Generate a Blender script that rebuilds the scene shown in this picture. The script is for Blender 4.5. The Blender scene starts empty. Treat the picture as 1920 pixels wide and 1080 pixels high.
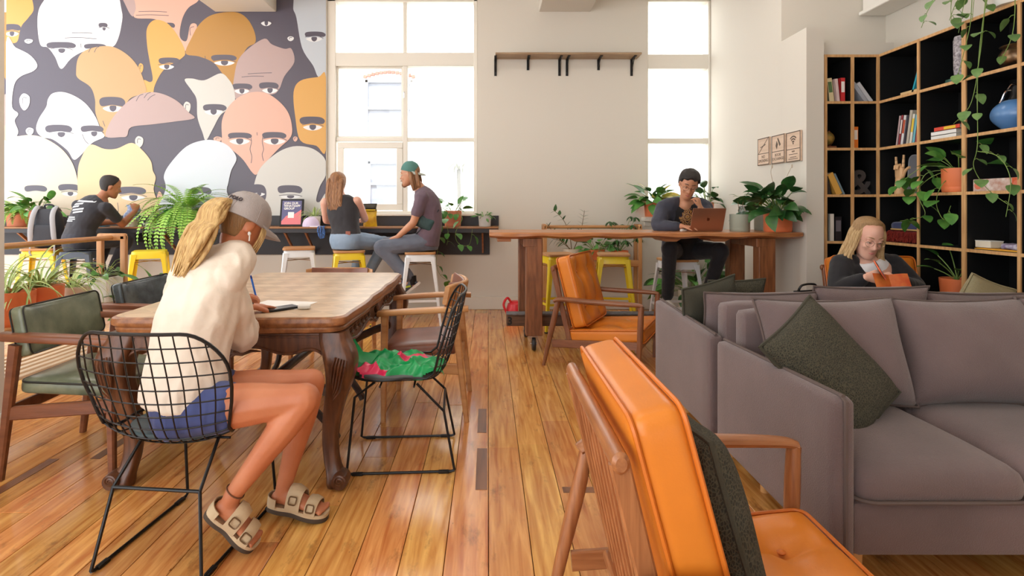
import bpy, bmesh, math, random
from mathutils import Vector as V, Matrix, Quaternion

R = random.Random(11)
SC = bpy.context.scene
COL = SC.collection
PI = math.pi

# ---------------------------------------------------------------- camera, sky, lights, exposure
F, CU, CV, EYE = 1040.0, 915.0, 388.0, 1.25        # focal length (px), vanishing point, eye height
cam_d = bpy.data.cameras.new('camera')
cam_d.sensor_width = 36.0
cam_d.lens = 36.0 * F / 1920.0
cam_d.shift_x = (960 - CU) / 1920.0
cam_d.shift_y = -(540 - CV) / 1920.0
cam_d.clip_start = 0.05
cam = bpy.data.objects.new('camera', cam_d)
cam.location = (0, 0, EYE)
cam.rotation_euler = (PI / 2, 0, 0)
COL.objects.link(cam)
SC.camera = cam

world = bpy.data.worlds.new('overcast_sky')
SC.world = world
world.use_nodes = True
world.node_tree.nodes['Background'].inputs[0].default_value = (0.93, 0.97, 1.0, 1)
world.node_tree.nodes['Background'].inputs[1].default_value = 3.0

def area(name, loc, rot, sx, sy, power, col=(1, 1, 1)):
    l = bpy.data.lights.new(name, 'AREA')
    l.shape = 'RECTANGLE'; l.size = sx; l.size_y = sy; l.energy = power; l.color = col
    o = bpy.data.objects.new(name, l)
    o.location = loc; o.rotation_euler = rot
    COL.objects.link(o)
    return o
sun_d = bpy.data.lights.new('sun', 'SUN'); sun_d.energy = 5.0; sun_d.angle = 0.02; sun_d.color = (1.0, 0.96, 0.9)
sun = bpy.data.objects.new('sun', sun_d); sun.rotation_euler = (math.radians(28), 0, math.radians(-8)); COL.objects.link(sun)   # high behind the building, falls on the lane and the house opposite
# fill lights added above the view to brighten the room (their housings are built with the ceiling)
for lx, ly, p in ((-4.4, 4.6, 14), (-0.9, 4.9, 8), (1.9, 4.6, 8), (-1.0, 2.2, 16), (1.7, 2.0, 7), (-3.2, 0.6, 14)):
    area('fill_light', (lx, ly, 3.86), (0, 0, 0), 1.5, 0.5, p, (1.0, 0.955, 0.89))

SC.view_settings.view_transform = 'Standard'
SC.view_settings.look = 'None'
SC.view_settings.gamma = 1.0
SC.view_settings.use_curve_mapping = False
SC.view_settings.exposure = 0.35
SC.cycles.use_denoising = True
SC.cycles.max_bounces = 7
SC.cycles.diffuse_bounces = 4
SC.cycles.glossy_bounces = 3
SC.cycles.sample_clamp_indirect = 6.0

def at(u, v, d):
    """the point of the room at depth d behind picture point (u, v); used to lay out real positions"""
    return V(((u - CU) * d / F, d, EYE - (v - CV) * d / F))

# ---------------------------------------------------------------- materials
def lin(c):
    return tuple(((x / 255.0) / 12.92 if x / 255.0 <= 0.04045 else ((x / 255.0 + 0.055) / 1.055) ** 2.4) for x in c) + (1.0,)
MATS = {}
def mat(name, col, rough=0.5, metal=0.0, bump=0.0, bscale=60.0, var=0.0, vscale=6.0, col2=None, coat=0.0, sheen=0.0, trans=0.0, alpha=1.0, stretch=None, detail=4.0, rnd=0.0, sss=0.0, emit=0.0):
    """plain procedural material: base colour, optional noise towards col2, noise bump, per-object shift"""
    if name in MATS: return MATS[name]
    m = bpy.data.materials.new(name); MATS[name] = m
    m.use_nodes = True
    nt = m.node_tree; N = nt.nodes; L = nt.links
    b = N['Principled BSDF']
    b.inputs['Base Color'].default_value = lin(col)
    b.inputs['Roughness'].default_value = rough
    b.inputs['Metallic'].default_value = metal
    if coat: b.inputs['Coat Weight'].default_value = coat; b.inputs['Coat Roughness'].default_value = 0.15
    if sheen: b.inputs['Sheen Weight'].default_value = sheen
    if trans: b.inputs['Transmission Weight'].default_value = trans
    if sss:
        b.inputs['Subsurface Weight'].default_value = sss
        b.inputs['Subsurface Radius'].default_value = (0.02, 0.008, 0.004)
    if emit:
        b.inputs['Emission Color'].default_value = lin(col); b.inputs['Emission Strength'].default_value = emit
    tc = None
    def coord(sc):
        nonlocal tc
        if tc is None: tc = N.new('ShaderNodeTexCoord')
        mp = N.new('ShaderNodeMapping'); L.new(tc.outputs['Object'], mp.inputs['Vector'])
        mp.inputs['Scale'].default_value = stretch if stretch else (1, 1, 1)
        nz = N.new('ShaderNodeTexNoise'); nz.inputs['Scale'].default_value = sc; nz.inputs['Detail'].default_value = detail
        L.new(mp.outputs[0], nz.inputs['Vector'])
        return nz
    src = None
    if var or col2:
        nz = coord(vscale)
        rp = N.new('ShaderNodeValToRGB')
        c2 = lin(col2) if col2 else tuple(max(0, x * (1 - var)) for x in lin(col)[:3]) + (1,)
        rp.color_ramp.elements[0].position = 0.32; rp.color_ramp.elements[0].color = c2
        rp.color_ramp.elements[1].position = 0.68; rp.color_ramp.elements[1].color = lin(col)
        L.new(nz.outputs['Fac'], rp.inputs[0]); src = rp.outputs[0]
    if rnd:
        oi = N.new('ShaderNodeObjectInfo')
        hs = N.new('ShaderNodeHueSaturation'); hs.inputs['Color'].default_value = lin(col)
        mr = N.new('ShaderNodeMapRange'); mr.inputs[3].default_value = 1 - rnd; mr.inputs[4].default_value = 1 + rnd
        L.new(oi.outputs['Random'], mr.inputs[0]); L.new(mr.outputs[0], hs.inputs['Value'])
        if src: L.new(src, hs.inputs['Color'])
        src = hs.outputs[0]
    if src: L.new(src, b.inputs['Base Color'])
    if bump:
        nz = coord(bscale)
        bp = N.new('ShaderNodeBump'); bp.inputs['Strength'].default_value = bump; bp.inputs['Distance'].default_value = 0.01
        L.new(nz.outputs['Fac'], bp.inputs['Height']); L.new(bp.outputs[0], b.inputs['Normal'])
    return m

def wood(name, c1, c2, axis=0, rough=0.4, scale=14.0, rnd=0.0, coat=0.0, ratio=9.0):
    """grain: noise drawn out along one axis"""
    st = [ratio, ratio, ratio]; st[axis] = 1.0
    return mat(name, c1, rough, col2=c2, vscale=scale / 5.0, stretch=tuple(st), bump=0.08, bscale=scale, rnd=rnd, coat=coat, detail=6.0)

# ---------------------------------------------------------------- mesh building
class G:
    """collects shapes, then becomes ONE mesh object"""
    def __init__(s, M=None): s.v = []; s.f = []; s.m = []; s.M = M; s.k = 0
    def add(s, vs, fs, k=None):
        o = len(s.v)
        s.v += [(s.M @ V(p)) if s.M else V(p) for p in vs]
        s.f += [tuple(i + o for i in f) for f in fs]
        s.m += [s.k if k is None else k] * len(fs)
    def box(s, c, d, rot=None, bev=0.0, seg=1, k=None):
        bm = bmesh.new(); bmesh.ops.create_cube(bm, size=1.0)
        for w in bm.verts: w.co = V((w.co.x * d[0], w.co.y * d[1], w.co.z * d[2]))
        if bev: bmesh.ops.bevel(bm, geom=bm.edges[:], offset=min(bev, min(d) * 0.49), segments=seg, affect='EDGES', profile=0.5)
        M = Matrix.Translation(V(c)) @ (rot if rot is not None else Matrix())
        bm.verts.index_update()
        s.add([M @ w.co for w in bm.verts], [[w.index for w in f.verts] for f in bm.faces], k)
        bm.free()
    def bar(s, a, b, w, h, up=(0, 0, 1), bev=0.0, w2=None, h2=None, k=None):
        """straight rectangular bar from a to b, may taper"""
        a, b = V(a), V(b); t = (b - a).normalized(); up = V(up)
        x = t.cross(up)
        if x.length < 1e-4: x = t.cross(V((0, 1, 0)))
        x.normalize(); y = x.cross(t)
        w2 = w if w2 is None else w2; h2 = h if h2 is None else h2
        def ring(p, w, h):
            e = min(w, h) * 0.5 * (bev and 0.45)
            q = [(-w/2+e, -h/2), (w/2-e, -h/2), (w/2, -h/2+e), (w/2, h/2-e), (w/2-e, h/2), (-w/2+e, h/2), (-w/2, h/2-e), (-w/2, -h/2+e)] if e else [(-w/2, -h/2), (w/2, -h/2), (w/2, h/2), (-w/2, h/2)]
            return [p + x * i + y * j for i, j in q]
        s.loft([ring(a, w, h), ring(b, w2, h2)], k=k)
    def loft(s, rings, closed=False, caps=True, k=None):
        n = len(rings[0]); vs = [p for r in rings for p in r]; fs = []
        m = len(rings)
        for i in range(m if closed else m - 1):
            a, b = i * n, ((i + 1) % m) * n
            for j in range(n): fs.append((a + j, a + (j + 1) % n, b + (j + 1) % n, b + j))
        if caps and not closed:
            fs.append(tuple(range(n - 1, -1, -1))); fs.append(tuple(range((m - 1) * n, m * n)))
        s.add(vs, fs, k)
    def tube(s, pts, r, n=8, closed=False, flat=None, up=None, k=None, caps=True):
        """round tube along points; r number or list; flat=(a,b) scales the section along side/normal"""
        pts = [V(p) for p in pts]; m = len(pts)
        rr = r if isinstance(r, (list, tuple)) else [r] * m
        T = []
        for i in range(m):
            a = pts[i - 1] if (i > 0 or closed) else pts[i]; b = pts[(i + 1) % m] if (i < m - 1 or closed) else pts[i]
            t = (b - a); T.append(t.normalized() if t.length > 1e-9 else V((0, 0, 1)))
        ref = V(up) if up else (V((0, 0, 1)) if abs(T[0].z) < 0.9 else V((0, 1, 0)))
        x = T[0].cross(ref).normalized(); rings = []
        for i in range(m):
            if i and not up: x = (T[i - 1].rotation_difference(T[i]) @ x)
            if up:
                x = T[i].cross(ref)
                x = x.normalized() if x.length > 1e-5 else V((1, 0, 0))
            x = (x - T[i] * x.dot(T[i])).normalized(); y = T[i].cross(x)
            fa, fb = flat if flat else (1, 1)
            rings.append([pts[i] + (x * math.cos(2 * PI * j / n) * fa + y * math.sin(2 * PI * j / n) * fb) * rr[i] for j in range(n)])
        s.loft(rings, closed=closed, caps=caps, k=k)
    def lathe(s, prof, c=(0, 0, 0), n=24, M=None, k=None):
        c = V(c); rings = []
        for r, z in prof:
            ring = [V((max(r, 1e-4) * math.cos(2 * PI * j / n), max(r, 1e-4) * math.sin(2 * PI * j / n), z)) for j in range(n)]
            rings.append([((M @ p) if M else p) + c for p in ring])
        s.loft(rings, k=k)
    def ell(s, c, r, M=None, n=14, m=9, k=None):
        c = V(c); vs = []; fs = []
        if not isinstance(r, (tuple, list)): r = (r, r, r)
        for i in range(m + 1):
            th = PI * i / m
            for j in range(n):
                ph = 2 * PI * j / n
                p = V((r[0] * math.sin(th) * math.cos(ph), r[1] * math.sin(th) * math.sin(ph), r[2] * math.cos(th)))
                if i in (0, m) and j: continue
                vs.append(((M @ p) if M else p) + c)
        def idx(i, j): return 0 if i == 0 else (1 + (m - 1) * n if i == m else 1 + (i - 1) * n + j % n)
        for i in range(m):
            for j in range(n):
                q = [idx(i, j), idx(i + 1, j), idx(i + 1, j + 1), idx(i, j + 1)]
                q2 = []
                for t in q:
                    if t not in q2: q2.append(t)
                fs.append(tuple(q2))
        s.add(vs, fs, k)
    def prism(s, poly, t, M, k=None):
        """2-D outline (x, y) given thickness t along z of frame M"""
        n = len(poly)
        vs = [M @ V((x, y, 0)) for x, y in poly] + [M @ V((x, y, t)) for x, y in poly]
        fs = [tuple(range(n - 1, -1, -1)), tuple(range(n, 2 * n))] + [(i, (i + 1) % n, n + (i + 1) % n, n + i) for i in range(n)]
        s.add(vs, fs, k)
    def mesh(s, name):
        me = bpy.data.meshes.new(name)
        me.from_pydata([tuple(p) for p in s.v], [], s.f); me.update()
        bm = bmesh.new(); bm.from_mesh(me); bmesh.ops.recalc_face_normals(bm, faces=bm.faces[:]); bm.to_mesh(me); bm.free()
        return me
    def build(s, name, m, parent=None, smooth=True, ang=38, sub=0, label=None):
        me = s.mesh(name)
        for q in (m if isinstance(m, (list, tuple)) else [m]): me.materials.append(q)
        if len(me.materials) > 1: me.polygons.foreach_set('material_index', s.m)
        if smooth:
            me.shade_smooth(); me.set_sharp_from_angle(angle=math.radians(ang))
        return put(name, me, parent, label=label, sub=sub)

def put(name, me, parent=None, loc=None, label=None, sub=0):
    o = bpy.data.objects.new(name, me); COL.objects.link(o)
    if parent: o.parent = parent
    if loc: o.location = loc
    if label: o['label'] = label
    if sub:
        md = o.modifiers.new('subdivision', 'SUBSURF'); md.levels = sub; md.render_levels = sub
    return o
def tag(o, label, cat, group=None, kind=None):
    o['label'] = label; o['category'] = cat
    if group: o['group'] = group
    if kind: o['kind'] = kind
    return o
def struct(o): o['kind'] = 'structure'; return o
def thing(name, label, cat, loc=(0, 0, 0), rz=0.0, group=None, rot=None):
    o = bpy.data.objects.new(name, None); COL.objects.link(o)
    o.empty_display_size = 0.1
    o.location = loc; o.rotation_euler = rot if rot else (0, 0, rz)
    return tag(o, label, cat, group)
def clone(o, parent=None):
    c = o.copy(); COL.objects.link(c)
    if parent: c.parent = parent
    for ch in list(o.children): clone(ch, c)
    return c
def again(o, label, loc, rz=0.0, rot=None):
    c = clone(o); c['label'] = label; c.location = loc
    c.rotation_euler = rot if rot else (0, 0, rz)
    return c

def crom(pts, n=6, closed=False):
    """Catmull-Rom through points (any dimension)"""
    out = []; m = len(pts); P = [tuple(p) for p in pts]
    for i in range(m if closed else m - 1):
        p0 = P[i - 1] if (i or closed) else P[i]; p1 = P[i]; p2 = P[(i + 1) % m]
        p3 = P[(i + 2) % m] if (i + 2 < m or closed) else P[(i + 1) % m]
        for k in range(n):
            t = k / n
            out.append(tuple(0.5 * (2 * b + (c - a) * t + (2 * a - 5 * b + 4 * c - d) * t * t + (3 * b - a - 3 * c + d) * t ** 3) for a, b, c, d in zip(p0, p1, p2, p3)))
    if not closed: out.append(P[-1])
    return out
def rotz(a): return Matrix.Rotation(a, 4, 'Z')
def rotx(a): return Matrix.Rotation(a, 4, 'X')
def roty(a): return Matrix.Rotation(a, 4, 'Y')
def frame(o, x, y, z):
    M = Matrix((x, y, z)).transposed().to_4x4(); M.translation = V(o); return M
def rrect(w, h, r, n=5):
    """rounded rectangle outline centred on 0"""
    out = []
    for cx, cy, a0 in ((w/2-r, h/2-r, 0), (-w/2+r, h/2-r, PI/2), (-w/2+r, -h/2+r, PI), (w/2-r, -h/2+r, 1.5*PI)):
        for i in range(n + 1):
            a = a0 + PI / 2 * i / n; out.append((cx + r * math.cos(a), cy + r * math.sin(a)))
    return out
# ---------------------------------------------------------------- common materials
white_wall = mat('wall_paint', (220, 213, 201), 0.7, bump=0.03, bscale=25)
white_trim = mat('white_trim', (238, 234, 226), 0.45)
oak = wood('light_oak', (205, 152, 98), (178, 122, 74), 0, 0.42)
oak_z = wood('light_oak_upright', (205, 152, 98), (178, 122, 74), 2, 0.42)
walnut = wood('walnut', (140, 86, 56), (108, 62, 40), 0, 0.35)
walnut_z = wood('walnut_upright', (140, 86, 56), (108, 62, 40), 2, 0.35)
ash = [wood('oiled_ash_%d' % a, (170, 112, 70), (142, 88, 52), a, 0.3, 34, ratio=14) for a in range(3)]
wal3 = [wood('oiled_walnut_%d' % a, (142, 92, 62), (116, 70, 46), a, 0.3, 34, ratio=14) for a in range(3)]
black_metal = mat('black_metal', (24, 23, 24), 0.38, 0.3)
chrome = mat('chrome', (200, 200, 205), 0.18, 1.0)
soil = mat('potting_soil', (70, 48, 34), 0.9, bump=0.8, bscale=90, var=0.5, vscale=60)
terra = mat('terracotta_plastic', (236, 128, 78), 0.5, bump=0.02, bscale=90)
leather_or = mat('orange_leather', (222, 130, 40), 0.36, bump=0.05, bscale=220, var=0.10, vscale=5)

# ---------------------------------------------------------------- shell of the room
XL, XR, YB, ZC = -6.6, 3.70, 6.77, 3.98
W1 = (-1.97, -0.13, 1.145, 3.85)     # big window opening x0 x1 z0 z1
W2 = (1.94, 2.73, 1.12, 3.85)

floor_m = None
def floor_material():
    m = bpy.data.materials.new('varnished_floorboard'); m.use_nodes = True
    N = m.node_tree.nodes; L = m.node_tree.links; b = N['Principled BSDF']
    tc = N.new('ShaderNodeTexCoord'); oi = N.new('ShaderNodeObjectInfo')
    geo = N.new('ShaderNodeNewGeometry')
    mp = N.new('ShaderNodeMapping'); mp.inputs['Scale'].default_value = (16, 1.1, 1)
    L.new(geo.outputs['Position'], mp.inputs['Vector'])
    nz = N.new('ShaderNodeTexNoise'); nz.inputs['Scale'].default_value = 2.4; nz.inputs['Detail'].default_value = 7; nz.inputs['Distortion'].default_value = 0.6
    L.new(mp.outputs[0], nz.inputs['Vector'])
    rp = N.new('ShaderNodeValToRGB')
    e = rp.color_ramp.elements; e[0].position = 0.3; e[0].color = lin((188, 116, 54)); e[1].position = 0.7; e[1].color = lin((236, 178, 102))
    L.new(nz.outputs['Fac'], rp.inputs[0])
    hs = N.new('ShaderNodeHueSaturation'); L.new(rp.outputs[0], hs.inputs['Color'])
    mr = N.new('ShaderNodeMapRange'); mr.inputs[3].default_value = 0.82; mr.inputs[4].default_value = 1.16
    L.new(oi.outputs['Random'], mr.inputs[0]); L.new(mr.outputs[0], hs.inputs['Value'])
    mh = N.new('ShaderNodeMapRange'); mh.inputs[3].default_value = 0.488; mh.inputs[4].default_value = 0.508
    ml = N.new('ShaderNodeMath'); ml.operation = 'FRACT'; mm = N.new('ShaderNodeMath'); mm.operation = 'MULTIPLY'; mm.inputs[1].default_value = 7.31
    L.new(oi.outputs['Random'], mm.inputs[0]); L.new(mm.outputs[0], ml.inputs[0]); L.new(ml.outputs[0], mh.inputs[0]); L.new(mh.outputs[0], hs.inputs['Hue'])
    # worn dark scuffs and nail stains
    n2 = N.new('ShaderNodeTexNoise'); n2.inputs['Scale'].default_value = 3.2; n2.inputs['Detail'].default_value = 9; n2.inputs['Roughness'].default_value = 0.72
    m2 = N.new('ShaderNodeMapping'); m2.inputs['Scale'].default_value = (2.6, 1.0, 1); L.new(geo.outputs['Position'], m2.inputs['Vector']); L.new(m2.outputs[0], n2.inputs['Vector'])
    r2 = N.new('ShaderNodeValToRGB'); r2.color_ramp.elements[0].position = 0.56; r2.color_ramp.elements[0].color = (0, 0, 0, 1); r2.color_ramp.elements[1].position = 0.72; r2.color_ramp.elements[1].color = (0.72, 0.75, 0.75, 1)
    L.new(n2.outputs['Fac'], r2.inputs[0])
    mx = N.new('ShaderNodeMixRGB'); mx.inputs[2].default_value = lin((96, 60, 36))
    L.new(r2.outputs[0], mx.inputs[0]); L.new(hs.outputs[0], mx.inputs[1])
    n3 = N.new('ShaderNodeTexNoise'); n3.inputs['Scale'].default_value = 38; n3.inputs['Detail'].default_value = 3
    m3 = N.new('ShaderNodeMapping'); m3.inputs['Scale'].default_value = (1.6, 0.5, 1); L.new(geo.outputs['Position'], m3.inputs['Vector']); L.new(m3.outputs[0], n3.inputs['Vector'])
    r3 = N.new('ShaderNodeValToRGB'); r3.color_ramp.elements[0].position = 0.735; r3.color_ramp.elements[0].color = (0, 0, 0, 1); r3.color_ramp.elements[1].position = 0.77; r3.color_ramp.elements[1].color = (0.85, 0.85, 0.85, 1)
    L.new(n3.outputs['Fac'], r3.inputs[0])
    m4 = N.new('ShaderNodeMixRGB'); m4.inputs[2].default_value = lin((70, 42, 26))
    L.new(r3.outputs[0], m4.inputs[0]); L.new(mx.outputs[0], m4.inputs[1])
    L.new(m4.outputs[0], b.inputs['Base Color'])
    r4 = N.new('ShaderNodeMapRange'); r4.inputs[3].default_value = 0.14; r4.inputs[4].default_value = 0.32
    L.new(n2.outputs['Fac'], r4.inputs[0]); L.new(r4.outputs[0], b.inputs['Roughness'])
    bp = N.new('ShaderNodeBump'); bp.inputs['Strength'].default_value = 0.12; bp.inputs['Distance'].default_value = 0.004
    L.new(nz.outputs['Fac'], bp.inputs['Height']); L.new(bp.outputs[0], b.inputs['Normal'])
    b.inputs['Coat Weight'].default_value = 0.35; b.inputs['Coat Roughness'].default_value = 0.12
    return m
floor_m = floor_material()
g = G(); g.box(((XL + XR) / 2, 2.6, -0.05), (XR - XL, 8.6, 0.06))
floor = struct(g.build('floor', mat('floor_gap', (58, 36, 22), 0.8)))
BW = 0.156
patch = wood('dark_floor_patch', (140, 92, 62), (112, 74, 54), 1, 0.35)
i = 0
x = -6.55
while x < XR - 0.02:
    y = -1.6 + R.uniform(-1.5, 0)
    while y < YB:
        ln = R.uniform(1.6, 3.4)
        if R.random() < 0.10: ln = R.uniform(0.25, 0.5)
        y0, y1 = max(y, -1.6), min(y + ln, YB)
        w = min(BW, XR - x)
        if y1 - y0 > 0.05:
            g = G(); g.box((x + w / 2, (y0 + y1) / 2, -0.01 + R.uniform(-0.0006, 0.0006)), (w - 0.0028, y1 - y0 - 0.0024, 0.02), bev=0.0014)
            g.build('floorboard', floor_m, floor, smooth=False)
        y += ln
    x += BW
for px, py, w, l in ((-0.034, 3.25, 0.05, 0.36), (-0.03, 2.66, 0.052, 0.42), (-2.15, 2.45, 0.05, 0.6), (-1.95, 2.95, 0.05, 0.4), (0.42, 2.45, 0.18, 0.05)):
    g = G(); g.box((px, py, 0.0005), (w, l, 0.0024), bev=0.001); g.build('repair_strip', patch, floor, smooth=False)

# back wall as pieces round the two openings
g = G()
def wallbox(x0, x1, z0, z1, y0=YB, y1=YB + 0.28): g.box(((x0 + x1) / 2, (y0 + y1) / 2, (z0 + z1) / 2), (x1 - x0, y1 - y0, z1 - z0))
wallbox(XL, W1[0], 0, ZC + 0.3); wallbox(W1[1], W2[0], 0, ZC + 0.3)
for w in (W1, W2): wallbox(w[0], w[1], 0, w[2]); wallbox(w[0], w[1], w[3], ZC + 0.3)
wallbox(W2[1], XR + 0.3, 0, ZC + 0.3)
struct(g.build('wall_back', white_wall, smooth=False))
# side return with the signs, its low end by the bookcase, the wall behind the bookcase
g = G()
g.box((2.805, 5.965, ZC / 2 + .15), (0.15, 1.61, ZC + 0.3)); g.box((2.805, 4.9585, 1.395), (0.15, 0.407, 2.79))
struct(g.build('wall_return', white_wall, smooth=False))
g = G(); g.box((3.35, 5.24, ZC / 2 + .15), (0.94, 0.16, ZC + 0.3)); struct(g.build('wall_alcove', white_wall, smooth=False))
g = G(); g.box((3.78, 1.9, ZC / 2 + .15), (0.16, 8.6, ZC + 0.3)); struct(g.build('wall_right', white_wall, smooth=False))
g = G(); g.box((1.6, -2.3, ZC / 2 + .15), (4.4, 0.16, ZC + 0.3)); struct(g.build('wall_light_block', white_wall, smooth=False))  # unseen wall added behind the camera to cut the sky light
g = G(); g.box((3.21, 5.0, 2.62), (0.66, 0.32, 0.128)); struct(g.build('trim_1', white_wall, smooth=False))
# pier at the left
g = G(); g.box((-3.0, 2.3, ZC / 2), (0.56, 1.64, ZC)); struct(g.build('wall_pier', white_wall, smooth=False))
g = G(); g.box((-3.0, 2.3, 0.05), (0.62, 1.70, 0.10), bev=0.012); struct(g.build('baseboard_pier', white_trim))
g = G(); g.box((-2.2, YB - 0.011, 0.08), (8.7, 0.022, 0.16), bev=0.006); g.box((2.44, YB - 0.011, 0.08), (0.56, 0.022, 0.16), bev=0.006)
struct(g.build('baseboard_back', white_wall))
# ceiling with two downstand beams and a trunking along the right wall
g = G(); g.box((-1.4, 1.4, ZC + 0.06), (10.5, 10.8, 0.12)); struct(g.build('ceiling', white_trim, smooth=False))  # carried on behind the camera, unseen, to keep the sun out
for x0, x1 in ((-3.33, -2.58), (0.62, 1.25)):
    g = G(); g.box(((x0 + x1) / 2, 3.0, 3.81), (x1 - x0, 7.54, 0.36), bev=0.008)
    struct(g.build('ceiling_beam', white_wall, smooth=False))
g = G(); g.box((3.585, 3.5, 3.16), (0.22, 3.3, 0.2), bev=0.01); g.box((3.57, 3.5, 3.04), (0.26, 3.3, 0.035), bev=0.006)
struct(g.build('trim_2', white_trim, smooth=False))
# unseen panels made up to house the added fill lights
for k, (lx, ly) in enumerate(((-4.4, 4.6), (-0.9, 4.9), (1.9, 4.6), (-1.0, 2.2), (1.7, 2.0), (-3.2, 0.6))):
    t = thing('fill_light_panel', 'white flat added fill light panel ' + ('over the mural end of the bar', 'over the far end of the dining table', 'over the high table', 'over the dining table', 'over the sofas', 'behind the white pier')[k], 'ceiling light', (lx, ly, 3.87), 0, 'added fill light panels')
    g = G(); g.box((0, 0, 0.06), (1.6, 0.6, 0.1), bev=0.01); g.build('housing', white_trim, t)

# ---------------------------------------------------------------- windows
frame_p = mat('window_frame_paint', (232, 226, 214), 0.45)
glass = bpy.data.materials.new('window_glass'); glass.use_nodes = True
_n = glass.node_tree.nodes; _l = glass.node_tree.links
_n.remove(_n['Principled BSDF'])
_t = _n.new('ShaderNodeBsdfTransparent'); _g = _n.new('ShaderNodeBsdfGlossy'); _g.inputs['Roughness'].default_value = 0.02
_m = _n.new('ShaderNodeMixShader'); _m.inputs[0].default_value = 0.06
_l.new(_t.outputs[0], _m.inputs[1]); _l.new(_g.outputs[0], _m.inputs[2]); _l.new(_m.outputs[0], _n['Material Output'].inputs[0])
YG = YB + 0.10
def px(u): return (u - CU) * YB / F
def pz(v): return EYE - (v - CV) * YB / F
def member(name, parent, x0, x1, z0, z1, dy=0.09, y=YG):
    g = G(); g.box(((x0 + x1) / 2, y, (z0 + z1) / 2), (x1 - x0, dy, z1 - z0), bev=0.006); return g.build(name, frame_p, parent)
def pane(parent, x0, x1, z0, z1, y=YG):
    g = G(); g.box(((x0 + x1) / 2, y, (z0 + z1) / 2), (x1 - x0, 0.006, z1 - z0)); return g.build('pane', glass, parent, smooth=False)
def sash(parent, x0, x1, z0, z1, w, y=YG, dy=0.05):
    g = G()
    for a, b, c, d in ((x0, x1, z1 - w, z1), (x0, x1, z0, z0 + w), (x0, x0 + w, z0 + w, z1 - w), (x1 - w, x1, z0 + w, z1 - w)):
        g.box(((a + b) / 2, y, (c + d) / 2), (b - a, dy, d - c), bev=0.004)
    s = g.build('sash', frame_p, parent); pane(s, x0 + w, x1 - w, z0 + w, z1 - w, y); return s
w1 = struct(thing('window_1', '', '', (0, 0, 0))); del w1['label'], w1['category']
x0, x1, z0, z1 = W1
xm0, xm1 = px(754), px(763)
member('jamb', w1, x0, px(628), z0, z1, 0.14); member('jamb', w1, px(888), x1, z0, z1, 0.14)
member('head', w1, x0, x1, z1 - 0.08, z1, 0.14)
member('transom', w1, x0, x1, pz(122), pz(97), 0.13)
member('mullion', w1, xm0, xm1, z0, pz(122), 0.11); member('mullion', w1, px(754), px(761), pz(97), z1, 0.06)
member('glazing_bar', w1, px(628), px(888), pz(264), pz(257), 0.1)
member('bottom_rail', w1, x0, x1, z0, pz(396), 0.13)
pane(w1, px(628), xm0, pz(97), z1); pane(w1, px(761), px(888), pz(97), z1)
sash(w1, px(628), xm0, pz(257), pz(122), 0.022); pane(w1, xm1, px(888), pz(257), pz(122))
sash(w1, px(628) + 0.02, xm0, pz(394), pz(266), 0.075, YG - 0.035); pane(w1, xm1, px(888), pz(396), pz(264))
g = G(); g.tube([(xm0 + .02, YG - .07, pz(172)), (xm0 + .02, YG - .1, pz(175)), (xm0 + .02, YG - .1, pz(184))], 0.008); g.build('catch', chrome, w1)
g = G(); g.box(((x0 + x1) / 2, YB + 0.06, z0 + 0.01), (x1 - x0, 0.22, 0.03), bev=0.006); g.build('window_sill', frame_p, w1)
w2 = struct(thing('window_2', '', '', (0, 0, 0))); del w2['label'], w2['category']
x0, x1, z0, z1 = W2
member('jamb', w2, x0, x0 + 0.025, z0, z1, 0.14); member('jamb', w2, x1 - 0.025, x1, z0, z1, 0.14)
member('transom', w2, x0, x1, pz(127), pz(100), 0.12); member('glazing_bar', w2, x0, x1, pz(268), pz(258), 0.1)
member('head', w2, x0, x1, z1 - 0.08, z1, 0.14); member('bottom_rail', w2, x0, x1, z0, z0 + 0.06, 0.12)
pane(w2, x0 + .025, x1 - .025, pz(100), z1 - .08); pane(w2, x0 + .025, x1 - .025, pz(258), pz(127)); pane(w2, x0 + .025, x1 - .025, z0 + .06, pz(268))
g = G(); g.box(((x0 + x1) / 2 - 0.02, YB - 0.03, z0 - 0.02), (x1 - x0 + 0.1, 0.3, 0.045), bev=0.008); g.box(((x0 + x1) / 2 - 0.02, YB - 0.012, z0 - 0.075), (x1 - x0 + 0.04, 0.03, 0.06), bev=0.006); g.build('window_sill', frame_p, w2)

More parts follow.
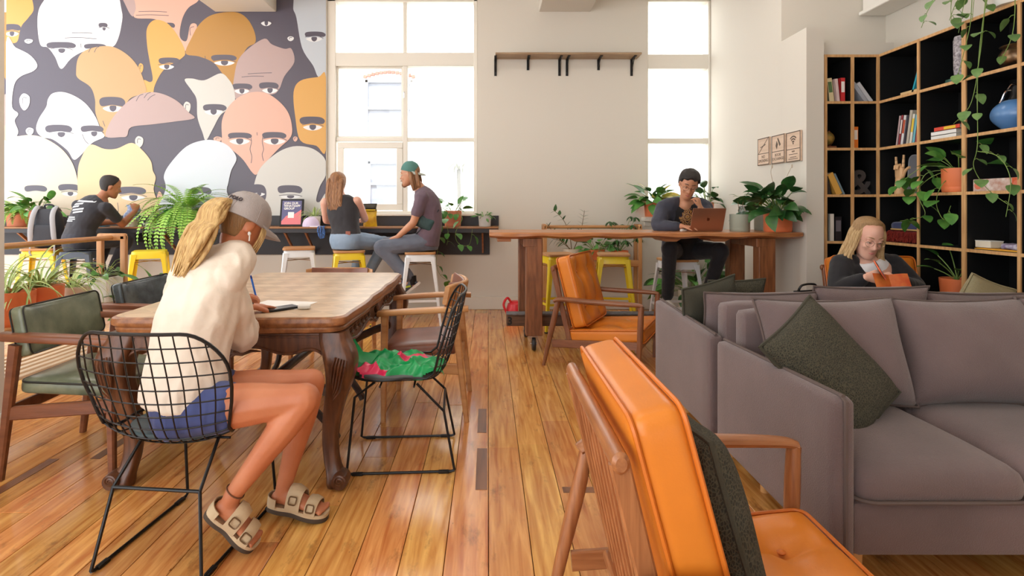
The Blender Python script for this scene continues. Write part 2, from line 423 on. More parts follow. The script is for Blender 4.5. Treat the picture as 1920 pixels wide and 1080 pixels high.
# ---------------------------------------------------------------- the white rendered house across the lane
render_w = mat('white_render', (248, 248, 246), 0.9, bump=0.05, bscale=8)
brick = mat('red_brick', (188, 124, 110), 0.85, rnd=0.15)
YO = 10.6
def ex(u): return (u - CU) * YO / F
def ez(v): return EYE - (v - CV) * YO / F
hs = thing('house', 'white rendered house with an arched brick window seen outside the big window', 'house', (0, YO, 0))
g = G(); g.box((0, 0.2, 2.5), (14, 0.4, 9.0)); g.build('wall', render_w, hs, smooth=False)
pale = mat('pale_sash_paint', (172, 176, 186), 0.6); paneg = mat('far_pane', (158, 164, 178), 0.3)
for (u0, u1, v0, v1) in ((685, 775, 150, 258), (690, 775, 302, 388)):
    a, b, c, d = ex(u0), ex(u1), ez(v1), ez(v0)
    wf = G(); wf.box(((a + b) / 2, -0.02, d - .03), (b - a, .05, .06), bev=.008); wf.box(((a + b) / 2, -0.02, c + .03), (b - a + .1, .09, .06), bev=.008)
    for xx in (a + .03, b - .03): wf.box((xx, -.02, (c + d) / 2), (.06, .05, d - c), bev=.008)
    wf.box(((a + b) / 2, -.02, (c + d) / 2), (b - a, .045, .05), bev=.008)
    w = wf.build('window', pale, hs)
    q = G(); q.box(((a + b) / 2, -.004, (c + d) / 2), (b - a - .1, .006, d - c - .1)); q.build('pane', paneg, w)
    if v0 < 200:
        n = 13
        for k in range(n):
            t = (k + .5) / n; xx = a - .04 + (b - a + .08) * t; zz = d + .02 + .10 * math.sin(PI * t)
            q = G(); q.box((xx, -.012, zz + .03), ((b - a + .08) / n - .008, .03, .06), roty((t - .5) * -.5), bev=.006); q.build('brick', brick, hs, smooth=False)
pm = thing('palm_tree', 'thin bare palm tree trunk outside the right window pane', 'tree', (at(862, 388, 9.6).x, 9.6, -1))
bark = mat('palm_bark', (128, 126, 120), 0.9, bump=0.5, bscale=40)
g = G(); g.tube([(0, 0, 0), (.02, 0, 1.2), (-.02, 0, 2.9)], [.05, .04, .035], 10); g.build('trunk', bark, pm)
for k in range(9):
    a = k * 2 * PI / 9; g = G()
    g.tube([(0, 0, 2.88), (.12 * math.cos(a), .12 * math.sin(a), 3.0), (.2 * math.cos(a), .2 * math.sin(a), 2.93), (.22 * math.cos(a), .22 * math.sin(a), 2.85)], [.02, .025, .02, .008], 6, flat=(1, .25)); g.build('frond', mat('grey_frond', (160, 162, 150), .8), pm)
g = G(); g.box((0, 8.6, -0.06), (14, 3.4, 0.06)); struct(g.build('lane_ground', mat('lane_paving', (190, 188, 182), 0.9, bump=.1, bscale=20), smooth=False))
# ---------------------------------------------------------------- soft shapes
def rbox(g, c, d, r, n=8, fn=None, rot=None, k=None):
    """rounded box with n quads per side; fn(p) moves a local point"""
    h = V(d) / 2; key = {}; vs = []; fs = []
    def vid(p):
        q = tuple(round(t, 5) for t in p)
        if q not in key: key[q] = len(vs); vs.append(V(q))
        return key[q]
    for ax in range(3):
        for sg in (-1, 1):
            for i in range(n):
                for j in range(n):
                    q = []
                    for a, b in ((i, j), (i + 1, j), (i + 1, j + 1), (i, j + 1)):
                        p = [0, 0, 0]; p[ax] = sg
                        f = lambda t: math.copysign(1 - (1 - abs(t)) ** 1.6, t)
                        p[(ax + 1) % 3] = f(-1 + 2 * a / n); p[(ax + 2) % 3] = f(-1 + 2 * b / n)
                        q.append(vid(p))
                    fs.append(tuple(q) if sg > 0 else tuple(reversed(q)))
    out = []
    for p in vs:
        p = V((p.x * h.x, p.y * h.y, p.z * h.z))
        inn = V([max(-(h[t] - r), min(h[t] - r, p[t])) for t in range(3)])
        e = p - inn
        if e.length > 1e-7: p = inn + e.normalized() * r
        if fn: p = fn(p)
        out.append(p)
    M = Matrix.Translation(V(c)) @ (rot if rot is not None else Matrix())
    g.add([M @ p for p in out], fs, k)

def pillow(g, w, h, t, M, n=14, pinch=0.07, seed=0, rimr=0.008, k=0, krim=None, sag=0.0):
    """stuffed cushion in the x-z plane of frame M (bottom edge at z=0), thickness along y, with a sewn rim"""
    rr = random.Random(seed); ph = [rr.uniform(0, 6.28) for _ in range(6)]
    def P(a, b, sgn):
        x = w / 2 * a * (1 - pinch * (1 - b * b)); z = h / 2 + h / 2 * b * (1 - pinch * (1 - a * a))
        th = t / 2 * ((1 - a ** 4) * (1 - b ** 4)) ** 0.55
        wob = 1 + 0.06 * math.sin(3 * a + ph[0]) * math.cos(2.5 * b + ph[1]) + 0.03 * math.sin(7 * a + 5 * b + ph[2])
        z -= sag * (1 - a * a) * max(0, b)
        return V((x, sgn * th * wob, z))
    vs = []; fs = []; idx = {}
    for sg in (1, -1):
        for i in range(n + 1):
            for j in range(n + 1):
                a, b = -1 + 2 * i / n, -1 + 2 * j / n
                a = math.copysign(1 - (1 - abs(a)) ** 1.3, a); b = math.copysign(1 - (1 - abs(b)) ** 1.3, b)
                e = i in (0, n) or j in (0, n)
                kk = (i, j, 0 if e else sg)
                if kk not in idx: idx[kk] = len(vs); vs.append(M @ P(a, b, sg))
        for i in range(n):
            for j in range(n):
                q = []
                for (x, y) in ((i, j), (i + 1, j), (i + 1, j + 1), (i, j + 1)):
                    e = x in (0, n) or y in (0, n); q.append(idx[(x, y, 0 if e else sg)])
                fs.append(tuple(q) if sg < 0 else tuple(reversed(q)))
    g.add(vs, fs, k)
    rim = []
    for s4 in range(4):
        for i in range(n):
            tt = -1 + 2 * i / n
            a, b = ((tt, -1), (1, tt), (-tt, 1), (-1, -tt))[s4]
            rim.append(M @ P(a, b, 0))
    if rimr: g.tube(rim, rimr, 6, closed=True, k=k if krim is None else krim)

def smooth_remesh(g, name, voxel, it=4, fac=0.5):
    """fuse overlapping closed shapes into one continuous surface"""
    me = g.mesh(name + '_raw')
    o = bpy.data.objects.new(name + '_raw', me); COL.objects.link(o)
    m = o.modifiers.new('r', 'REMESH'); m.mode = 'VOXEL'; m.voxel_size = voxel
    s = o.modifiers.new('s', 'SMOOTH'); s.iterations = it; s.factor = fac
    dg = bpy.context.evaluated_depsgraph_get()
    out = bpy.data.meshes.new_from_object(o.evaluated_get(dg))
    bpy.data.objects.remove(o); bpy.data.meshes.remove(me)
    out.name = name; out.materials.clear(); out.shade_smooth()
    return out

# ---------------------------------------------------------------- leaves and plants
def blade(g, base, d, L, W, droop=0.5, fold=0.25, twist=0.0, n=6, prof=None, side=None, k=None):
    """one leaf blade from base along d, bending down by droop"""
    d = V(d).normalized(); up = V((0, 0, 1))
    s = d.cross(up) if abs(d.z) < 0.97 else V((1, 0, 0))
    if side: s = V(side)
    s.normalize()
    p = V(base); rows = []; t = d.copy()
    for i in range(n + 1):
        q = i / n
        w = W / 2 * (prof(q) if prof else (math.sin(PI * min(1, q * 0.96 + 0.04) ** 0.75)) ** 0.9)
        s2 = Quaternion(t, twist * q) @ s; nrm = s2.cross(t)
        rows.append((p + s2 * w + nrm * w * fold, p.copy(), p - s2 * w + nrm * w * fold))
        t = (Quaternion(s, -droop / n) @ t).normalized() if True else t
        p = p + t * (L / n)
    vs = [x for r in rows for x in r]; fs = []
    for i in range(n):
        a = i * 3; fs += [(a, a + 1, a + 4, a + 3), (a + 1, a + 2, a + 5, a + 4)]
    g.add(vs, fs, k)
    return rows[-1][1]

def leaf_stem(g, base, az, el, SL, L, W, bend=0.5, droop=0.9, r=0.003, ks=1, kl=0, fold=0.2, prof=None, roll=0.0):
    """petiole that arches outward, then a blade at its end"""
    d = V((math.cos(az) * math.cos(el), math.sin(az) * math.cos(el), math.sin(el)))
    s = d.cross(V((0, 0, 1)))
    s = s.normalized() if s.length > 1e-3 else V((1, 0, 0))
    p = V(base); pts = [p.copy()]; t = d.copy()
    for i in range(5):
        t = Quaternion(s, -bend / 5) @ t; p = p + t * SL / 5; pts.append(p.copy())
    g.tube(pts, [r * 1.3] + [r] * 5, 5, k=ks)
    return blade(g, p, t, L, W, droop, fold, k=kl, prof=prof, side=Quaternion(t, roll) @ s)

def leafmat(name, c, c2, rough=0.42): return mat(name, c, rough, col2=c2, vscale=14, bump=0.08, bscale=50, rnd=0.16)
lf_dark = leafmat('peace_lily_leaf', (62, 108, 50), (36, 76, 38), 0.32)
lf_mid = leafmat('pothos_leaf', (96, 152, 66), (60, 116, 50), 0.38)
lf_bright = leafmat('fern_leaf', (168, 212, 92), (120, 180, 68), 0.55)
lf_spider = leafmat('spider_leaf', (206, 216, 150), (130, 168, 86), 0.5)
lf_yellow = leafmat('yellowing_leaf', (206, 178, 66), (120, 140, 50), 0.45)
stem_m = mat('green_stem', (122, 150, 74), 0.5)
stem_w = mat('woody_stem', (120, 98, 62), 0.7)

def pot(t, r, h, m, saucer=True, taper=0.9, lip=0.0, z=0.0, soil_m=None, rim=None):
    """planter with a water saucer, open top and soil"""
    g = G(); zs = 0.0
    if saucer:
        q = G(); sh = h * 0.22
        q.lathe([(r * taper * .6, 0), (r * taper * .95, 0), (r * taper * 1.0, sh * .18), (r * taper * 1.02, sh), (r * taper * .97, sh), (r * taper * .9, sh * .5)], (0, 0, z), 28); q.build('saucer', m, t); zs = sh
    r0 = r * (taper + (1 - taper) * (zs / h))
    g.lathe([(r0 * .9, zs * .6), (r0, zs + .002), (r, h - lip), (r + lip * .5, h - lip), (r + lip * .5, h), (r - .006, h), (r - .01, h * .7)], (0, 0, z), 28)
    g.build('pot', m, t, ang=30)
    q = G(); q.lathe([(0.0, h * .8), (r * .5, h * .86), (r - .008, h * .84)], (0, 0, z), 20); q.build('soil', soil or soil_m, t)

def lily(t, z, r, n, Lr, Wr, mats=(lf_dark,), el=(0.3, 1.35), seed=1, SL=(0.10, 0.22), droop=(0.6, 1.4), front=False):
    rr = random.Random(seed)
    for i in range(n):
        g = G(); az = i * 2.39996 + rr.uniform(-.25, .25); q = i / n
        e = el[1] + (el[0] - el[1]) * q + rr.uniform(-.1, .1)
        if front and math.sin(az) > .25: az = -az
        leaf_stem(g, (r * .35 * math.cos(az), r * .35 * math.sin(az), z), az, e, rr.uniform(*SL), rr.uniform(*Lr), rr.uniform(*Wr), 0.35, rr.uniform(*droop), r=.0026, fold=.12, roll=rr.uniform(-1.1, 1.1))
        m = mats[0] if len(mats) == 1 or rr.random() < .82 else mats[1]
        g.build('leaf', [m, stem_m], t)

def spider(t, z, n, L=(0.25, 0.42), W=0.016, seed=2, m=None, flop=(1.6, 2.6), el=(0.7, 1.45), wide=.03):
    rr = random.Random(seed)
    for i in range(n):
        g = G(); az = rr.uniform(0, 2 * PI); e = rr.uniform(*el)
        d = V((math.cos(az) * math.cos(e), math.sin(az) * math.cos(e), math.sin(e)))
        blade(g, (wide * math.cos(az), wide * math.sin(az), z), d, rr.uniform(*L), W, rr.uniform(*flop), 0.45, rr.uniform(-.4, .4), n=9, prof=lambda q: (1 - q) ** .55 if q > .15 else .75 + q)
        g.build('leaf', m or lf_spider, t)

def fern(t, z, n, L=(0.3, 0.5), seed=3, m=None, el=(0.5, 1.4), flop=(1.5, 2.5), dirs=None, lw=0.045, base=0.02):
    """sword fern: each frond is a rachis with two rows of leaflets"""
    rr = random.Random(seed)
    for i in range(n):
        az = rr.uniform(0, 2 * PI) if not dirs else rr.uniform(*dirs)
        e = rr.uniform(*el); ln = rr.uniform(*L); fl = rr.uniform(*flop)
        d = V((math.cos(az) * math.cos(e), math.sin(az) * math.cos(e), math.sin(e)))
        s = d.cross(V((0, 0, 1))).normalized(); p = V((base * math.cos(az), base * math.sin(az), z)); tt = d.copy()
        g = G(); pts = [p.copy()]; N = 20
        for k in range(N):
            tt = Quaternion(s, -fl / N) @ tt; p = p + tt * ln / N; pts.append(p.copy())
            q = (k + 1) / N
            if k > 1:
                w = lw * (math.sin(PI * min(1, q * .9 + .08)) ** .6) * (1.05 - .35 * q)
                nr = s.cross(tt)
                for sg in (1, -1):
                    dd = (s * sg + tt * .35 - nr * -.15 + V((0, 0, -.12))).normalized()
                    a = p; b = p + dd * w; sd = tt * ln / N * .36
                    mid = a + dd * w * .45
                    g.add([a - sd * .6, mid - sd, b, mid + sd, a + sd * .6], [(0, 1, 2, 3, 4)])
        g.tube(pts, [.0022] * len(pts), 4, k=1)
        g.build('frond', [m or lf_bright, stem_m], t, smooth=False)

def heart(q): return (math.sin(PI * (q ** 0.62))) ** 0.75 if q < 1 else 0.0
def vine(t, pts, leaves, size=(0.07, 0.1), seed=4, m=None, r=0.0028, end=True, name='vine', sp=0.85):
    """trailing stem through pts with heart-shaped leaves hung along it"""
    rr = random.Random(seed); path = [V(p) for p in crom(pts, 8)]
    g = G(); g.tube(path, [r * (1.15 - .5 * i / len(path)) for i in range(len(path))], 5); o = g.build(name, stem_m, t)
    for i in range(leaves):
        q = (i + .6) / leaves; k = min(len(path) - 2, int(q * (len(path) - 1)))
        p = path[k]; tn = (path[k + 1] - path[k]).normalized()
        az = rr.uniform(0, 2 * PI) if i % 2 else rr.uniform(-PI, 0)
        L = rr.uniform(*size); g = G()
        d = V((math.cos(az), math.sin(az), rr.uniform(-.5, .5)))
        mid = p + d * L * .35; g.tube([p, p + d * L * .2 + V((0, 0, .008)), mid], r * .7, 4, k=1)
        blade(g, mid, d * .8 + V((0, 0, -.6)), L, L * sp, rr.uniform(.3, .8), .12, n=7, prof=heart)
        g.build('leaf', [m or lf_mid, stem_m], t)
    return o
# ---------------------------------------------------------------- carved dining table
oak_dark = wood('carved_dark_oak', (112, 70, 44), (74, 44, 30), 2, 0.33, 24)
oak_edge = wood('table_edge_oak', (168, 112, 70), (126, 80, 50), 1, 0.34, 22)
def parquet():
    m = wood('parquet_table_top', (226, 202, 174), (206, 178, 146), 0, 0.28, 16, ratio=5)
    N = m.node_tree.nodes; L = m.node_tree.links; b = N['Principled BSDF']
    src = b.inputs['Base Color'].links[0].from_socket
    tc = N.new('ShaderNodeTexCoord'); mp = N.new('ShaderNodeMapping'); mp.inputs['Rotation'].default_value = (0, 0, PI / 4); mp.inputs['Scale'].default_value = (9, 9, 0.01)
    L.new(tc.outputs['Object'], mp.inputs[0]); ck = N.new('ShaderNodeTexChecker'); ck.inputs['Scale'].default_value = 1.0; L.new(mp.outputs[0], ck.inputs[0])
    mx = N.new('ShaderNodeMixRGB'); mx.blend_type = 'MULTIPLY'; mx.inputs[0].default_value = 0.5; mx.inputs[2].default_value = (0.72, 0.70, 0.68, 1)
    L.new(src, mx.inputs[1])
    mt = N.new('ShaderNodeMath'); mt.operation = 'MULTIPLY'; mt.inputs[1].default_value = 0.55; L.new(ck.outputs['Fac'], mt.inputs[0]); L.new(mt.outputs[0], mx.inputs[0])
    L.new(mx.outputs[0], b.inputs['Base Color'])
    return m
TX, TY = -1.155, 3.26
TA, TB, TH = 0.527, 0.84, 0.765
tb = thing('dining_table', 'carved dark oak dining table with parquet top and cabriole legs', 'table', (TX, TY, 0))
def tout(e, z):
    out = []
    for x, y in rrect(2 * TA, 2 * TB, 0.07, 6):
        out.append((x, y))
    # resample long sides for the serpentine edge
    pts = []
    n = len(out)
    for i in range(n):
        a, b = out[i], out[(i + 1) % n]; m = 14 if abs(a[1] - b[1]) > 0.5 else (8 if abs(a[0] - b[0]) > .3 else 1)
        for k in range(m): pts.append((a[0] + (b[0] - a[0]) * k / m, a[1] + (b[1] - a[1]) * k / m))
    res = []
    for x, y in pts:
        if abs(x) > TA - 0.03 and abs(y) < TB - .08:
            t = y / (TB - .08); x += math.copysign(0.022 * (math.cos(2 * PI * t) * .5 - .5) + .012 * (1 - t * t), x)
        if abs(y) > TB - .03 and abs(x) < TA - .08:
            t = x / (TA - .08); y += math.copysign(0.012 * (1 - t * t), y)
        l = math.hypot(x / TA, y / TB)
        res.append(V((x - math.copysign(min(abs(x), e), x), y - math.copysign(min(abs(y), e), y), z)))
    return res
g = G(); g.loft([tout(e, z) for e, z in ((.012, TH - .044), (.002, TH - .034), (0, TH - .02), (.004, TH - .006), (.013, TH), (.016, TH + .0005))]); g.build('top_edge', oak_edge, tb)
g = G(); g.loft([tout(.016, TH - .03), tout(.016, TH + .0015), tout(.03, TH + .0022)]); g.build('tabletop', parquet(), tb, ang=20)
g = G(); g.loft([tout(e, z) for e, z in ((.03, TH - .074), (.016, TH - .066), (.012, TH - .052), (.016, TH - .0442))]); g.build('draw_leaf_edge', oak_edge, tb)
def apron(L, name, M, carve):
    """scalloped rail of length L with a carved shell at its middle"""
    n = 48; top = TH - .07; bot = []
    for i in range(n + 1):
        t = -1 + 2 * i / n; a = abs(t)
        z = .595 + .03 * (1 - math.cos(2 * PI * (a * 1.5 + .08))) * .5 + (-.035 * max(0, (a - .78) / .22) ** 2) - .02 * math.exp(-(t / .12) ** 2)
        bot.append((t * L / 2, z))
    g = G(M); g.prism(bot + [(L / 2, top), (-L / 2, top)], .026, Matrix()); o = g.build(name, oak_dark, tb)
    q = G(M)
    q.tube([(x, z + .006, .028) for x, z in bot], .007, 6)                       # bead along the lower edge
    q.tube([(-L / 2, top - .018, .027), (L / 2, top - .018, .027)], .005, 6)
    q.build('bead_moulding', oak_dark, o)
    s = G(M)
    for k in range(-3, 4):
        a = k * .32; s.ell((math.sin(a) * .026, .628 + math.cos(a) * .03, .03), (.0085, .03, .012), rotz(-a), 8, 6)
    s.ell((0, .612, .032), (.016, .013, .014), None, 8, 6)
    s.tube([(.03, .605, .028), (.07, .60, .03), (.11, .615, .028), (.15, .612, .026)], [.01, .008, .007, .003], 6)
    s.tube([(-.03, .605, .028), (-.07, .60, .03), (-.11, .615, .028), (-.15, .612, .026)], [.01, .008, .007, .003], 6)
    if carve:
        for k in range(-8, 9):
            x = k * L / 19
            if abs(x) > .17:
                s.tube([(x, .655, .026), (x + .02, .672, .032), (x + .045, .664, .03), (x + .035, .648, .03), (x + .02, .65, .03)], [.003, .006, .006, .005, .002], 5)
                s.ell((x - .012, .642, .028), (.014, .007, .007), rotz(.6), 6, 5)
    s.build('carved_shell', oak_dark, o)['kind'] = 'stuff'
ax, ay = TA - .065, TB - .065
X, Y, Z = V((1, 0, 0)), V((0, 1, 0)), V((0, 0, 1))
apron(2 * ax - .06, 'apron', frame((0, -ay - .008, 0), X, Z, -Y), False)
apron(2 * ax - .06, 'apron', frame((0, ay + .008, 0), -X, Z, Y), False)
apron(2 * ay - .06, 'apron', frame((ax + .008, 0, 0), Y, Z, X), True)
apron(2 * ay - .06, 'apron', frame((-ax - .008, 0, 0), -Y, Z, -X), True)
LEG = ((.695, .0, .058), (.66, .006, .062), (.60, .034, .068), (.55, .044, .066), (.48, .036, .056), (.40, .012, .046), (.30, -.012, .038), (.20, -.022, .033), (.12, -.014, .032), (.075, .0, .034), (.045, .014, .040), (.02, .018, .042), (0.0, .014, .034))
for sx in (-1, 1):
    for sy in (-1, 1):
        g = G(); rings = []
        cx, cy = sx * (TA - .063), sy * (TB - .075)
        st = crom(LEG, 3)
        for z, o, h in st:
            rings.append([V((cx + sx * o * .9 + x, cy + sy * o * .55 + y, z)) for x, y in rrect(2 * h, 2 * h, h * .42, 3)])
        g.loft(rings); lg = g.build('leg', oak_dark, tb, ang=50)
        q = G(); fx, fy = cx + sx * .05, cy + sy * .03                        # scroll foot and knee carving
        for yy in (-.037, .037):
            sp = [(fx - sx * .012 + math.cos(a) * (.026 - a * .0018), fy + yy, .047 + math.sin(a) * (.026 - a * .0018)) for a in [i * .45 for i in range(28)]]
            q.tube(sp, .0055, 5)
        M = rotx(PI / 2); q.lathe([(.034, -.038), (.036, -.02), (.036, .02), (.034, .038)], (fx - sx * .012, fy, .042), 18, M)
        kx, ky = cx + sx * .085, cy + sy * .085
        for a in range(5):
            q.tube([(cx + sx * (.03 + .012 * a), cy + sy * .098, .60 - .004 * a), (cx + sx * (.02 + .014 * a), cy + sy * .107, .56), (cx + sx * (.012 + .010 * a), cy + sy * .098, .50 - .012 * a), (cx + sx * .018, cy + sy * .086, .45 - .01 * a)], [.004, .006, .005, .002], 5)
        q.build('carved_scroll', oak_dark, lg)['kind'] = 'stuff'
blk = wood('stretcher_dark', (66, 50, 46), (40, 30, 30), 0, .3)
for sx in (-1, 1):
    for sy in (-1, 1):
        g = G(); c = (sx * .44, sy * .72)
        g.tube(crom([(c[0], c[1], .40), (c[0] * .8, c[1] * .86, .385), (c[0] * .55, c[1] * .62, .34), (c[0] * .5, c[1] * .48, .22), (c[0] * .75, c[1] * .42, .06), (c[0] * .8, c[1] * .41, .018)], 5), [.024] * 26, 8, flat=(.75, 1.2)); g.build('curved_brace', blk, tb)
g = G(); g.tube([(0, -.36, .33), (0, .36, .33)], .026, 10); g.tube([(-.23, -.4, .33), (.23, -.4, .33)], .024, 10); g.tube([(-.23, .4, .33), (.23, .4, .33)], .024, 10); g.build('stretcher', blk, tb)

# ---------------------------------------------------------------- wire chairs
def wire_chair(name, label, loc, rz, pad_m):
    t = thing(name, label, 'chair', loc, rz, 'black wire chairs at the dining table')
    prof = crom([(.25, .445), (.17, .425), (.04, .408), (-.10, .405), (-.18, .43), (-.225, .50), (-.255, .60), (-.285, .72), (-.31, .835)], 6)
    cum = [0]
    for a, b in zip(prof, prof[1:]): cum.append(cum[-1] + math.dist(a, b))
    wtab = crom([(0, .205), (.2, .245), (.4, .228), (.6, .255), (.8, .285), (1, .268)], 24)
    def S(s, q):
        l = q * cum[-1]; k = 0
        while k < len(cum) - 2 and cum[k + 1] < l: k += 1
        f = (l - cum[k]) / (cum[k + 1] - cum[k]); y = prof[k][0] + (prof[k + 1][0] - prof[k][0]) * f; z = prof[k][1] + (prof[k + 1][1] - prof[k][1]) * f
        w = wtab[min(len(wtab) - 1, int(q * (len(wtab) - 1) + .5))][1]
        bk = max(0.0, min(1.0, (q - .35) / .3)); a = abs(s)
        up = .055 * a ** 2.6 * (1 - bk) * (0.25 + .75 * min(1, q * 3)); fw = .085 * a ** 2.2 * bk * (1 - .3 * q)
        return V((s * w, y + fw, z + up + .03 * bk * a * a * (1 - q)))
    rc, rq = .42, .17                                       # rounded corners in the parameter plane
    def lim(s):
        a = abs(s)
        return 0 if a < 1 - rc else rq * (1 - math.sqrt(max(0, 1 - ((a - 1 + rc) / rc) ** 2)))
    def lims(q):
        e = min(q, 1 - q)
        return 1 if e > rq else 1 - rc + rc * math.sqrt(max(0, 1 - ((rq - e) / rq) ** 2))
    ns, nq = 12, 17
    for i in range(1, ns):
        s = -1 + 2 * i / ns; a = lim(s); g = G()
        g.tube([S(s, a + (1 - 2 * a) * k / 22) for k in range(23)], .0027, 6); g.build('wire', black_metal, t)
    for j in range(1, nq):
        q = j / nq; a = lims(q); g = G()
        g.tube([S(-a + 2 * a * k / 16, q) for k in range(17)], .0027, 6); g.build('wire', black_metal, t)
    rim = []
    for cs, cq, a0 in ((1 - rc, 1 - rq, 0), (-1 + rc, 1 - rq, PI / 2), (-1 + rc, rq, PI), (1 - rc, rq, 1.5 * PI)):
        for k in range(9): rim.append((cs + rc * math.cos(a0 + PI / 2 * k / 8), cq + rq * math.sin(a0 + PI / 2 * k / 8)))
    full = []
    for k, p0 in enumerate(rim):
        p1 = rim[(k + 1) % len(rim)]; m = max(1, int(max(abs(p1[0] - p0[0]) * 6, abs(p1[1] - p0[1]) * 14)))
        full += [(p0[0] + (p1[0] - p0[0]) * i / m, p0[1] + (p1[1] - p0[1]) * i / m) for i in range(m)]
    rim = [S(*q) for q in full]
    g = G(); g.tube(rim, .0062, 8, closed=True); g.build('rim', black_metal, t)
    # base: two floor runners, uprights and a cross rod
    for sx in (-1, 1):
        g = G(); x = sx * .205
        g.tube([(sx * .15, -.07, .405), (sx * .165, -.20, .275), (x, -.25, .012)], .0062, 8)
        g.tube([(x, -.25, .012), (x, -.235, .007), (x, .235, .007), (x, .25, .014), (x - sx * .01, .215, .36), (sx * .14, .13, .412)], .0062, 8)
        g.build('runner', black_metal, t)
        for y in (-.2, .2):
            g = G(); g.box((x, y, .006), (.02, .05, .012), bev=.002); g.build('glide', black_metal, t)
    g = G(); g.tube([(-.165, -.20, .275), (.165, -.20, .275)], .0062, 8); g.tube([(-.19, .10, .404), (.19, .10, .404)], .005, 8); g.tube([(-.19, -.06, .402), (.19, -.06, .402)], .005, 8); g.build('cross_rod', black_metal, t)
    g = G()
    def fn(p): return V((p.x, p.y, p.z + .05 * (abs(p.x) / .2) ** 2.6 * .5 - .004 + (.02 * ((p.y - .02) / .2) ** 2)))
    rings = []
    for e, z in ((.0, 0), (.012, .008), (.0, .018), (-.02, .021)):
        rings.append([fn(V((x * (1 + e), .03 + y * (1 + e), .414 + z))) for x, y in rrect(.40, .39, .13, 8)])
    g.loft(rings); g.build('seat_pad', pad_m, t, ang=60)
    return t
pad_green = mat('dark_teal_pad', (52, 70, 74), .45, bump=.05, bscale=150)
pad_grey = mat('charcoal_pad', (88, 90, 92), .4, bump=.05, bscale=150)
wire_chair('wire_chair', 'black wire mesh chair the blonde woman in the cap sits on', (-1.125, 2.12, 0), -.10, pad_green).scale = (.97, 1.03, 1.0)
wire_chair('wire_chair', 'black wire mesh chair with a green bag lying on its seat', (-.42, 2.80, 0), PI / 2 + .06, pad_grey)

# ---------------------------------------------------------------- leather armchairs with wooden arms
def armchair(name, label, loc, rz, lm, wm, style, group, piping):
    """local: x forward, y to its left; arms on both sides"""
    t = thing(name, label, 'chair', loc, rz, group)
    for s in (-1, 1):
        y = s * .275
        g = G(); g.bar((.245, y, 0), (.235, y, .62), .032, .034, bev=1, w2=.044, h2=.05); g.build('leg', wm, t)
        g = G(); g.bar((-.325, y, 0), (-.245, y, .62), .032, .034, bev=1, w2=.046, h2=.056); g.build('leg', wm, t)
        g = G(); a = [V(p) for p in crom([(-.335, y * .93, .655), (-.20, y * 1.03, .655), (.0, y * 1.06, .648), (.20, y * 1.04, .636), (.285, y * 1.0, .628)], 4)]
        rings = []
        for i, p in enumerate(a):
            q = i / (len(a) - 1); w = .028 + .05 * math.sin(PI * min(1, .25 + q * .62)); h = .036 if style == 'vintage' else .03
            rings.append([V((p.x, p.y + u * w / .09, p.z + v * h / .04)) for u, v in rrect(.09, .04, .012, 3)])
        g.loft(rings); g.build('armrest', wm, t, ang=50)
        g = G(); g.bar((-.29, y, .305), (.24, y, .335), .024, .062, bev=1); g.build('side_rail', wm, t)
    g = G(); g.bar((.24, -.27, .345), (.24, .27, .345), .026, .06, bev=1); g.build('seat_rail', wm, t); g = G(); g.bar((-.275, -.27, .315), (-.275, .27, .315), .024, .055, bev=1); g.build('seat_rail', wm, t)
    g = G()
    def top(p):
        if p.z > 0: p.z += .012 * (1 - (p.x / .27) ** 2) * (1 - (p.y / .26) ** 2)
        return p
    rbox(g, (.0, 0, .405), (.52, .49, .075), .03, 8, top, roty(.05)); seat = g.build('seat', lm, t, ang=60)
    if piping:
        q = G(); q.tube([roty(.05) @ V((x, y, .024)) + V((0, 0, .405)) for x, y in rrect(.525, .495, .05, 5)], .005, 6, closed=True); q.build('piping', piping, seat)
    M = Matrix.Translation((-.275, 0, .665)) @ roty(-.22)
    g = G()
    if style == 'vintage':
        def curve(p): return V((p.x + .05 * (p.y / .28) ** 2 + .01 * (1 - (p.y / .28) ** 2) * (1 if p.x > 0 else 0), p.y, p.z))
        rbox(g, (0, 0, 0), (.07, .54, .235), .022, 9, curve); g.v = [M @ p for p in g.v]; b = g.build('backrest', lm, t, ang=60)
        for xx in (.036, -.036):
            q = G(); q.tube([M @ curve(V((xx - .005 * (xx > 0), y, z))) for y, z in rrect(.525, .225, .03, 5)], .0045, 6, closed=True); q.build('piping', piping, b)
    else:
        rings = []
        for i in range(15):
            y = -.285 + .57 * i / 14; e = (y / .285); x = .115 * e * e - .01; hh = .085 * (1 - .35 * e ** 4)
            rings.append([M @ V((x + u, y, v * hh / .085 + .05)) for u, v in rrect(.03, .17, .012, 3)])
        g.loft(rings); g.build('backrest', wm, t, ang=50)
        g = G(); rings = []
        for i in range(13):
            y = -.24 + .48 * i / 12; e = (y / .285); x = .115 * e * e + .012
            rings.append([M @ V((x + u, y, v + .05)) for u, v in rrect(.022, .15, .01, 3)])
        g.loft(rings); g.build('back_pad', lm, t, ang=50)
        for s in (-1, 1):
            g = G(); g.bar((-.255, s * .272, .60), (-.285, s * .262, .74), .034, .04, bev=1); g.build('back_post', wm, t)
    return t
vgreen = mat('sage_green_leather', (130, 136, 112), .28, col2=(92, 100, 80), vscale=9, bump=.06, bscale=90)
vdark = mat('black_green_leather', (84, 94, 98), .24, col2=(52, 62, 66), vscale=14, bump=.1, bscale=60)
pip = mat('dark_piping', (40, 40, 34), .5)
brown_l = mat('brown_leather', (150, 96, 74), .33, col2=(120, 72, 54), vscale=6, bump=.05, bscale=120)
armchair('armchair', 'sage green leather armchair with dark wooden arms by the white pier', (-1.955, 2.82, 0), 0.04, vgreen, walnut, 'vintage', 'vintage leather armchairs', pip).scale = (.88, 1, 1)
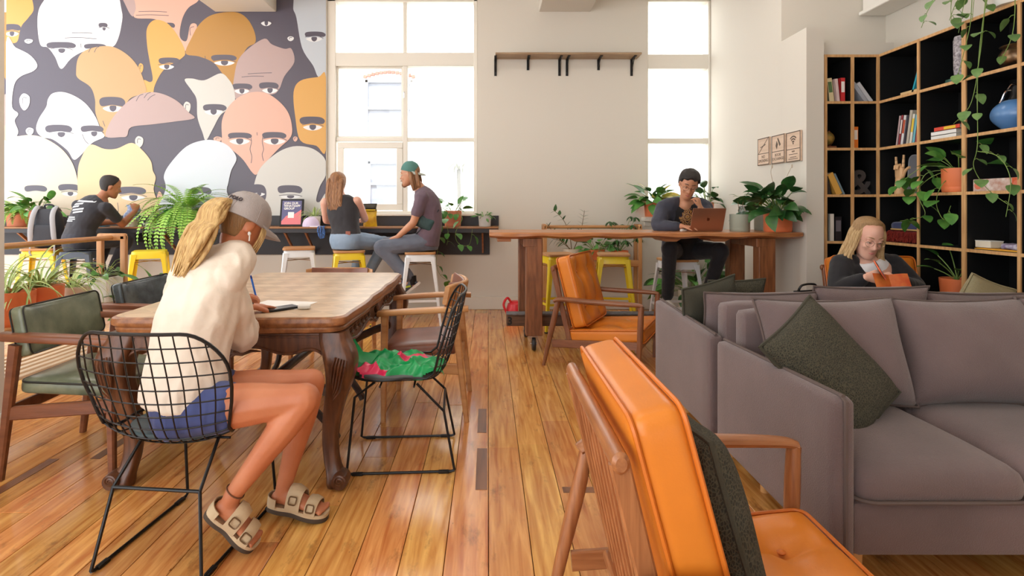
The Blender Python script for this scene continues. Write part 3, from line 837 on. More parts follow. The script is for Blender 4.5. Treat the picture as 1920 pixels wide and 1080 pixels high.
armchair('armchair', 'dark blackish leather armchair with wooden arms beside the wooden handrail', (-2.01, 3.60, 0), 0.03, vdark, walnut, 'vintage', 'vintage leather armchairs', pip).scale = (.9, 1, 1)
armchair('armchair', 'blond oak armchair with brown leather seat behind the green bag chair', (-.40, 3.5, 0), PI, brown_l, oak, 'blond', 'blond oak armchairs', None).scale = (.85, 1, 1)
armchair('armchair', 'blond oak armchair with brown leather back at the far end of the table', (-1.28, 4.60, 0), -PI / 2, brown_l, oak, 'blond', 'blond oak armchairs', None).scale = (.95, 1, .9)

# ---------------------------------------------------------------- metal bar stools
st_yellow = mat('yellow_enamel', (244, 214, 36), .32, coat=.3)
st_white = mat('white_enamel', (232, 234, 236), .35, coat=.3)
st_dark = mat('dark_blue_enamel', (62, 70, 84), .4)
st_gap = mat('stool_socket', (40, 40, 40), .6)
def stool(name, label, m, wooden, loc, rz, H=.80, group='metal bar stools'):
    t = thing(name, label, 'stool', loc, rz, group)
    zt = H - (.022 if wooden else 0)
    g = G(); hw = .152
    g.loft([[V((x * s, y * s, z)) for x, y in rrect(2 * hw, 2 * hw, .05, 5)] for s, z in ((1.035, zt - .075), (1.0, zt - .012), (.97, zt - .002), (.9, zt))]); g.build('seat', m, t, ang=50)
    if wooden:
        g = G(); g.loft([[V((x * s, y * s, z)) for x, y in rrect(.325, .325, .045, 5)] for s, z in ((.99, zt - .001), (1.0, zt + .004), (1.0, zt + .018), (.985, H))]); g.build('wooden_top', oak, t)
    for sx in (-1, 1):
        for sy in (-1, 1):
            g = G(); rings = []
            for z, c, w, dep in ((zt - .03, .128, .062, .03), (zt - .12, .142, .046, .03), (zt * .45, .178, .034, .026), (.012, .212, .024, .02)):
                # folded corner leg: an L that wraps the stool corner
                o = V((sx * c, sy * c, z)); e = w * .5
                P = [V((sx * e, sy * e * .55, 0)), V((sx * e * .55, sy * e, 0)), V((-sx * e, sy * e, 0)), V((-sx * e, sy * (e - .006), 0)), V((sx * e * .4, sy * (e - .008), 0)), V((sx * (e - .008), sy * e * .4, 0)), V((sx * (e - .006), -sy * e, 0)), V((sx * e, -sy * e, 0))]
                rings.append([o + p for p in P])
            g.loft(rings); lg = g.build('leg', m, t, ang=30)
            q = G(); q.box((sx * .214, sy * .214, .006), (.03, .03, .012), bev=.003); q.build('rubber_foot', st_gap, lg)
    g = G()
    for a, b in (((-1, -1), (1, -1)), ((1, -1), (1, 1)), ((1, 1), (-1, 1)), ((-1, 1), (-1, -1))):
        g.bar((a[0] * .19, a[1] * .19, .27), (b[0] * .19, b[1] * .19, .27), .006, .024)
    g.build('foot_ring', m, t, smooth=False)
    g = G()
    for a, b in (((-1, -1), (1, 1)), ((1, -1), (-1, 1))): g.tube([(a[0] * .14, a[1] * .14, zt - .11), (b[0] * .14, b[1] * .14, zt - .11)], .005, 6)
    g.build('cross_brace', chrome, t)
    return t
def S_at(u, d): return ((u - CU) * d / F, d, 0)
stool('bar_stool', 'yellow metal bar stool under the backpack at the bar', st_yellow, True, S_at(80, 6.12), .35, .80)
stool('bar_stool', 'dark blue metal bar stool under the man in the printed black shirt', st_dark, False, S_at(152, 5.93), .2, .78)
stool('bar_stool', 'empty yellow metal bar stool without wooden top below the hanging fern', st_yellow, False, S_at(281, 5.75), .45, .80)
stool('bar_stool', 'white metal bar stool mostly hidden behind the blonde woman in the cap', st_white, True, S_at(425, 5.95), .3, .80)
stool('bar_stool', 'empty white metal bar stool with wooden top below the framed poster', st_white, True, S_at(561, 5.95), .3, .82)
stool('bar_stool', 'yellow metal bar stool under the woman in the black tank top', st_yellow, True, S_at(654, 5.95), .3, .79)
stool('bar_stool', 'white metal bar stool under the man in the green cap', st_white, True, S_at(788, 5.95), .12, .775)
stool('bar_stool', 'yellow metal bar stool left behind the tufted orange armchair', st_yellow, True, S_at(1047, 5.75), .25, .77)
stool('bar_stool', 'yellow metal bar stool right behind the tufted orange armchair', st_yellow, True, S_at(1150, 5.75), -.15, .77)
stool('bar_stool', 'white metal bar stool under the man with the laptop', st_white, True, S_at(1270, 5.55), .12, .735)

# ---------------------------------------------------------------- tufted orange lounge chairs
leather_btn = mat('leather_button', (206, 112, 32), .4)
def lounge(name, label, loc, rz, fm, slats=True):
    """local: x forward, y left"""
    t = thing(name, label, 'armchair', loc, rz, 'tufted orange leather lounge chairs')
    for s in (-1, 1):
        y = s * .335
        g = G(); a = crom([(-.36, y * .97, .515), (-.30, y * 1.0, .535), (-.1, y * 1.03, .532), (.12, y * 1.03, .533), (.27, y * 1.0, .533), (.315, y * .99, .524)], 4)
        n = len(a); g.tube(a, [.016 + .008 * math.sin(PI * min(1, .1 + i / n)) for i in range(n)], 10, flat=(1.35, .85), up=(0, 0, 1)); g.build('armrest', fm[0], t)
        g = G(); g.tube(crom([(.31, y * .99, .528), (.305, y * .99, .50), (.295, y * .97, .30), (.28, y * .95, 0)], 4), [.022, .021, .021, .021, .021, .022, .023, .023, .022, .02, .018, .016, .013], 10); g.build('leg', fm[2], t)
        g = G(); g.tube(crom([(-.335, y * .97, .525), (-.36, y * .97, .40), (-.41, y * .96, .2), (-.455, y * .95, 0)], 4), [.019, .021, .022, .023, .024, .024, .023, .022, .02, .019, .017, .015, .013], 10); g.build('leg', fm[2], t)
        g = G(); g.bar((-.385, y * .93, .18), (.29, y * .93, .23), .02, .06, bev=1); g.build('side_rail', fm[0], t)
        g = G(); g.bar((-.245, y * .88, .19), (-.383, y * .88, .762), .02, .042, (1, 0, 0), bev=1); g.build('back_post', fm[2], t)
    g = G(); g.tube([(-.383, y, .765) for y in (-.318, -.31, -.1, .1, .31, .318)], [.012, .019, .02, .02, .019, .012], 12, flat=(.95, 1.2)); g.build('top_rail', fm[1], t)
    g = G(); g.bar((-.27, -.30, .205), (-.27, .30, .205), .04, .03, bev=1); g.build('seat_rail', fm[1], t); g = G(); g.bar((.27, -.32, .20), (.27, .32, .20), .03, .045, bev=1); g.build('seat_rail', fm[1], t)
    for k in range(8):
        y = -.245 + .49 * k / 7; g = G(); g.bar((-.267, y, .215), (-.377, y, .745), .011, .014, (1, 0, 0), bev=1); g.build('slat', fm[2], t)
    def cushion(name, w, d, h, M, btn):
        g = G(); bts = [(-.14 * bx, .14 * by) for bx in (-1, 1) for by in (-1, 1)] if btn else []
        def fn(p):
            if p.z > 0:
                e = 0
                for bx, by in bts:
                    rr2 = (p.x - bx) ** 2 + (p.y - by) ** 2; e += .036 * math.exp(-rr2 / .0035) + .014 * math.exp(-min((p.x - bx) ** 2, (p.y - by) ** 2) / .0002)
                ed = max(0, 1 - (2 * p.x / w) ** 8) * max(0, 1 - (2 * p.y / d) ** 8) * max(0, min(1, (p.z - h * .25) / (h * .2)))
                p.z += .016 * (1 - (2 * p.x / w) ** 2) * (1 - (2 * p.y / d) ** 2) - e * ed
            return p
        rbox(g, (0, 0, 0), (w, d, h), .035, 20, fn); g.v = [M @ p for p in g.v]; c = g.build(name, leather_or, t, ang=70)
        for zz in (h / 2 - .008, -h / 2 + .008):
            q = G(); q.tube([M @ V((x, y, zz)) for x, y in rrect(w - .004, d - .004, .035, 5)], .0055, 6, closed=True); q.build('piping', leather_btn, c)
        for bx, by in bts:
            q = G(); q.ell((0, 0, 0), (.012, .012, .006), None, 10, 6); q.v = [M @ (p + V((bx, by, h / 2 - .026))) for p in q.v]; q.build('button', leather_btn, c)
        return c
    cushion('seat_cushion', .58, .60, .11, Matrix.Translation((.03, 0, .27)) @ roty(-.10), True)
    M = Matrix.Translation((-.238, 0, .588)) @ roty(-.26) @ Matrix(((0, 0, 1, 0), (0, 1, 0, 0), (-1, 0, 0, 0), (0, 0, 0, 1)))
    cushion('back_cushion', .56, .60, .12, M, True)
    return t
lounge('lounge_chair', 'orange leather lounge chair closest to the camera, seen from behind', (.64, 1.385, -.012), 0.0, ash)
lounge('lounge_chair', 'tufted orange leather lounge chair in front of the high table', (.99, 4.46, 0), -.47, wal3)
lounge('lounge_chair', 'orange leather lounge chair the reading woman sits in', (2.93, 4.03, 0), -PI / 2 - .14, wal3)
# ---------------------------------------------------------------- lettering
def text(s, size, M, ext=0.001, align='LEFT', sp=1.0, bold=0.0):
    c = bpy.data.curves.new('t', 'FONT'); c.body = s; c.size = size; c.extrude = ext; c.align_x = align; c.space_line = sp; c.offset = bold; c.resolution_u = 3
    o = bpy.data.objects.new('t', c); COL.objects.link(o)
    me = bpy.data.meshes.new_from_object(o.evaluated_get(bpy.context.evaluated_depsgraph_get()))
    g = G(); g.add([M @ v.co for v in me.vertices], [tuple(p.vertices) for p in me.polygons])
    bpy.data.objects.remove(o); bpy.data.curves.remove(c); bpy.data.meshes.remove(me)
    return g

# ---------------------------------------------------------------- long window bar
bar_black = mat('black_board', (44, 42, 46), .5, bump=.03, bscale=60)
bar_top = wood('bar_top_ply', (176, 124, 76), (140, 94, 56), 0, .35, 18)
BX0, BX1, BYF, BZ = -6.5, .12, 6.34, 1.02
bc = thing('bar_counter', 'long black wall bar with thin wooden top under the mural and window', 'counter', (0, YB, 0))
g = G(); g.box(((BX0 + BX1) / 2, (BYF - YB) / 2 - .005, BZ - .009), (BX1 - BX0, YB - BYF - .01, .018), bev=.003); g.build('worktop', bar_top, bc, smooth=False)
g = G(); g.box(((BX0 + BX1) / 2, BYF - YB + .02, BZ - .043), (BX1 - BX0, .022, .05), bev=.003); g.build('front_edge', bar_black, bc, smooth=False)
g = G(); g.box(((BX0 + .13) / 2, -.016, BZ + .062), (.13 - BX0, .026, .124), bev=.003); g.build('upstand', bar_black, bc, smooth=False)
g = G(); g.box(((BX0 + .02) / 2, -.016, .84), (.02 - BX0, .026, .34), bev=.003); g.build('wall_panel', bar_black, bc, smooth=False)
strip = wood('thin_wood_strip', (170, 112, 70), (140, 88, 54), 2, .4)
for u in (60, 322, 545, 583, 700, 905):
    xx = (u - CU) * 6.6 / F; g = G(); g.bar((xx + .0, -.03, .70), (xx - .0, BYF - YB + .05, BZ - .05), .02, .03); g.build('bracket', strip, bc, smooth=False)
g = G(); g.box(((262 - CU) * 6.7 / F, -.045, .87), (.14, .03, .09), bev=.006); g.build('socket_box', black_metal, bc)

# ---------------------------------------------------------------- coat shelf with brackets
sh = thing('wall_shelf', 'thin wooden wall shelf on black brackets between the two windows', 'shelf', (0, YB, 0))
shw = wood('shelf_board_oak', (176, 148, 118), (150, 122, 92), 0, .5)
g = G(); g.box((px(1061), -.125, pz(110)), (px(1193) - px(928), .23, .022), bev=.003); g.build('shelf_board', shw, sh, smooth=False)
for u, ln in ((929, .2), (990, .13), (1049, .2), (1063, .2), (1122, .13), (1184, .2)):
    xx = px(u); g = G(); zz = pz(110) - .012
    g.bar((xx, -.006, zz), (xx, -.006, zz - ln), .03, .008, (0, 1, 0)); g.bar((xx, -.004, zz - .005), (xx, -.20, zz - .005), .03, .006); g.bar((xx, -.008, zz - ln * .75), (xx, -.14, zz - .01), .006, .012); g.build('bracket', black_metal, sh, smooth=False)

# ---------------------------------------------------------------- high table on castors
slab = wood('recycled_timber_slab', (198, 134, 82), (158, 98, 58), 0, .3, 18)
post = wood('recycled_timber_post', (150, 96, 60), (110, 68, 42), 2, .42, 26)
rail = wood('recycled_timber_rail', (120, 86, 62), (76, 54, 42), 0, .55, 26)
grey_paint = mat('worn_grey_paint', (120, 122, 128), .6, col2=(92, 84, 78), vscale=20)
ht = thing('high_table', 'long reclaimed timber high table on castor wheels', 'table', (0, 4.75, 0))
HZ = 1.03
def slab_edge(z0, z1, y0, y1):
    g = G(); n = 40; rings = []
    for i in range(n + 1):
        x = .012 + (2.715 - .012) * i / n
        w = .008 * math.sin(i * .7) + .005 * math.sin(i * 1.9 + 1); dz = .006 * math.sin(i * .9 + 2)
        e = .02 if i in (0, n) else 0
        rings.append([V((x, y0 + .012 + w + e, z1)), V((x, y0 + w + e, z1 - .008)), V((x, y0 + w + e, z0 + .02 + dz)), V((x, y0 + .05 + w + e, z0 + dz)), V((x, y1 - .02, z0)), V((x, y1, z1 - .006)), V((x, y1 - .01, z1))])
    g.loft(rings); return g
slab_edge(HZ - .052, HZ, 0, .66).build('tabletop', slab, ht, ang=25)
for x in (.40, 2.42):
    for y in (.06, .56):
        x0_ = x; x = x - (.035 if y > .3 else 0)
        g = G(); g.box((x, y + .05, .555), (.145, .115, .85), bev=.006); g.build('leg', post, ht, smooth=False)
        w = thing('castor', '', '', (x, y + .05, .0)); del w['label'], w['category']; w.parent = ht
        q = G(); M = roty(PI / 2); q.lathe([(.02, -.016), (.052, -.016), (.056, -.008), (.056, .008), (.052, .016), (.02, .016)], (0, -.02, .056), 20, M); q.build('wheel', mat('black_rubber', (34, 34, 36), .5), w)
        q = G(); q.box((0, 0, .124), (.075, .075, .01)); q.box((-.026, -.015, .085), (.005, .05, .08)); q.box((.026, -.015, .085), (.005, .05, .08)); q.lathe([(.01, -.03), (.01, .03)], (0, -.02, .056), 10, M); q.build('fork', chrome, w, smooth=False)
    g = G(); g.box((x, .36, HZ - .09), (.12, .62, .075), bev=.005); g.build('bearer', post, ht, smooth=False)
for x in (.82, 1.62, 2.05): 
    g = G(); M = frame((x, .16, HZ - .052), X, -Z, Y); g.prism([(-.11, 0), (.11, 0), (.05, .035), (-.05, .035)], .3, M); g.build('cleat', slab, ht, smooth=False)
g = G(); g.box((.14, .28, HZ - .068), (.12, .4, .03), bev=.004); g.build('end_cleat', slab, ht, smooth=False)
g = G(); g.box((1.4, .40, .205), (2.46, .09, .105), bev=.006); g.build('foot_rail', rail, ht, smooth=False)
g = G(); g.box((1.4, .40, .263), (2.46, .12, .016), bev=.003); g.build('foot_plate', grey_paint, ht, smooth=False)
text('3', .10, frame((.176, .352, .168), X, Z, -Y), .0015, bold=.003).build('stencilled_numeral', mat('stencil_black', (30, 28, 26), .6), ht, smooth=False)

# ---------------------------------------------------------------- sofas, back to back
def fabric(name, c, c2):
    m = mat(name, c, .88, col2=c2, vscale=3.0, bump=.35, bscale=260, sheen=.25)
    return m
sofa_f = fabric('taupe_upholstery', (116, 98, 97), (102, 86, 85))
sofa_seam = mat('taupe_piping', (96, 82, 78), .85)
leg_w = wood('sofa_leg_oak', (214, 164, 104), (190, 138, 84), 2, .4)
def sofa(name, label, loc, rz):
    t = thing(name, label, 'sofa', loc, rz, 'taupe sofas back to back')
    HL = .87
    for s in (-1, 1):
        g = G()
        def fn(p):
            if p.z > 0: p.z += .03 * (p.y / .44) * .5
            return p
        rbox(g, (s * (HL - .0375), 0, .405), (.075, .88, .49), .026, 10, fn); a = g.build('arm', sofa_f, t, ang=70)
        for e in (-1, 1):
            q = G(); q.tube([(s * (HL - .0375) + e * .0, y, .652 + .015 * y / .44) for y in (-.43, 0, .43)] if e < 0 else [(s * (HL - .0375), .442, .18), (s * (HL - .0375), .442, .655), (s * (HL - .0375), .41, .668)], .007, 6); q.build('piping', sofa_seam, a)
    g = G(); rbox(g, (0, -.375, .49), (2 * HL - .16, .12, .60), .04, 8); g.build('back', sofa_f, t, ang=70)
    g = G(); g.box((0, .02, .25), (2 * HL - .15, .80, .17), bev=.02, seg=2); g.build('base', sofa_f, t)
    w = (2 * HL - .15) / 3
    for k in range(3):
        x = -HL + .075 + w * (k + .5); g = G()
        def fn(p):
            if p.z > 0: p.z += .03 * (1 - (2 * p.x / w) ** 4) * (1 - abs(p.y / .37) ** 4)
            return p
        rbox(g, (x, .075, .385), (w - .004, .75, .115), .05, 12, fn); c = g.build('seat_cushion', sofa_f, t, ang=70)
        q = G(); q.tube([(x + a, .075 + b, .352) for a, b in rrect(w + .004, .758, .05, 4)], .006, 6, closed=True); q.build('piping', sofa_seam, c)
    for sx in (-1, 1):
        for y in (-.30, .30):
            g = G(); g.lathe([(.018, 0), (.022, .17)], (sx * (HL - .16), y, 0), 14); g.build('leg', leg_w, t)
    return t
sofa('sofa', 'taupe fabric sofa in front, facing the camera', (1.925, 2.135, 0), PI)
sofa('sofa', 'taupe fabric sofa behind, turned to the reading woman', (1.925, 3.085, 0), 0)
def cushion(name, label, cat, grp, base, zax, xax, w, h, th, m, seed, pinch=.06, seam=None, sag=0.0):
    z = V(zax).normalized(); x = V(xax); x = (x - z * x.dot(z)).normalized(); y = z.cross(x)
    M = Matrix((x, y, z)).transposed().to_4x4()
    t = thing(name, label, cat, base, 0, grp)
    g = G(); pillow(g, w, h, th, M, 16, pinch, seed, 0); g.build('cover', m, t, ang=80)
    g = G()
    q = G(); pillow(q, w, h, th, M, 16, pinch, seed, .007, sag=sag); nn = 4 * 16 * 6
    g.add(q.v[-nn:], [tuple(i - (len(q.v) - nn) for i in f) for f in q.f if min(f) >= len(q.v) - nn]); g.build('piping', seam or m, t)
    return t
for k, (x, lab) in enumerate(((1.41, 'taupe back cushion at the left end of the front sofa'), (1.955, 'middle taupe back cushion of the front sofa'), (2.50, 'taupe back cushion at the cropped right end of the front sofa'))):
    cushion('back_cushion', lab, 'cushion', 'taupe sofa back cushions', (x, 2.20, .455), (0.0, .33, .94), (1, .04 * (k - 1), .03 * (1 - k)), .575, .435, .235, sofa_f, k + 3, .085, sofa_seam)
for k, (x, zr, lab) in enumerate(((1.42, 0, 'taupe back cushion left on the rear sofa, beside the dark knitted one'), (1.99, .03, 'tallest taupe back cushion of the rear sofa, below the reading woman'), (2.56, .0, 'taupe back cushion at the right end of the rear sofa'))):
    cushion('back_cushion', lab, 'cushion', 'taupe sofa back cushions', (x, 2.995, .445 + zr), (0.0, -.30, .95), (1, 0, .05 * (1 - k)), .60, .38, .21, sofa_f, k + 9, .08, sofa_seam)
def knit():
    m = bpy.data.materials.new('olive_knit'); m.use_nodes = True; N = m.node_tree.nodes; L = m.node_tree.links; b = N['Principled BSDF']
    tc = N.new('ShaderNodeTexCoord'); vo = N.new('ShaderNodeTexVoronoi'); vo.inputs['Scale'].default_value = 165; vo.feature = 'DISTANCE_TO_EDGE'
    mp = N.new('ShaderNodeMapping'); mp.inputs['Scale'].default_value = (1, 1, .62); mp.inputs['Rotation'].default_value = (.3, .5, .4); L.new(tc.outputs['Object'], mp.inputs[0]); L.new(mp.outputs[0], vo.inputs['Vector'])
    rp = N.new('ShaderNodeValToRGB'); rp.color_ramp.elements[0].position = .02; rp.color_ramp.elements[0].color = lin((84, 80, 64)); rp.color_ramp.elements[1].position = .2; rp.color_ramp.elements[1].color = lin((50, 49, 40))
    L.new(vo.outputs['Distance'], rp.inputs[0]); L.new(rp.outputs[0], b.inputs['Base Color']); b.inputs['Roughness'].default_value = .95
    bp = N.new('ShaderNodeBump'); bp.invert = True; bp.inputs['Strength'].default_value = .9; bp.inputs['Distance'].default_value = .006; L.new(vo.outputs['Distance'], bp.inputs['Height']); L.new(bp.outputs[0], b.inputs['Normal'])
    return m
knit_m = knit(); knit_plain = mat('olive_cotton', (66, 64, 52), .95, bump=.3, bscale=200)
kg = 'olive knitted throw cushions'
cushion('throw_cushion', 'olive knitted throw cushion tilted on the front sofa', 'cushion', kg, (1.43, 2.035, .46), (-.60, .26, .76), (.80, .36, .30), .36, .46, .15, knit_m, 21, .05, knit_plain)
cushion('throw_cushion', 'dark olive knitted cushion on the closest orange lounge chair', 'cushion', kg, (.578, 1.37, .335), (-.27, .05, .96), (-.02, 1, -.1), .44, .42, .15, knit_m, 22, .06, knit_plain)
cushion('throw_cushion', 'plain olive cushion leaning in the left corner of the rear sofa', 'cushion', kg, (1.265, 3.18, .45), (-.10, -.25, .95), (.9, .35, 0), .36, .40, .13, knit_plain, 23, .06)
cushion('throw_cushion', 'knitted cushion peeking over the rear sofa in front of the table legs', 'cushion', kg, (1.50, 3.42, .45), (0, -.2, .95), (1, .1, 0), .36, .37, .12, knit_m, 24, .06, knit_plain)
cushion('throw_cushion', 'beige olive cushion peeking over the rear sofa below the potted plant', 'cushion', kg, (2.80, 3.30, .45), (.35, -.2, .92), (1, .1, -.3), .30, .40, .12, mat('beige_olive_cover', (150, 140, 108), .95, bump=.4, bscale=120), 25, .06)

# ---------------------------------------------------------------- corner bookcase
ply = wood('ply_edge', (224, 180, 124), (200, 150, 98), 2, .45, 30)
blackb = mat('black_board_matt', (15, 15, 17), .55)
BXF, BXB = 3.383, 3.69
bk = thing('bookcase', 'tall black corner bookcase with plywood edges', 'bookcase', (0, 0, 0))
ZS = [2.556 - .403 * k for k in range(7)]
YD = [4.80, 4.352, 3.935, 3.525, 3.115, 2.705]
def board(name, x0, x1, y0, y1, z0, z1, face):
    """black board with a plywood strip on its visible edge"""
    g = G(); g.box(((x0 + x1) / 2, (y0 + y1) / 2, (z0 + z1) / 2), (x1 - x0, y1 - y0, z1 - z0), k=0)
    if face == 'x': g.box((x0 - .004, (y0 + y1) / 2, (z0 + z1) / 2), (.012, y1 - y0, z1 - z0), k=1)
    else: g.box(((x0 + x1) / 2, y0 - .004, (z0 + z1) / 2), (x1 - x0, .012, z1 - z0), k=1)
    return g.build(name, [blackb, ply], bk, smooth=False)
for y in YD: 
    th = .034 if y in (YD[2], YD[4]) else .022
    board('divider', BXF, BXB, y - th / 2, y + th / 2, 0, 2.567, 'x')
for z in ZS:
    for a, b in zip(YD, YD[1:]): board('shelf_board', BXF + .002, BXB, b + .011, a - .011, z - .011, z + .011, 'x')
for x in (2.917, 3.150, 3.372):
    th = .026; board('divider', x - th / 2, x + th / 2, 4.80, 5.15, 0, 2.567, 'y')
for z in ZS:
    for a, b in ((2.93, 3.137), (3.163, 3.359)): board('shelf_board', a, b, 4.802, 5.15, z - .011, z + .011, 'y')
g = G(); g.box((3.145, 5.152, 1.285), (.48, .012, 2.55)); g.build('back_panel', blackb, bk, smooth=False)
g = G(); g.box((3.688, 3.75, 1.285), (.012, 2.12, 2.55)); g.build('back_panel', blackb, bk, smooth=False)
g = G(); g.box((3.53, 4.97, 1.28), (.30, .32, 2.54)); g.build('corner_filler', blackb, bk, smooth=False)

# ---------------------------------------------------------------- plant stands (dowel rail, end frames, shelves)
pale_slat = wood('pale_slat_wood', (232, 212, 184), (214, 190, 158), 0, .5)
def plant_stand(label, loc, rz, L, D=.24, H=1.03, zsh=.45, low=None):
    """local x along the stand from 0 to L"""
    t = thing('plant_stand', label, 'plant stand', loc, rz, 'wooden plant stands')
    for x in (0, L):
        g = G(); pts = rrect(D, .2, .03, 4)
        for y in (-D / 2 + .022, D / 2 - .022): g.box((x, y, H / 2 - .01), (.04, .044, H - .02), bev=.004)
        g.box((x, 0, H - .03), (.04, D, .06), bev=.014, seg=2); g.build('end_frame', oak_z, t)
    g = G(); g.tube([(0, 0, H - .035), (L, 0, H - .035)], .02, 12); g.build('dowel', oak, t)
    g = G(); g.box((L / 2, 0, zsh - .012), (L - .04, D - .02, .024), bev=.003); g.box((L / 2, -D / 2 + .01, zsh + .02), (L - .04, .018, .07), bev=.003); g.build('shelf', oak, t, smooth=False)
    if low:
        for k in range(low):
            y = -D / 2 - .10 + (D + .2) * k / (low - 1); g = G(); g.box((L / 2, y, .19), (L + .1, .04, .022), bev=.003); g.build('slat', pale_slat, t, smooth=False)
    return t
plant_stand('wooden plant stand with round handrail at the left, full of potted plants', (-3.13, 4.62, 0), -PI / 2, 1.6, .24, 1.03, .48, 7)
plant_stand('wooden plant stand with round rail against the wall behind the high table', (.66, 6.52, 0), 0, 1.10, .24, 1.05, .58)
# ---------------------------------------------------------------- mural of crowded heads (flat paint on the wall)
MC = dict(d=(92, 86, 98), o=(226, 172, 92), w=(240, 240, 240), p=(230, 182, 162), b=(190, 140, 66), m=(190, 164, 160), g=(216, 214, 208), l=(204, 210, 218), t=(200, 164, 116), e=(228, 214, 192), y=(238, 208, 162), i=(222, 228, 238))
mm = {k: mat('mural_' + k, tuple(int(x * .94) for x in c), .4, bump=.02, bscale=40) for k, c in MC.items()}
mural = thing('mural', 'wall mural of crowded bald and dark-haired painted heads', 'mural', (0, YB, 0))
def wp(x, y, o): return V(((x / 3 - CU) * YB / F, -o, EYE - (y / 3 - CV) * YB / F))
lay = [0]; XMIN, XMAX = -330, 36
def paint(parent, name, pts, c, smooth=True, n=5):
    lay[0] += 1; o = .0016 + lay[0] * .00005
    P = crom(pts, n, True) if smooth else pts
    P = [(min(max(x, XMIN), XMAX), min(max(y, -60), 1212)) for x, y in P]
    g = G(); vs = [wp(x, y, o) for x, y in P]; g.add(vs, [tuple(range(len(vs)))])
    me = bpy.data.meshes.new(name); me.from_pydata([tuple(v) for v in vs], [], [tuple(range(len(vs)))]); me.update()
    if me.polygons[0].normal.y > 0: me.flip_normals()
    me.materials.append(mm[c]); return put(name, me, parent)
def brow(h, x0, x1, y0, y1):
    w = x1 - x0; hh = y1 - y0
    paint(h, 'eyebrow', [(x0, y0 + hh * .45), (x0 + w * .12, y0 + hh * .08), (x0 + w * .5, y0), (x0 + w * .85, y0 + hh * .12), (x1, y0 + hh * .55), (x1 - w * .1, y1), (x0 + w * .5, y0 + hh * .86), (x0 + w * .1, y1)], 'd')
def eye(h, x0, x1, y0, y1):
    w = x1 - x0; hh = y1 - y0
    paint(h, 'eye', [(x0, y0 + hh * .5), (x0 + w * .3, y0 + hh * .15), (x0 + w * .7, y0 + hh * .15), (x1, y0 + hh * .5), (x0 + w * .7, y1), (x0 + w * .3, y1)], 'w')
    paint(h, 'iris', [(x0 + w * .36, y0 + hh * .12), (x0 + w * .66, y0 + hh * .12), (x0 + w * .66, y0 + hh * .7), (x0 + w * .51, y1), (x0 + w * .36, y0 + hh * .7)], 'd')
    line(h, [(x0 - w * .06, y0 + hh * .1), (x0 + w * .3, y0 - hh * .12), (x0 + w * .75, y0 - hh * .1), (x1 + w * .08, y0 + hh * .35)])
def line(h, pts, w=3.2):
    P = crom(pts, 4); a = []; b = []
    for i, p in enumerate(P):
        q = P[min(i + 1, len(P) - 1)]; r = P[max(i - 1, 0)]; dx, dy = q[0] - r[0], q[1] - r[1]; l = math.hypot(dx, dy) or 1
        a.append((p[0] - dy / l * w / 2, p[1] + dx / l * w / 2)); b.append((p[0] + dy / l * w / 2, p[1] - dx / l * w / 2))
    paint(h, 'line', a + b[::-1], 'd', False)
def ear(h, x0, x1, y0, y1, c):
    w = x1 - x0; hh = y1 - y0
    paint(h, 'ear', [(x0, y0 + hh * .3), (x0 + w * .4, y0), (x1, y0 + hh * .2), (x1 - w * .05, y0 + hh * .7), (x0 + w * .5, y1), (x0 + w * .1, y0 + hh * .75)], c)
    line(h, [(x0 + w * .3, y0 + hh * .6), (x0 + w * .35, y0 + hh * .25), (x0 + w * .75, y0 + hh * .28)])
XMAX = 1834
paint(mural, 'dark_ground', [(XMIN, -60), (1834, -60), (1834, 1212), (XMIN, 1212)], 'd', False)
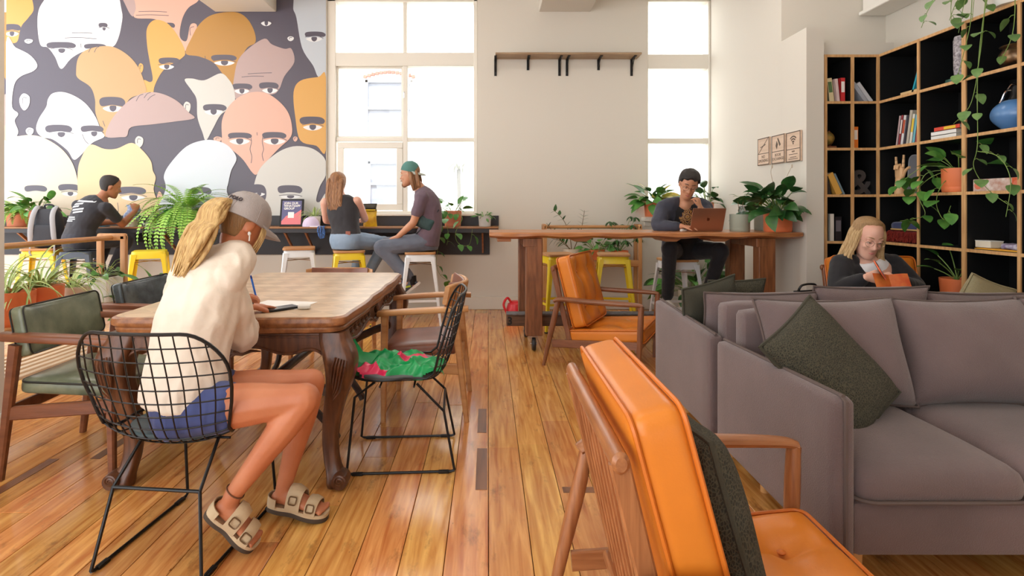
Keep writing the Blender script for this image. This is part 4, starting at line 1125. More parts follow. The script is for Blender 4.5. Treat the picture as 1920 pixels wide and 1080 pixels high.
HEADS = [
 ('o', [(36,-60),(150,-60),(190,45),(160,100),(120,150),(100,230),(70,245),(36,262)], [(20,118,135,172)], [(30,105,176,204)], [], []),
 ('m', [(680,-60),(800,-60),(765,60),(745,92),(712,40)], [], [], [], []),
 ('w', [(250,0),(300,-60),(620,-60),(685,60),(682,150),(660,230),(630,265),(560,270),(470,290),(400,330),(345,388),(310,320),(270,268),(228,252),(212,150),(218,60)], [(262,428,236,271),(473,600,246,274),(555,606,129,152)], [(292,402,272,299),(560,612,154,172)], [], [[(405,185),(460,184),(520,187)],[(365,214),(450,212),(545,219)],[(456,245),(457,268)]]),
 ('p', [(765,50),(790,-60),(1130,-60),(1115,5),(1060,45),(1025,110),(1012,205),(1050,230),(1072,140),(1108,142),(1092,210),(1050,290),(1000,222),(940,150),(870,108),(760,100)], [(925,985,128,156)], [], [], [[(780,66),(860,64),(940,68)],[(765,86),(850,84),(950,88)],[(1072,200),(1070,160),(1092,150)]]),
 ('b', [(1045,300),(1080,210),(1120,140),(1180,90),(1260,70),(1340,72),(1395,110),(1432,180),(1436,240),(1390,270),(1345,350),(1322,420),(1315,470),(1300,482),(1250,412),(1200,352),(1120,318)], [(1188,1332,308,340)], [(1205,1320,340,368)], [], [[(1154,315),(1156,335)]]),
 ('o', [(828,160),(870,113),(940,130),(1000,200),(1042,290),(1020,330),(925,390),(872,480),(860,545),(832,560),(812,480),(812,450),(845,462),(860,440),(842,340),(828,250)], [(893,1014,324,358)], [(896,980,362,390)], [(780,806,356,412,'o')], []),
 ('l', [(1680,-60),(1834,-60),(1834,432),(1790,432),(1762,370),(1700,270),(1668,100),(1650,40)], [(1715,1832,178,208)], [(1722,1812,206,234)], [(1618,1652,205,232,'w')], []),
 ('m', [(1318,435),(1340,340),(1400,272),(1488,218),(1530,250),(1600,275),(1640,275),(1656,350),(1600,430),(1572,500),(1530,532),(1400,532),(1332,560),(1313,500)], [(1306,1420,470,502),(1458,1568,463,498)], [(1320,1402,498,527),(1476,1562,494,524)], [], [[(1395,416),(1460,412),(1530,410)],[(1360,434),(1420,429),(1485,430)]]),
 ('o', [(1652,520),(1690,455),(1790,434),(1834,436),(1834,842),(1780,820),(1690,790),(1662,660)], [(1686,1828,656,698)], [(1706,1812,700,732)], [], []),
 ('t', [(430,400),(440,330),(480,285),(560,262),(640,265),(720,310),(780,380),(815,470),(820,520),(740,550),(700,600),(620,700),(602,768),(580,745),(540,640),(536,560),(510,490),(440,440)], [(560,706,545,598)], [(580,692,592,628)], [], [[(500,295),(512,272),(530,264)],[(532,295),(545,270),(560,263)],[(580,680),(592,712)]]),
 ('g', [(1040,450),(1080,442),(1150,452),(1242,413),(1290,450),(1316,500),(1322,570),(1290,610),(1240,650),(1200,722),(1160,790),(1140,745),(1112,660),(1107,560),(1080,510)], [(1143,1276,586,622)], [(1152,1252,614,646)], [(1034,1072,572,640,'g')], []),
 ('w', [(36,240),(90,268),(170,310),(212,365),(190,400),(120,430),(82,480),(70,600),(105,640),(85,680),(104,750),(36,780)], [], [], [(112,168,526,622,'w'),(140,185,220,246,'w')], []),
 ('w', [(262,602),(272,558),(300,525),(360,519),(430,545),(490,590),(540,660),(570,735),(588,770),(520,805),(450,880),(415,897),(380,845),(300,785),(240,772),(206,730),(220,670)], [(256,408,702,744),(456,584,706,742)], [(286,406,742,772),(482,580,738,768)], [(148,190,718,762,'w')], [[(465,755),(480,790),(500,810)]]),
 ('m', [(598,768),(620,690),(680,610),(760,545),(840,519),(920,530),(1000,570),(1060,630),(1094,666),(980,685),(860,700),(740,716),(716,765),(680,772)], [], [], [(762,806,766,832,'g')], [[(768,570),(785,540),(808,530)],[(812,552),(830,528),(850,520)],[(832,565),(850,545),(875,532)]]),
 ('p', [(1250,770),(1250,680),(1280,610),(1340,550),(1420,519),(1500,525),(1570,570),(1620,630),(1642,700),(1637,770),(1570,835),(1505,905),(1450,978),(1420,970),(1370,900),(1315,850),(1252,805)], [(1284,1418,746,778),(1476,1612,743,778)], [(1292,1406,778,812),(1484,1606,778,812)], [(1203,1247,768,800,'p'),(1650,1674,768,797,'p')], [[(1412,770),(1416,800),(1408,840),(1418,880),(1414,918)],[(1480,770),(1477,800),(1484,840),(1476,870),(1484,905)],[(1447,745),(1448,762)]]),
 ('e', [(36,805),(110,766),(220,766),(330,822),(400,900),(434,990),(446,1100),(446,1212),(36,1212)], [(330,452,1035,1072),(140,268,1042,1078)], [(352,444,1078,1102)], [], []),
 ('y', [(440,970),(455,900),(508,815),(590,838),(660,836),(742,804),(800,842),(850,905),(862,960),(878,1000),(866,1065),(866,1212),(446,1212),(440,1080)], [(658,824,1050,1092)], [(684,818,1096,1128)], [(884,916,1076,1204,'p')], [[(664,1140),(668,1180),(664,1200)],[(655,1055),(648,1075),(650,1095)],[(628,1058),(626,1090)]]),
 ('i', [(924,990),(960,920),(1050,825),(1150,789),(1230,795),(1290,825),(1332,890),(1302,960),(1286,1030),(1278,1080),(1300,1212),(915,1212),(935,1060)], [(1075,1192,1052,1092)], [], [], []),
 ('g', [(1435,1022),(1470,940),(1560,860),(1650,824),(1740,830),(1800,862),(1834,908),(1834,985),(1800,1050),(1780,1125),(1800,1135),(1834,1090),(1834,1212),(1480,1212),(1498,1080),(1440,1052)], [(1563,1702,1042,1086)], [(1578,1692,1098,1116)], [], [[(1575,1082),(1640,1080),(1690,1086)]]),
]
# the paint goes on behind the white pier
XMAX = 36
for c, k in (('w', 2), ('b', 4), ('p', 14), ('i', 17), ('m', 13)):
    dx = (-560, -1240, -1520, -1180, -760)[('w', 'b', 'p', 'i', 'm').index(c)]
    paint(mural, 'painted_head', [(x + dx, y) for x, y in HEADS[k][1]], c)
XMIN, XMAX = 36, 1834
for c, pts, br, ey, er, ln in HEADS:
    h = paint(mural, 'painted_head', pts, c)
    for a in er: ear(h, *a)
    for a in br: brow(h, *a)
    for a in ey: eye(h, *a)
    for a in ln: line(h, a)
h = paint(mural, 'painted_head', [(1350,1075),(1420,1040),(1480,1042),(1500,1080),(1490,1130),(1450,1150),(1400,1130)], 'd'); eye(h, 1426, 1492, 1082, 1102)
eye(mural, 1470, 1528, 118, 146)
# ---------------------------------------------------------------- potted plants
pot_grey = mat('pale_grey_pot', (214, 212, 208), .6); pot_sage = mat('sage_pot', (166, 172, 156), .6); pot_white = mat('white_pot', (236, 234, 228), .55); pot_pink = mat('faded_terracotta', (226, 142, 108), .6); pot_beige = mat('beige_pot', (216, 204, 186), .6)
def plant(name, label, cat, loc, grp='potted plants'): return thing(name, label, cat, loc, 0, grp)
def no_right(seed, n, zc, Lr, Wr, t):
    rr = random.Random(seed)
    for i in range(n):
        az = rr.uniform(1.0, 2 * PI - 1.0); q = i / n; g = G(); e = 1.4 - 1.25 * q
        sc = 1.0 if 1.4 < az < 4.9 else .55
        leaf_stem(g, (.03 * math.cos(az), .03 * math.sin(az), zc), az, e, rr.uniform(.12, .26) * sc, rr.uniform(*Lr) * (.55 + .45 * sc), rr.uniform(*Wr), .35, rr.uniform(.6, 1.3), .003, fold=.12, roll=rr.uniform(-1.1, 1.1)); g.build('leaf', [lf_dark, stem_m], t)
p = plant('potted_fern', 'bushy fern in a terracotta pot at the far left end of the bar', 'plant', (at(36, 400, 6.53).x, 6.53, 1.02)); pot(p, .125, .19, pot_pink); fern(p, .17, 44, (.28, .44), 31, lf_bright, (.2, 1.3), (1.2, 2.4), (-3.4, .3), .045)
p = plant('potted_lily', 'leafy plant in a terracotta pot beside the far left fern on the bar', 'plant', (at(72, 400, 6.5).x, 6.5, 1.02)); pot(p, .10, .19, pot_pink); lily(p, .16, .1, 30, (.14, .22), (.055, .085), (lf_mid,), (.15, 1.3), 5, (.08, .2), (.5, 1.2), True)
p = plant('hanging_fern', 'big bright green fern spilling over the bar behind the woman in the cap', 'plant', (at(350, 400, 6.47).x, 6.47, 1.02)); pot(p, .11, .19, mat('green_pot', (70, 180, 70), .5)); fern(p, .19, 84, (.42, .68), 33, lf_bright, (.1, 1.4), (1.2, 2.7), None, .06, .04)
fern(p, .2, 12, (.6, .85), 34, lf_bright, (.15, .6), (1.9, 2.6), (-2.4, -.8), .055, .06)
p = plant('spider_plant', 'small pale spider plant behind the lilac cap on the bar', 'plant', (at(590, 400, 6.62).x, 6.62, 1.02)); pot(p, .07, .12, pot_white); spider(p, .11, 34, (.14, .26), .012, 6, lf_spider, (.8, 2.0), (.5, 1.5), .02)
p = plant('trailing_pothos', 'trailing pothos in a terracotta pot on the bar by the man in the green cap', 'plant', (at(849, 400, 6.55).x, 6.55, 1.02)); pot(p, .105, .185, pot_pink)
lily(p, .16, .09, 13, (.09, .14), (.06, .09), (lf_mid,), (.3, 1.4), 8, (.1, .2), (.4, .9))
for k, q in enumerate(([(-.05, -.05, .18), (-.15, -.2, .22), (-.16, -.27, .02), (-.15, -.27, -.2), (-.17, -.26, -.42), (-.11, -.26, -.56), (.02, -.26, -.62)], [(.03, -.06, .18), (.12, -.2, .1), (.05, -.29, -.06), (.08, -.28, -.18), (.2, -.27, -.2), (.24, -.28, -.02)], [(-.02, -.08, .18), (-.06, -.26, .1), (-.03, -.3, -.08), (-.05, -.28, -.2)], [(-.05, -.05, .2), (-.2, -.16, .28), (-.26, -.24, .14), (-.24, -.25, -.06)])):
    vine(p, q, (8, 6, 4, 5)[k], (.075, .115), 40 + k)
p = plant('potted_herb', 'small succulent in a pale grey pot at the right end of the bar', 'plant', (at(909, 400, 6.52).x, 6.52, 1.02)); pot(p, .075, .125, pot_grey); lily(p, .11, .06, 22, (.04, .08), (.018, .03), (lf_mid,), (.2, 1.3), 9, (.02, .08))
lily(p, .11, .06, 3, (.05, .08), (.02, .03), (lf_mid,), (-.2, .2), 10, (.06, .09))
p = plant('peace_lily', 'peace lily in an orange pot on the left of the narrow window sill', 'plant', (at(1223, 400, 6.62).x, 6.62, 1.135)); pot(p, .095, .17, terra); lily(p, .15, .08, 44, (.15, .22), (.075, .11), (lf_mid, lf_yellow), (.0, 1.45), 12, (.06, .2), (.5, 1.3), True)
p = plant('peace_lily', 'peace lily on the right of the narrow window sill behind the laptop man', 'plant', (at(1331, 400, 6.62).x - .05, 6.60, 1.135)); pot(p, .085, .17, terra); None
no_right(14, 34, .15, (.12, .18), (.065, .095), p)
p = plant('peace_lily', 'large dark peace lily in an orange pot on the high table', 'plant', (2.575, 4.93, HZ)); pot(p, .118, .185, terra, taper=.97); no_right(15, 58, .17, (.15, .22), (.075, .11), p)
for q in ([(0, 0, .2), (-.03, .0, .38), (-.06, .0, .52), (-.05, 0, .58)], [(0, 0, .2), (.03, -.02, .38), (.07, -.03, .5), (.105, -.04, .58)]):
    g = G(); g.tube(crom(q, 5), .0025, 5); g.ell(q[-1], (.006, .006, .018)); g.build('flower_stalk', mat('dry_stalk', (190, 170, 150), .7), p)
p = plant('potted_cutting', 'sparse cutting in a sage grey pot on the high table', 'plant', (at(1387, 400, 5.0).x, 5.0, HZ)); pot(p, .087, .155, pot_sage, taper=.97)
for k, q in enumerate(([(0, 0, .14), (-.01, 0, .22), (-.02, 0, .28)], [(.01, 0, .14), (.03, 0, .26), (.07, .0, .34), (.12, 0, .40)])):
    g = G(); g.tube(crom(q, 5), .003, 5); g.build('stem', stem_w, p)
for k in range(7):
    g = G(); leaf_stem(g, (-.02 + .02 * (k % 3), 0, .27 + .015 * (k % 4)), k * 1.1, .5, .03, .06, .03, .2, .5, .0015); g.build('leaf', [lf_mid, stem_m], p)
g = G(); g.lathe([(.03, .15), (.034, .19), (.026, .21), (.022, .23)], (.02, 0, 0), 14); g.build('glass_dome', mat('clear_jar', (235, 240, 240), .05, trans=.9), p)
p = plant('empty_planter', 'pale sage planter behind the orange pot on the high table', 'planter', (at(1432, 400, 5.22).x, 5.22, HZ)); pot(p, .085, .15, pot_sage, taper=.97)
p = plant('floor_lily', 'dark leafy plant on the floor under the high table behind the laptop man', 'plant', (2.35, 6.38, 0)); pot(p, .16, .3, pot_beige); lily(p, .28, .14, 44, (.2, .32), (.09, .13), (lf_dark, lf_mid), (.1, 1.4), 17, (.12, .36))
# plants of the stand behind the high table
def cane(t, pts, pairs, L, W, m, r=.004, droop=.3, seed=0):
    rr = random.Random(seed); path = [V(q) for q in crom(pts, 8)]
    g = G(); g.tube(path, [r * 1.3 - r * .7 * i / len(path) for i in range(len(path))], 6); g.build('stem', stem_w, t)
    for k in range(pairs):
        i = int((.42 + .56 * k / max(1, pairs - 1)) * (len(path) - 2)); p0 = path[i]; tn = (path[i + 1] - path[i]).normalized()
        for s in (-1, 1):
            sd = tn.cross(V((0, 1, 0))).normalized() * s; g = G(); blade(g, p0, sd + tn * .7 + V((0, rr.uniform(-.4, .4), 0)), L * rr.uniform(.8, 1.1), W, droop, .15); g.build('leaf', m, t)
p = plant('zz_plant', 'tall glossy stemmed plant rising from the plant stand behind the high table', 'plant', (at(1072, 500, 6.52).x, 6.52, .58)); pot(p, .11, .18, pot_beige)
cane(p, [(0, 0, .16), (-.03, 0, .36), (-.1, 0, .52), (-.22, 0, .64)], 5, .08, .042, lf_dark, seed=1); cane(p, [(.02, 0, .16), (.10, 0, .36), (.13, 0, .5), (.15, 0, .63)], 6, .085, .026, lf_dark, seed=2); cane(p, [(-.02, -.02, .16), (-.1, -.04, .26), (-.24, -.04, .3)], 5, .1, .035, lf_dark, seed=3)
cane(p, [(.0, -.02, .16), (-.16, -.04, .3), (-.3, -.04, .48)], 4, .07, .03, lf_dark, seed=4)
p = plant('leafy_pothos', 'bright green low plant in the middle of the plant stand behind the high table', 'plant', (at(1118, 500, 6.5).x, 6.5, .58)); pot(p, .1, .17, terra); lily(p, .15, .1, 30, (.09, .14), (.06, .09), (lf_mid,), (.1, 1.3), 19, (.08, .2))
p = plant('umbrella_plant', 'umbrella plant with fanned leaflets at the right of the plant stand', 'plant', (at(1162, 500, 6.5).x, 6.5, .58)); pot(p, .1, .16, terra)
rr = random.Random(5)
for k in range(15):
    a = rr.uniform(0, 2 * PI); rad = rr.uniform(.04, .24); hz = rr.uniform(.2, .58); tip = V((rad * math.cos(a), rad * .6 * math.sin(a), hz))
    g = G(); g.tube(crom([(0, 0, .14), tip * .5 + V((0, 0, .08)), tip], 4), .0025, 5, k=1)
    for j in range(7): blade(g, tip, (math.cos(j * .9 + a), math.sin(j * .9 + a), -.25), .10, .026, .7, .1, n=4, k=0)
    g.build('leaf_fan', [lf_dark, stem_m], p)
# plants of the stand at the left
def on_stand(u): return (-3.13, 3.13 * F / (CU - u), .48)
p = plant('spider_plant', 'spider plant in an orange pot cropped by the white pier', 'plant', on_stand(20)); pot(p, .135, .22, terra); spider(p, .2, 30, (.3, .5), .018, 20)
p = plant('spider_plant', 'spider plant with long arching leaves in the large orange pot on the handrail stand', 'plant', on_stand(77)); pot(p, .135, .22, terra); spider(p, .2, 46, (.32, .58), .018, 21)
p = plant('spider_plant', 'spider plant in a beige pot in the middle of the handrail stand', 'plant', on_stand(141)); pot(p, .10, .17, pot_beige); spider(p, .16, 26, (.25, .42), .016, 22)
p = plant('leafy_planter', 'white square planter with small leafy plants by the handrail end post', 'planter', on_stand(192))
g = G(); g.box((0, 0, .105), (.22, .2, .21), bev=.012); g.build('planter_box', pot_white, p, smooth=False)
g = G(); g.box((0, 0, .2), (.2, .18, .03)); g.build('soil', soil, p, smooth=False)
lily(p, .21, .08, 26, (.05, .1), (.03, .055), (lf_mid, lf_dark), (.0, 1.2), 23, (.05, .14))
p = plant('floor_dieffenbachia', 'broad leafed plant on the floor behind the dark leather armchair', 'plant', (-2.85, 4.75, 0)); pot(p, .15, .32, pot_grey); lily(p, .3, .12, 20, (.22, .32), (.1, .14), (lf_mid, lf_dark), (.3, 1.4), 24, (.12, .34), (.4, .9))
# bookcase plants
p = plant('trailing_pothos', 'pothos with long trailing vines in a terracotta pot on the bookcase', 'plant', (3.46, 4.075, ZS[3] + .011)); pot(p, .104, .175, terra, taper=.96); lily(p, .16, .08, 12, (.12, .18), (.085, .12), (lf_mid,), (.4, 1.4), 25, (.09, .17), (.5, 1.0))
for k, q in enumerate(([(0, 0, .17), (-.14, .12, .2), (-.2, .24, .12), (-.2, .32, .04)], [(-.03, .04, .17), (-.15, .12, .14), (-.17, .16, -.02), (-.17, .1, -.16), (-.18, .2, -.2), (-.18, .34, -.22)], [(0, -.03, .17), (-.12, .0, .06), (-.15, .02, -.08), (-.16, -.06, -.2), (-.16, -.12, -.1)], [(0, .02, .18), (-.13, .08, .12), (-.15, .2, .03), (-.16, .28, -.06)])):
    vine(p, q, (6, 7, 5, 5)[k], (.075, .115), 60 + k)
p = plant('young_monstera', 'young leafy plant in a terracotta pot low in the bookcase', 'plant', (3.47, 4.10, ZS[5] + .011)); pot(p, .11, .17, terra, saucer=False, taper=.88)
for k, (a, e, s, l) in enumerate(((2.0, 1.2, .22, .12), (1.2, 1.25, .26, .12), (-1.4, 1.2, .24, .11), (2.6, .8, .16, .14), (-.8, 1.3, .13, .1), (3.2, 1.0, .2, .12), (-2.2, 1.0, .12, .1))):
    g = G(); leaf_stem(g, (0, 0, .15), a, e, s, l, l * .6, .4, .7, .004); g.build('leaf', [lf_mid, stem_m], p)
p = plant('hanging_monstera', 'vine with holed leaves hanging down from the top of the bookcase', 'plant', (3.44, 3.62, 2.568)); pot(p, .12, .2, pot_white)
lf_vine = leafmat('swiss_cheese_leaf', (122, 158, 92), (84, 124, 66))
for k, q in enumerate(([(0, 0, .2), (-.16, -.05, .22), (-.2, .0, -.05), (-.2, .05, -.45), (-.21, .04, -.9), (-.2, .08, -1.05), (-.2, -.02, -1.2), (-.2, -.16, -1.3)],
                       [(0, .02, .2), (-.16, .1, .2), (-.19, .12, -.1), (-.19, .18, -.3), (-.19, .22, -.42)], [(0, -.02, .2), (-.15, -.14, .22), (-.19, -.2, -.05), (-.18, -.17, -.25), (-.19, -.1, -.4)],
                       [(0, 0, .2), (-.16, .0, .2), (-.2, .03, -.3), (-.2, .1, -.62), (-.2, .24, -.74)], [(-.1, .1, .2), (-.17, .22, .14), (-.18, .3, .0)], [(-.1, .0, .2), (-.2, .12, .12), (-.2, .2, -.12)], [(-.2, .05, -.95), (-.2, -.1, -1.0), (-.2, -.18, -1.15), (-.2, -.15, -1.38)], [(0, .05, .2), (-.2, .16, .26), (-.3, .3, .12), (-.3, .4, -.02)], [(0, .0, .2), (-.22, .05, .26), (-.32, .1, .1), (-.3, .14, -.06)], [(0, .0, .2), (-.22, -.05, .24), (-.3, -.05, .08), (-.28, .0, -.1)])):
    vine(p, q, (13, 7, 6, 8, 6, 6, 5, 7, 6, 6)[k], (.06, .09), 80 + k, lf_vine)

# ---------------------------------------------------------------- things on the bar
paper_w = mat('white_paper', (244, 243, 240), .8)
t = thing('framed_poster', 'black framed pink and blue group poster leaning on the bar', 'poster', (at(548, 400, 6.56).x, 6.52, 1.02), 0, rot=(-.2, 0, .06))
g = G(); g.box((0, 0, .165), (.27, .018, .33), bev=.004); g.build('frame', black_metal, t, smooth=False)
g = G(); g.box((0, -.011, .165), (.225, .003, .285)); g.build('print', mat('poster_blue', (98, 98, 140), .5), t, smooth=False)
g = G(); g.prism([(-.1125, .0225), (.1125, .0225), (.1125, .2), (.04, .15), (-.06, .125), (-.1125, .06)], .001, frame((0, -.0128, 0), X, Z, -Y)); g.build('pink_shape', mat('poster_pink', (228, 128, 134), .5), t, smooth=False)
g = G(); g.box((-.005, -.0145, .135), (.07, .001, .07)); g.build('blank_square', paper_w, t, smooth=False)
text('JOIN OUR\nWHATSAPP\nGROUP', .036, frame((-.09, -.0145, .265), X, Z, -Y), .0006, bold=.001, sp=.9).build('lettering', paper_w, t, smooth=False)
def cap(t, m, brim_m, n=20):
    """baseball cap, local: y forward, dome base at z=0"""
    g = G(); rings = []
    for i in range(8):
        a = PI / 2 * i / 7.2; r = math.cos(a) ** .8; rings.append([V((.086 * r * math.cos(2 * PI * j / n), .1 * r * math.sin(2 * PI * j / n), .112 * math.sin(a) ** .9)) for j in range(n)])
    g.loft(rings); g.build('crown', m, t, ang=60)
    g = G(); g.ell((0, 0, .113), (.009, .009, .005), None, 8, 5); g.build('button', m, t)
    g = G()
    for side in (0, PI / 3, 2 * PI / 3): g.tube([(.087 * math.cos(a) ** 1 * math.cos(side), .101 * math.cos(a) * math.sin(side), .1125 * abs(math.sin(a)) ** .9 + .0008) for a in [i * PI / 16 for i in range(17)]], .0009, 4)
    g.build('seam', m, t)
    g = G(); rings = []
    for i in range(11):
        a = PI * (.12 + .76 * i / 10); c, s = math.cos(a), math.sin(a)
        rings.append([V((.085 * c, .098 * s, .004)), V((.092 * c, .10 * s + .045 * s, .004 - .012 * c * c)), V((.088 * c, .10 * s + .075 * s, -.004 - .02 * c * c)), V((.088 * c, .10 * s + .075 * s, -.001 - .02 * c * c)), V((.092 * c, .10 * s + .045 * s, .008 - .012 * c * c)), V((.085 * c, .098 * s, .009))])
    g.loft(rings); g.build('brim', brim_m, t, ang=50)
lil = mat('lilac_cotton', (214, 200, 226), .85, bump=.1, bscale=180); lil2 = mat('pale_lilac_cotton', (232, 228, 238), .85)
t = thing('cap', 'lilac baseball cap lying on the bar beside the framed poster', 'cap', (at(582, 420, 6.45).x, 6.47, 1.021), -PI / 2 - .3); cap(t, lil, lil2)
t = thing('lanyard', 'blue patterned strap bundle hanging over the bar edge', 'strap', (at(603, 425, 6.3).x, 6.315, 1.03))
g = G(); blue = mat('blue_pattern_fabric', (70, 120, 190), .7, col2=(30, 36, 60), vscale=60)
for k in range(3): g.tube(crom([(-.03 + .02 * k, .03, .0), (-.04 + .03 * k, -.01, -.01), (-.04 + .03 * k, -.015, -.07), (-.01 + .015 * k, -.02, -.13), (.03, -.015, -.08), (.02, -.01, -.01), (.02, .03, .0)], 5), .011, 6, flat=(1, .35))
g.build('strap_loops', blue, t); g = G(); g.tube([(.03, -.01, -.1), (.08, -.01, -.09)], .004, 5); g.build('clip', black_metal, t)
def bagshape(g, w, d, h, top=.25, seed=0, n=14, m=8, M=None):
    rr = random.Random(seed); rings = []
    for i in range(m + 1):
        q = i / m; dd = d * (1 - .88 * max(0, (q - .45) / .55)) * (.8 + .2 * math.sin(PI * q)); ww = w * (1 + .06 * math.sin(q * 5 + seed))
        r = [V((x * ww, y * dd, h * q)) for x, y in [(.5 * math.copysign(abs(math.cos(a)) ** .45, math.cos(a)) , .5 * math.copysign(abs(math.sin(a)) ** .8, math.sin(a)) * (1 + .1 * rr.uniform(-1, 1))) for a in [2 * PI * j / n for j in range(n)]]]
        rings.append([(M @ p) if M else p for p in r])
    g.loft(rings)
t = thing('snack_bag', 'yellow crisp bag with black top standing on the bar', 'bag', (at(694, 410, 6.5).x, 6.5, 1.02), .1)
g = G(); bagshape(g, .155, .09, .20, seed=2); g.build('bag_body', mat('yellow_foil', (232, 196, 44), .3, col2=(206, 150, 40), vscale=18, bump=.3, bscale=30), t)
g = G(); bagshape(g, .152, .055, .085, seed=3); 
for q in g.v: q.z += .185
g.build('bag_top', mat('black_foil', (52, 48, 34), .35, bump=.3, bscale=30), t)
g = G(); g.box((0, -.042, .195), (.13, .004, .012)); g.build('yellow_band', mat('yellow_foil2', (240, 206, 40), .3), t)
t = thing('takeaway_tub', 'white tub holding a crumpled blue printed bag on the bar', 'food packaging', (at(247, 410, 6.45).x, 6.45, 1.02), 0)
g = G(); g.loft([[V((x * s, y * s, z)) for x, y in rrect(.13, .11, .03, 4)] for s, z in ((.88, 0), (1, .085), (1.05, .09), (1.05, .095), (.95, .095))]); g.build('tub', pot_white, t)
g = G(); bagshape(g, .15, .07, .17, seed=6, M=roty(.1)); 
for q in g.v: q.z += .08; q.x += .02 * math.sin(q.z * 40)
g.build('printed_bag', mat('blue_print_paper', (210, 218, 236), .6, col2=(96, 130, 196), vscale=40, bump=.5, bscale=25), t)
t = thing('sauce_bottle', 'clear squeeze bottle with pale sauce and white cone nozzle', 'bottle', (at(287, 410, 6.45).x, 6.45, 1.02)); 
g = G(); g.lathe([(.03, 0), (.034, .01), (.034, .05), (.024, .10), (.018, .115)], n=18); g.build('body', mat('pale_sauce', (216, 214, 150), .3), t)
g = G(); g.lathe([(.02, .113), (.02, .125), (.014, .15), (.005, .185), (.003, .19)], n=14); g.build('nozzle', pot_white, t)
t = thing('dip_tub', 'small clear dip tub on the bar left of the sauce bottle', 'tub', (at(274, 410, 6.42).x, 6.42, 1.02)); g = G(); g.lathe([(.03, 0), (.035, .04)], n=16); g.build('cup', mat('cloudy_plastic', (190, 200, 190), .3), t); g = G(); g.lathe([(.037, .039), (.037, .045), (.03, .046)], n=16); g.build('lid', paper_w, t)
t = thing('gift_bag', 'bright green bag standing on the bar left of the big fern', 'bag', (at(319, 410, 6.42).x, 6.42, 1.02), .25)
g = G(); bagshape(g, .14, .1, .2, seed=8); g.build('bag_body', mat('green_plastic', (84, 196, 88), .35, bump=.2, bscale=20), t); g = G(); g.tube(crom([(-.03, -.01, .19), (-.03, -.01, .235), (.03, -.01, .235), (.03, -.01, .19)], 5), .004, 5); g.build('handle', mat('green_plastic2', (60, 170, 70), .4), t)
t = thing('phone', 'dark phone lying on the bar before the man in the black shirt', 'phone', (at(192, 420, 6.42).x, 6.45, 1.02), .3); g = G(); rbox(g, (0, 0, .005), (.075, .15, .009), .004, 4); g.build('case', mat('blue_case', (60, 150, 190), .4), t); g = G(); g.box((0, 0, .0098), (.066, .14, .001)); g.build('screen', mat('dark_screen', (18, 20, 26), .1), t)
# backpack on the yellow stool
t = thing('backpack', 'grey and black backpack standing on a yellow stool at the bar', 'backpack', (at(90, 450, 6.1).x, 6.1, .80), .25)
bp_d = mat('dark_backpack_nylon', (52, 54, 62), .7, bump=.2, bscale=90); bp_g = mat('grey_backpack_panel', (160, 160, 164), .75, bump=.2, bscale=90)
def bpf(p): 
    s = 1 - .22 * max(0, p.z / .22); return V((p.x * s, p.y * s, p.z))
g = G(); rbox(g, (0, 0, .215), (.30, .18, .43), .075, 9, bpf); g.build('body', bp_d, t, ang=70)
g = G(); rbox(g, (0, -.09, .15), (.23, .07, .22), .03, 7); g.build('front_pocket', bp_d, t, ang=70)
for s in (-1, 1):
    g = G(); g.tube(crom([(s * .07, .09, .41), (s * .085, -.02, .45), (s * .09, -.11, .36), (s * .105, -.13, .2), (s * .11, -.11, .05)], 5), .026, 8, flat=(1, .35), up=(0, 1, 0)); g.build('strap', bp_g, t)
    g = G(); g.tube([(s * .11, -.12, .05), (s * .115, -.13, -.04), (s * .1, -.12, -.08)], .006, 5, flat=(1.6, .4)); g.build('webbing', bp_g, t)
g = G(); g.tube(crom([(-.04, .03, .43), (-.035, .02, .47), (.035, .02, .47), (.04, .03, .43)], 5), .01, 6); g.build('handle', bp_d, t)
g = G(); rbox(g, (-.15, -.0, .16), (.03, .13, .2), .012, 5); g.build('side_panel', bp_g, t)

# ---------------------------------------------------------------- things on the dining table
t = thing('paper_sheet', 'white sheet of paper under the writing hands', 'paper', (-1.02, 2.74, TH + .0026), -.2); g = G(); g.box((0, 0, .0006), (.28, .20, .0008), bev=.0002); g.build('sheet', paper_w, t, smooth=False)
t = thing('phone', 'black phone lying on the carved dining table', 'phone', (at(529, 579, 2.62).x, 2.61, TH + .0026), -.72); g = G(); rbox(g, (0, 0, .0055), (.078, .155, .0105), .005, 5); g.build('case', mat('black_case', (22, 22, 24), .5), t); g = G(); g.box((0, 0, .0112), (.07, .147, .0008)); g.build('screen', mat('grey_screen', (72, 74, 78), .08), t, smooth=False); g = G(); g.box((-.03, -.078, .006), (.012, .003, .004)); g.build('red_button', mat('red_plastic', (170, 60, 50), .5), t)
t = thing('earbud_case', 'small white earbud case beside the black phone', 'earbud case', (at(568, 580, 2.60).x, 2.62, TH + .0026), .2); g = G(); rbox(g, (0, 0, .0125), (.058, .045, .022), .0105, 6); g.build('case_body', pot_white, t); g = G(); g.tube([(-.0292, -.01, .0145), (-.0292, .01, .0145)], .0006, 4); g.tube([(x, y, .0145) for x, y in rrect(.0582, .0452, .0105, 4)], .0006, 4, closed=True); g.build('lid_seam', mat('grey_line', (170, 170, 170), .5), t)
g = G(); g.tube([(-.02, -.012, .0), (.02, .012, .0)], .001, 4)
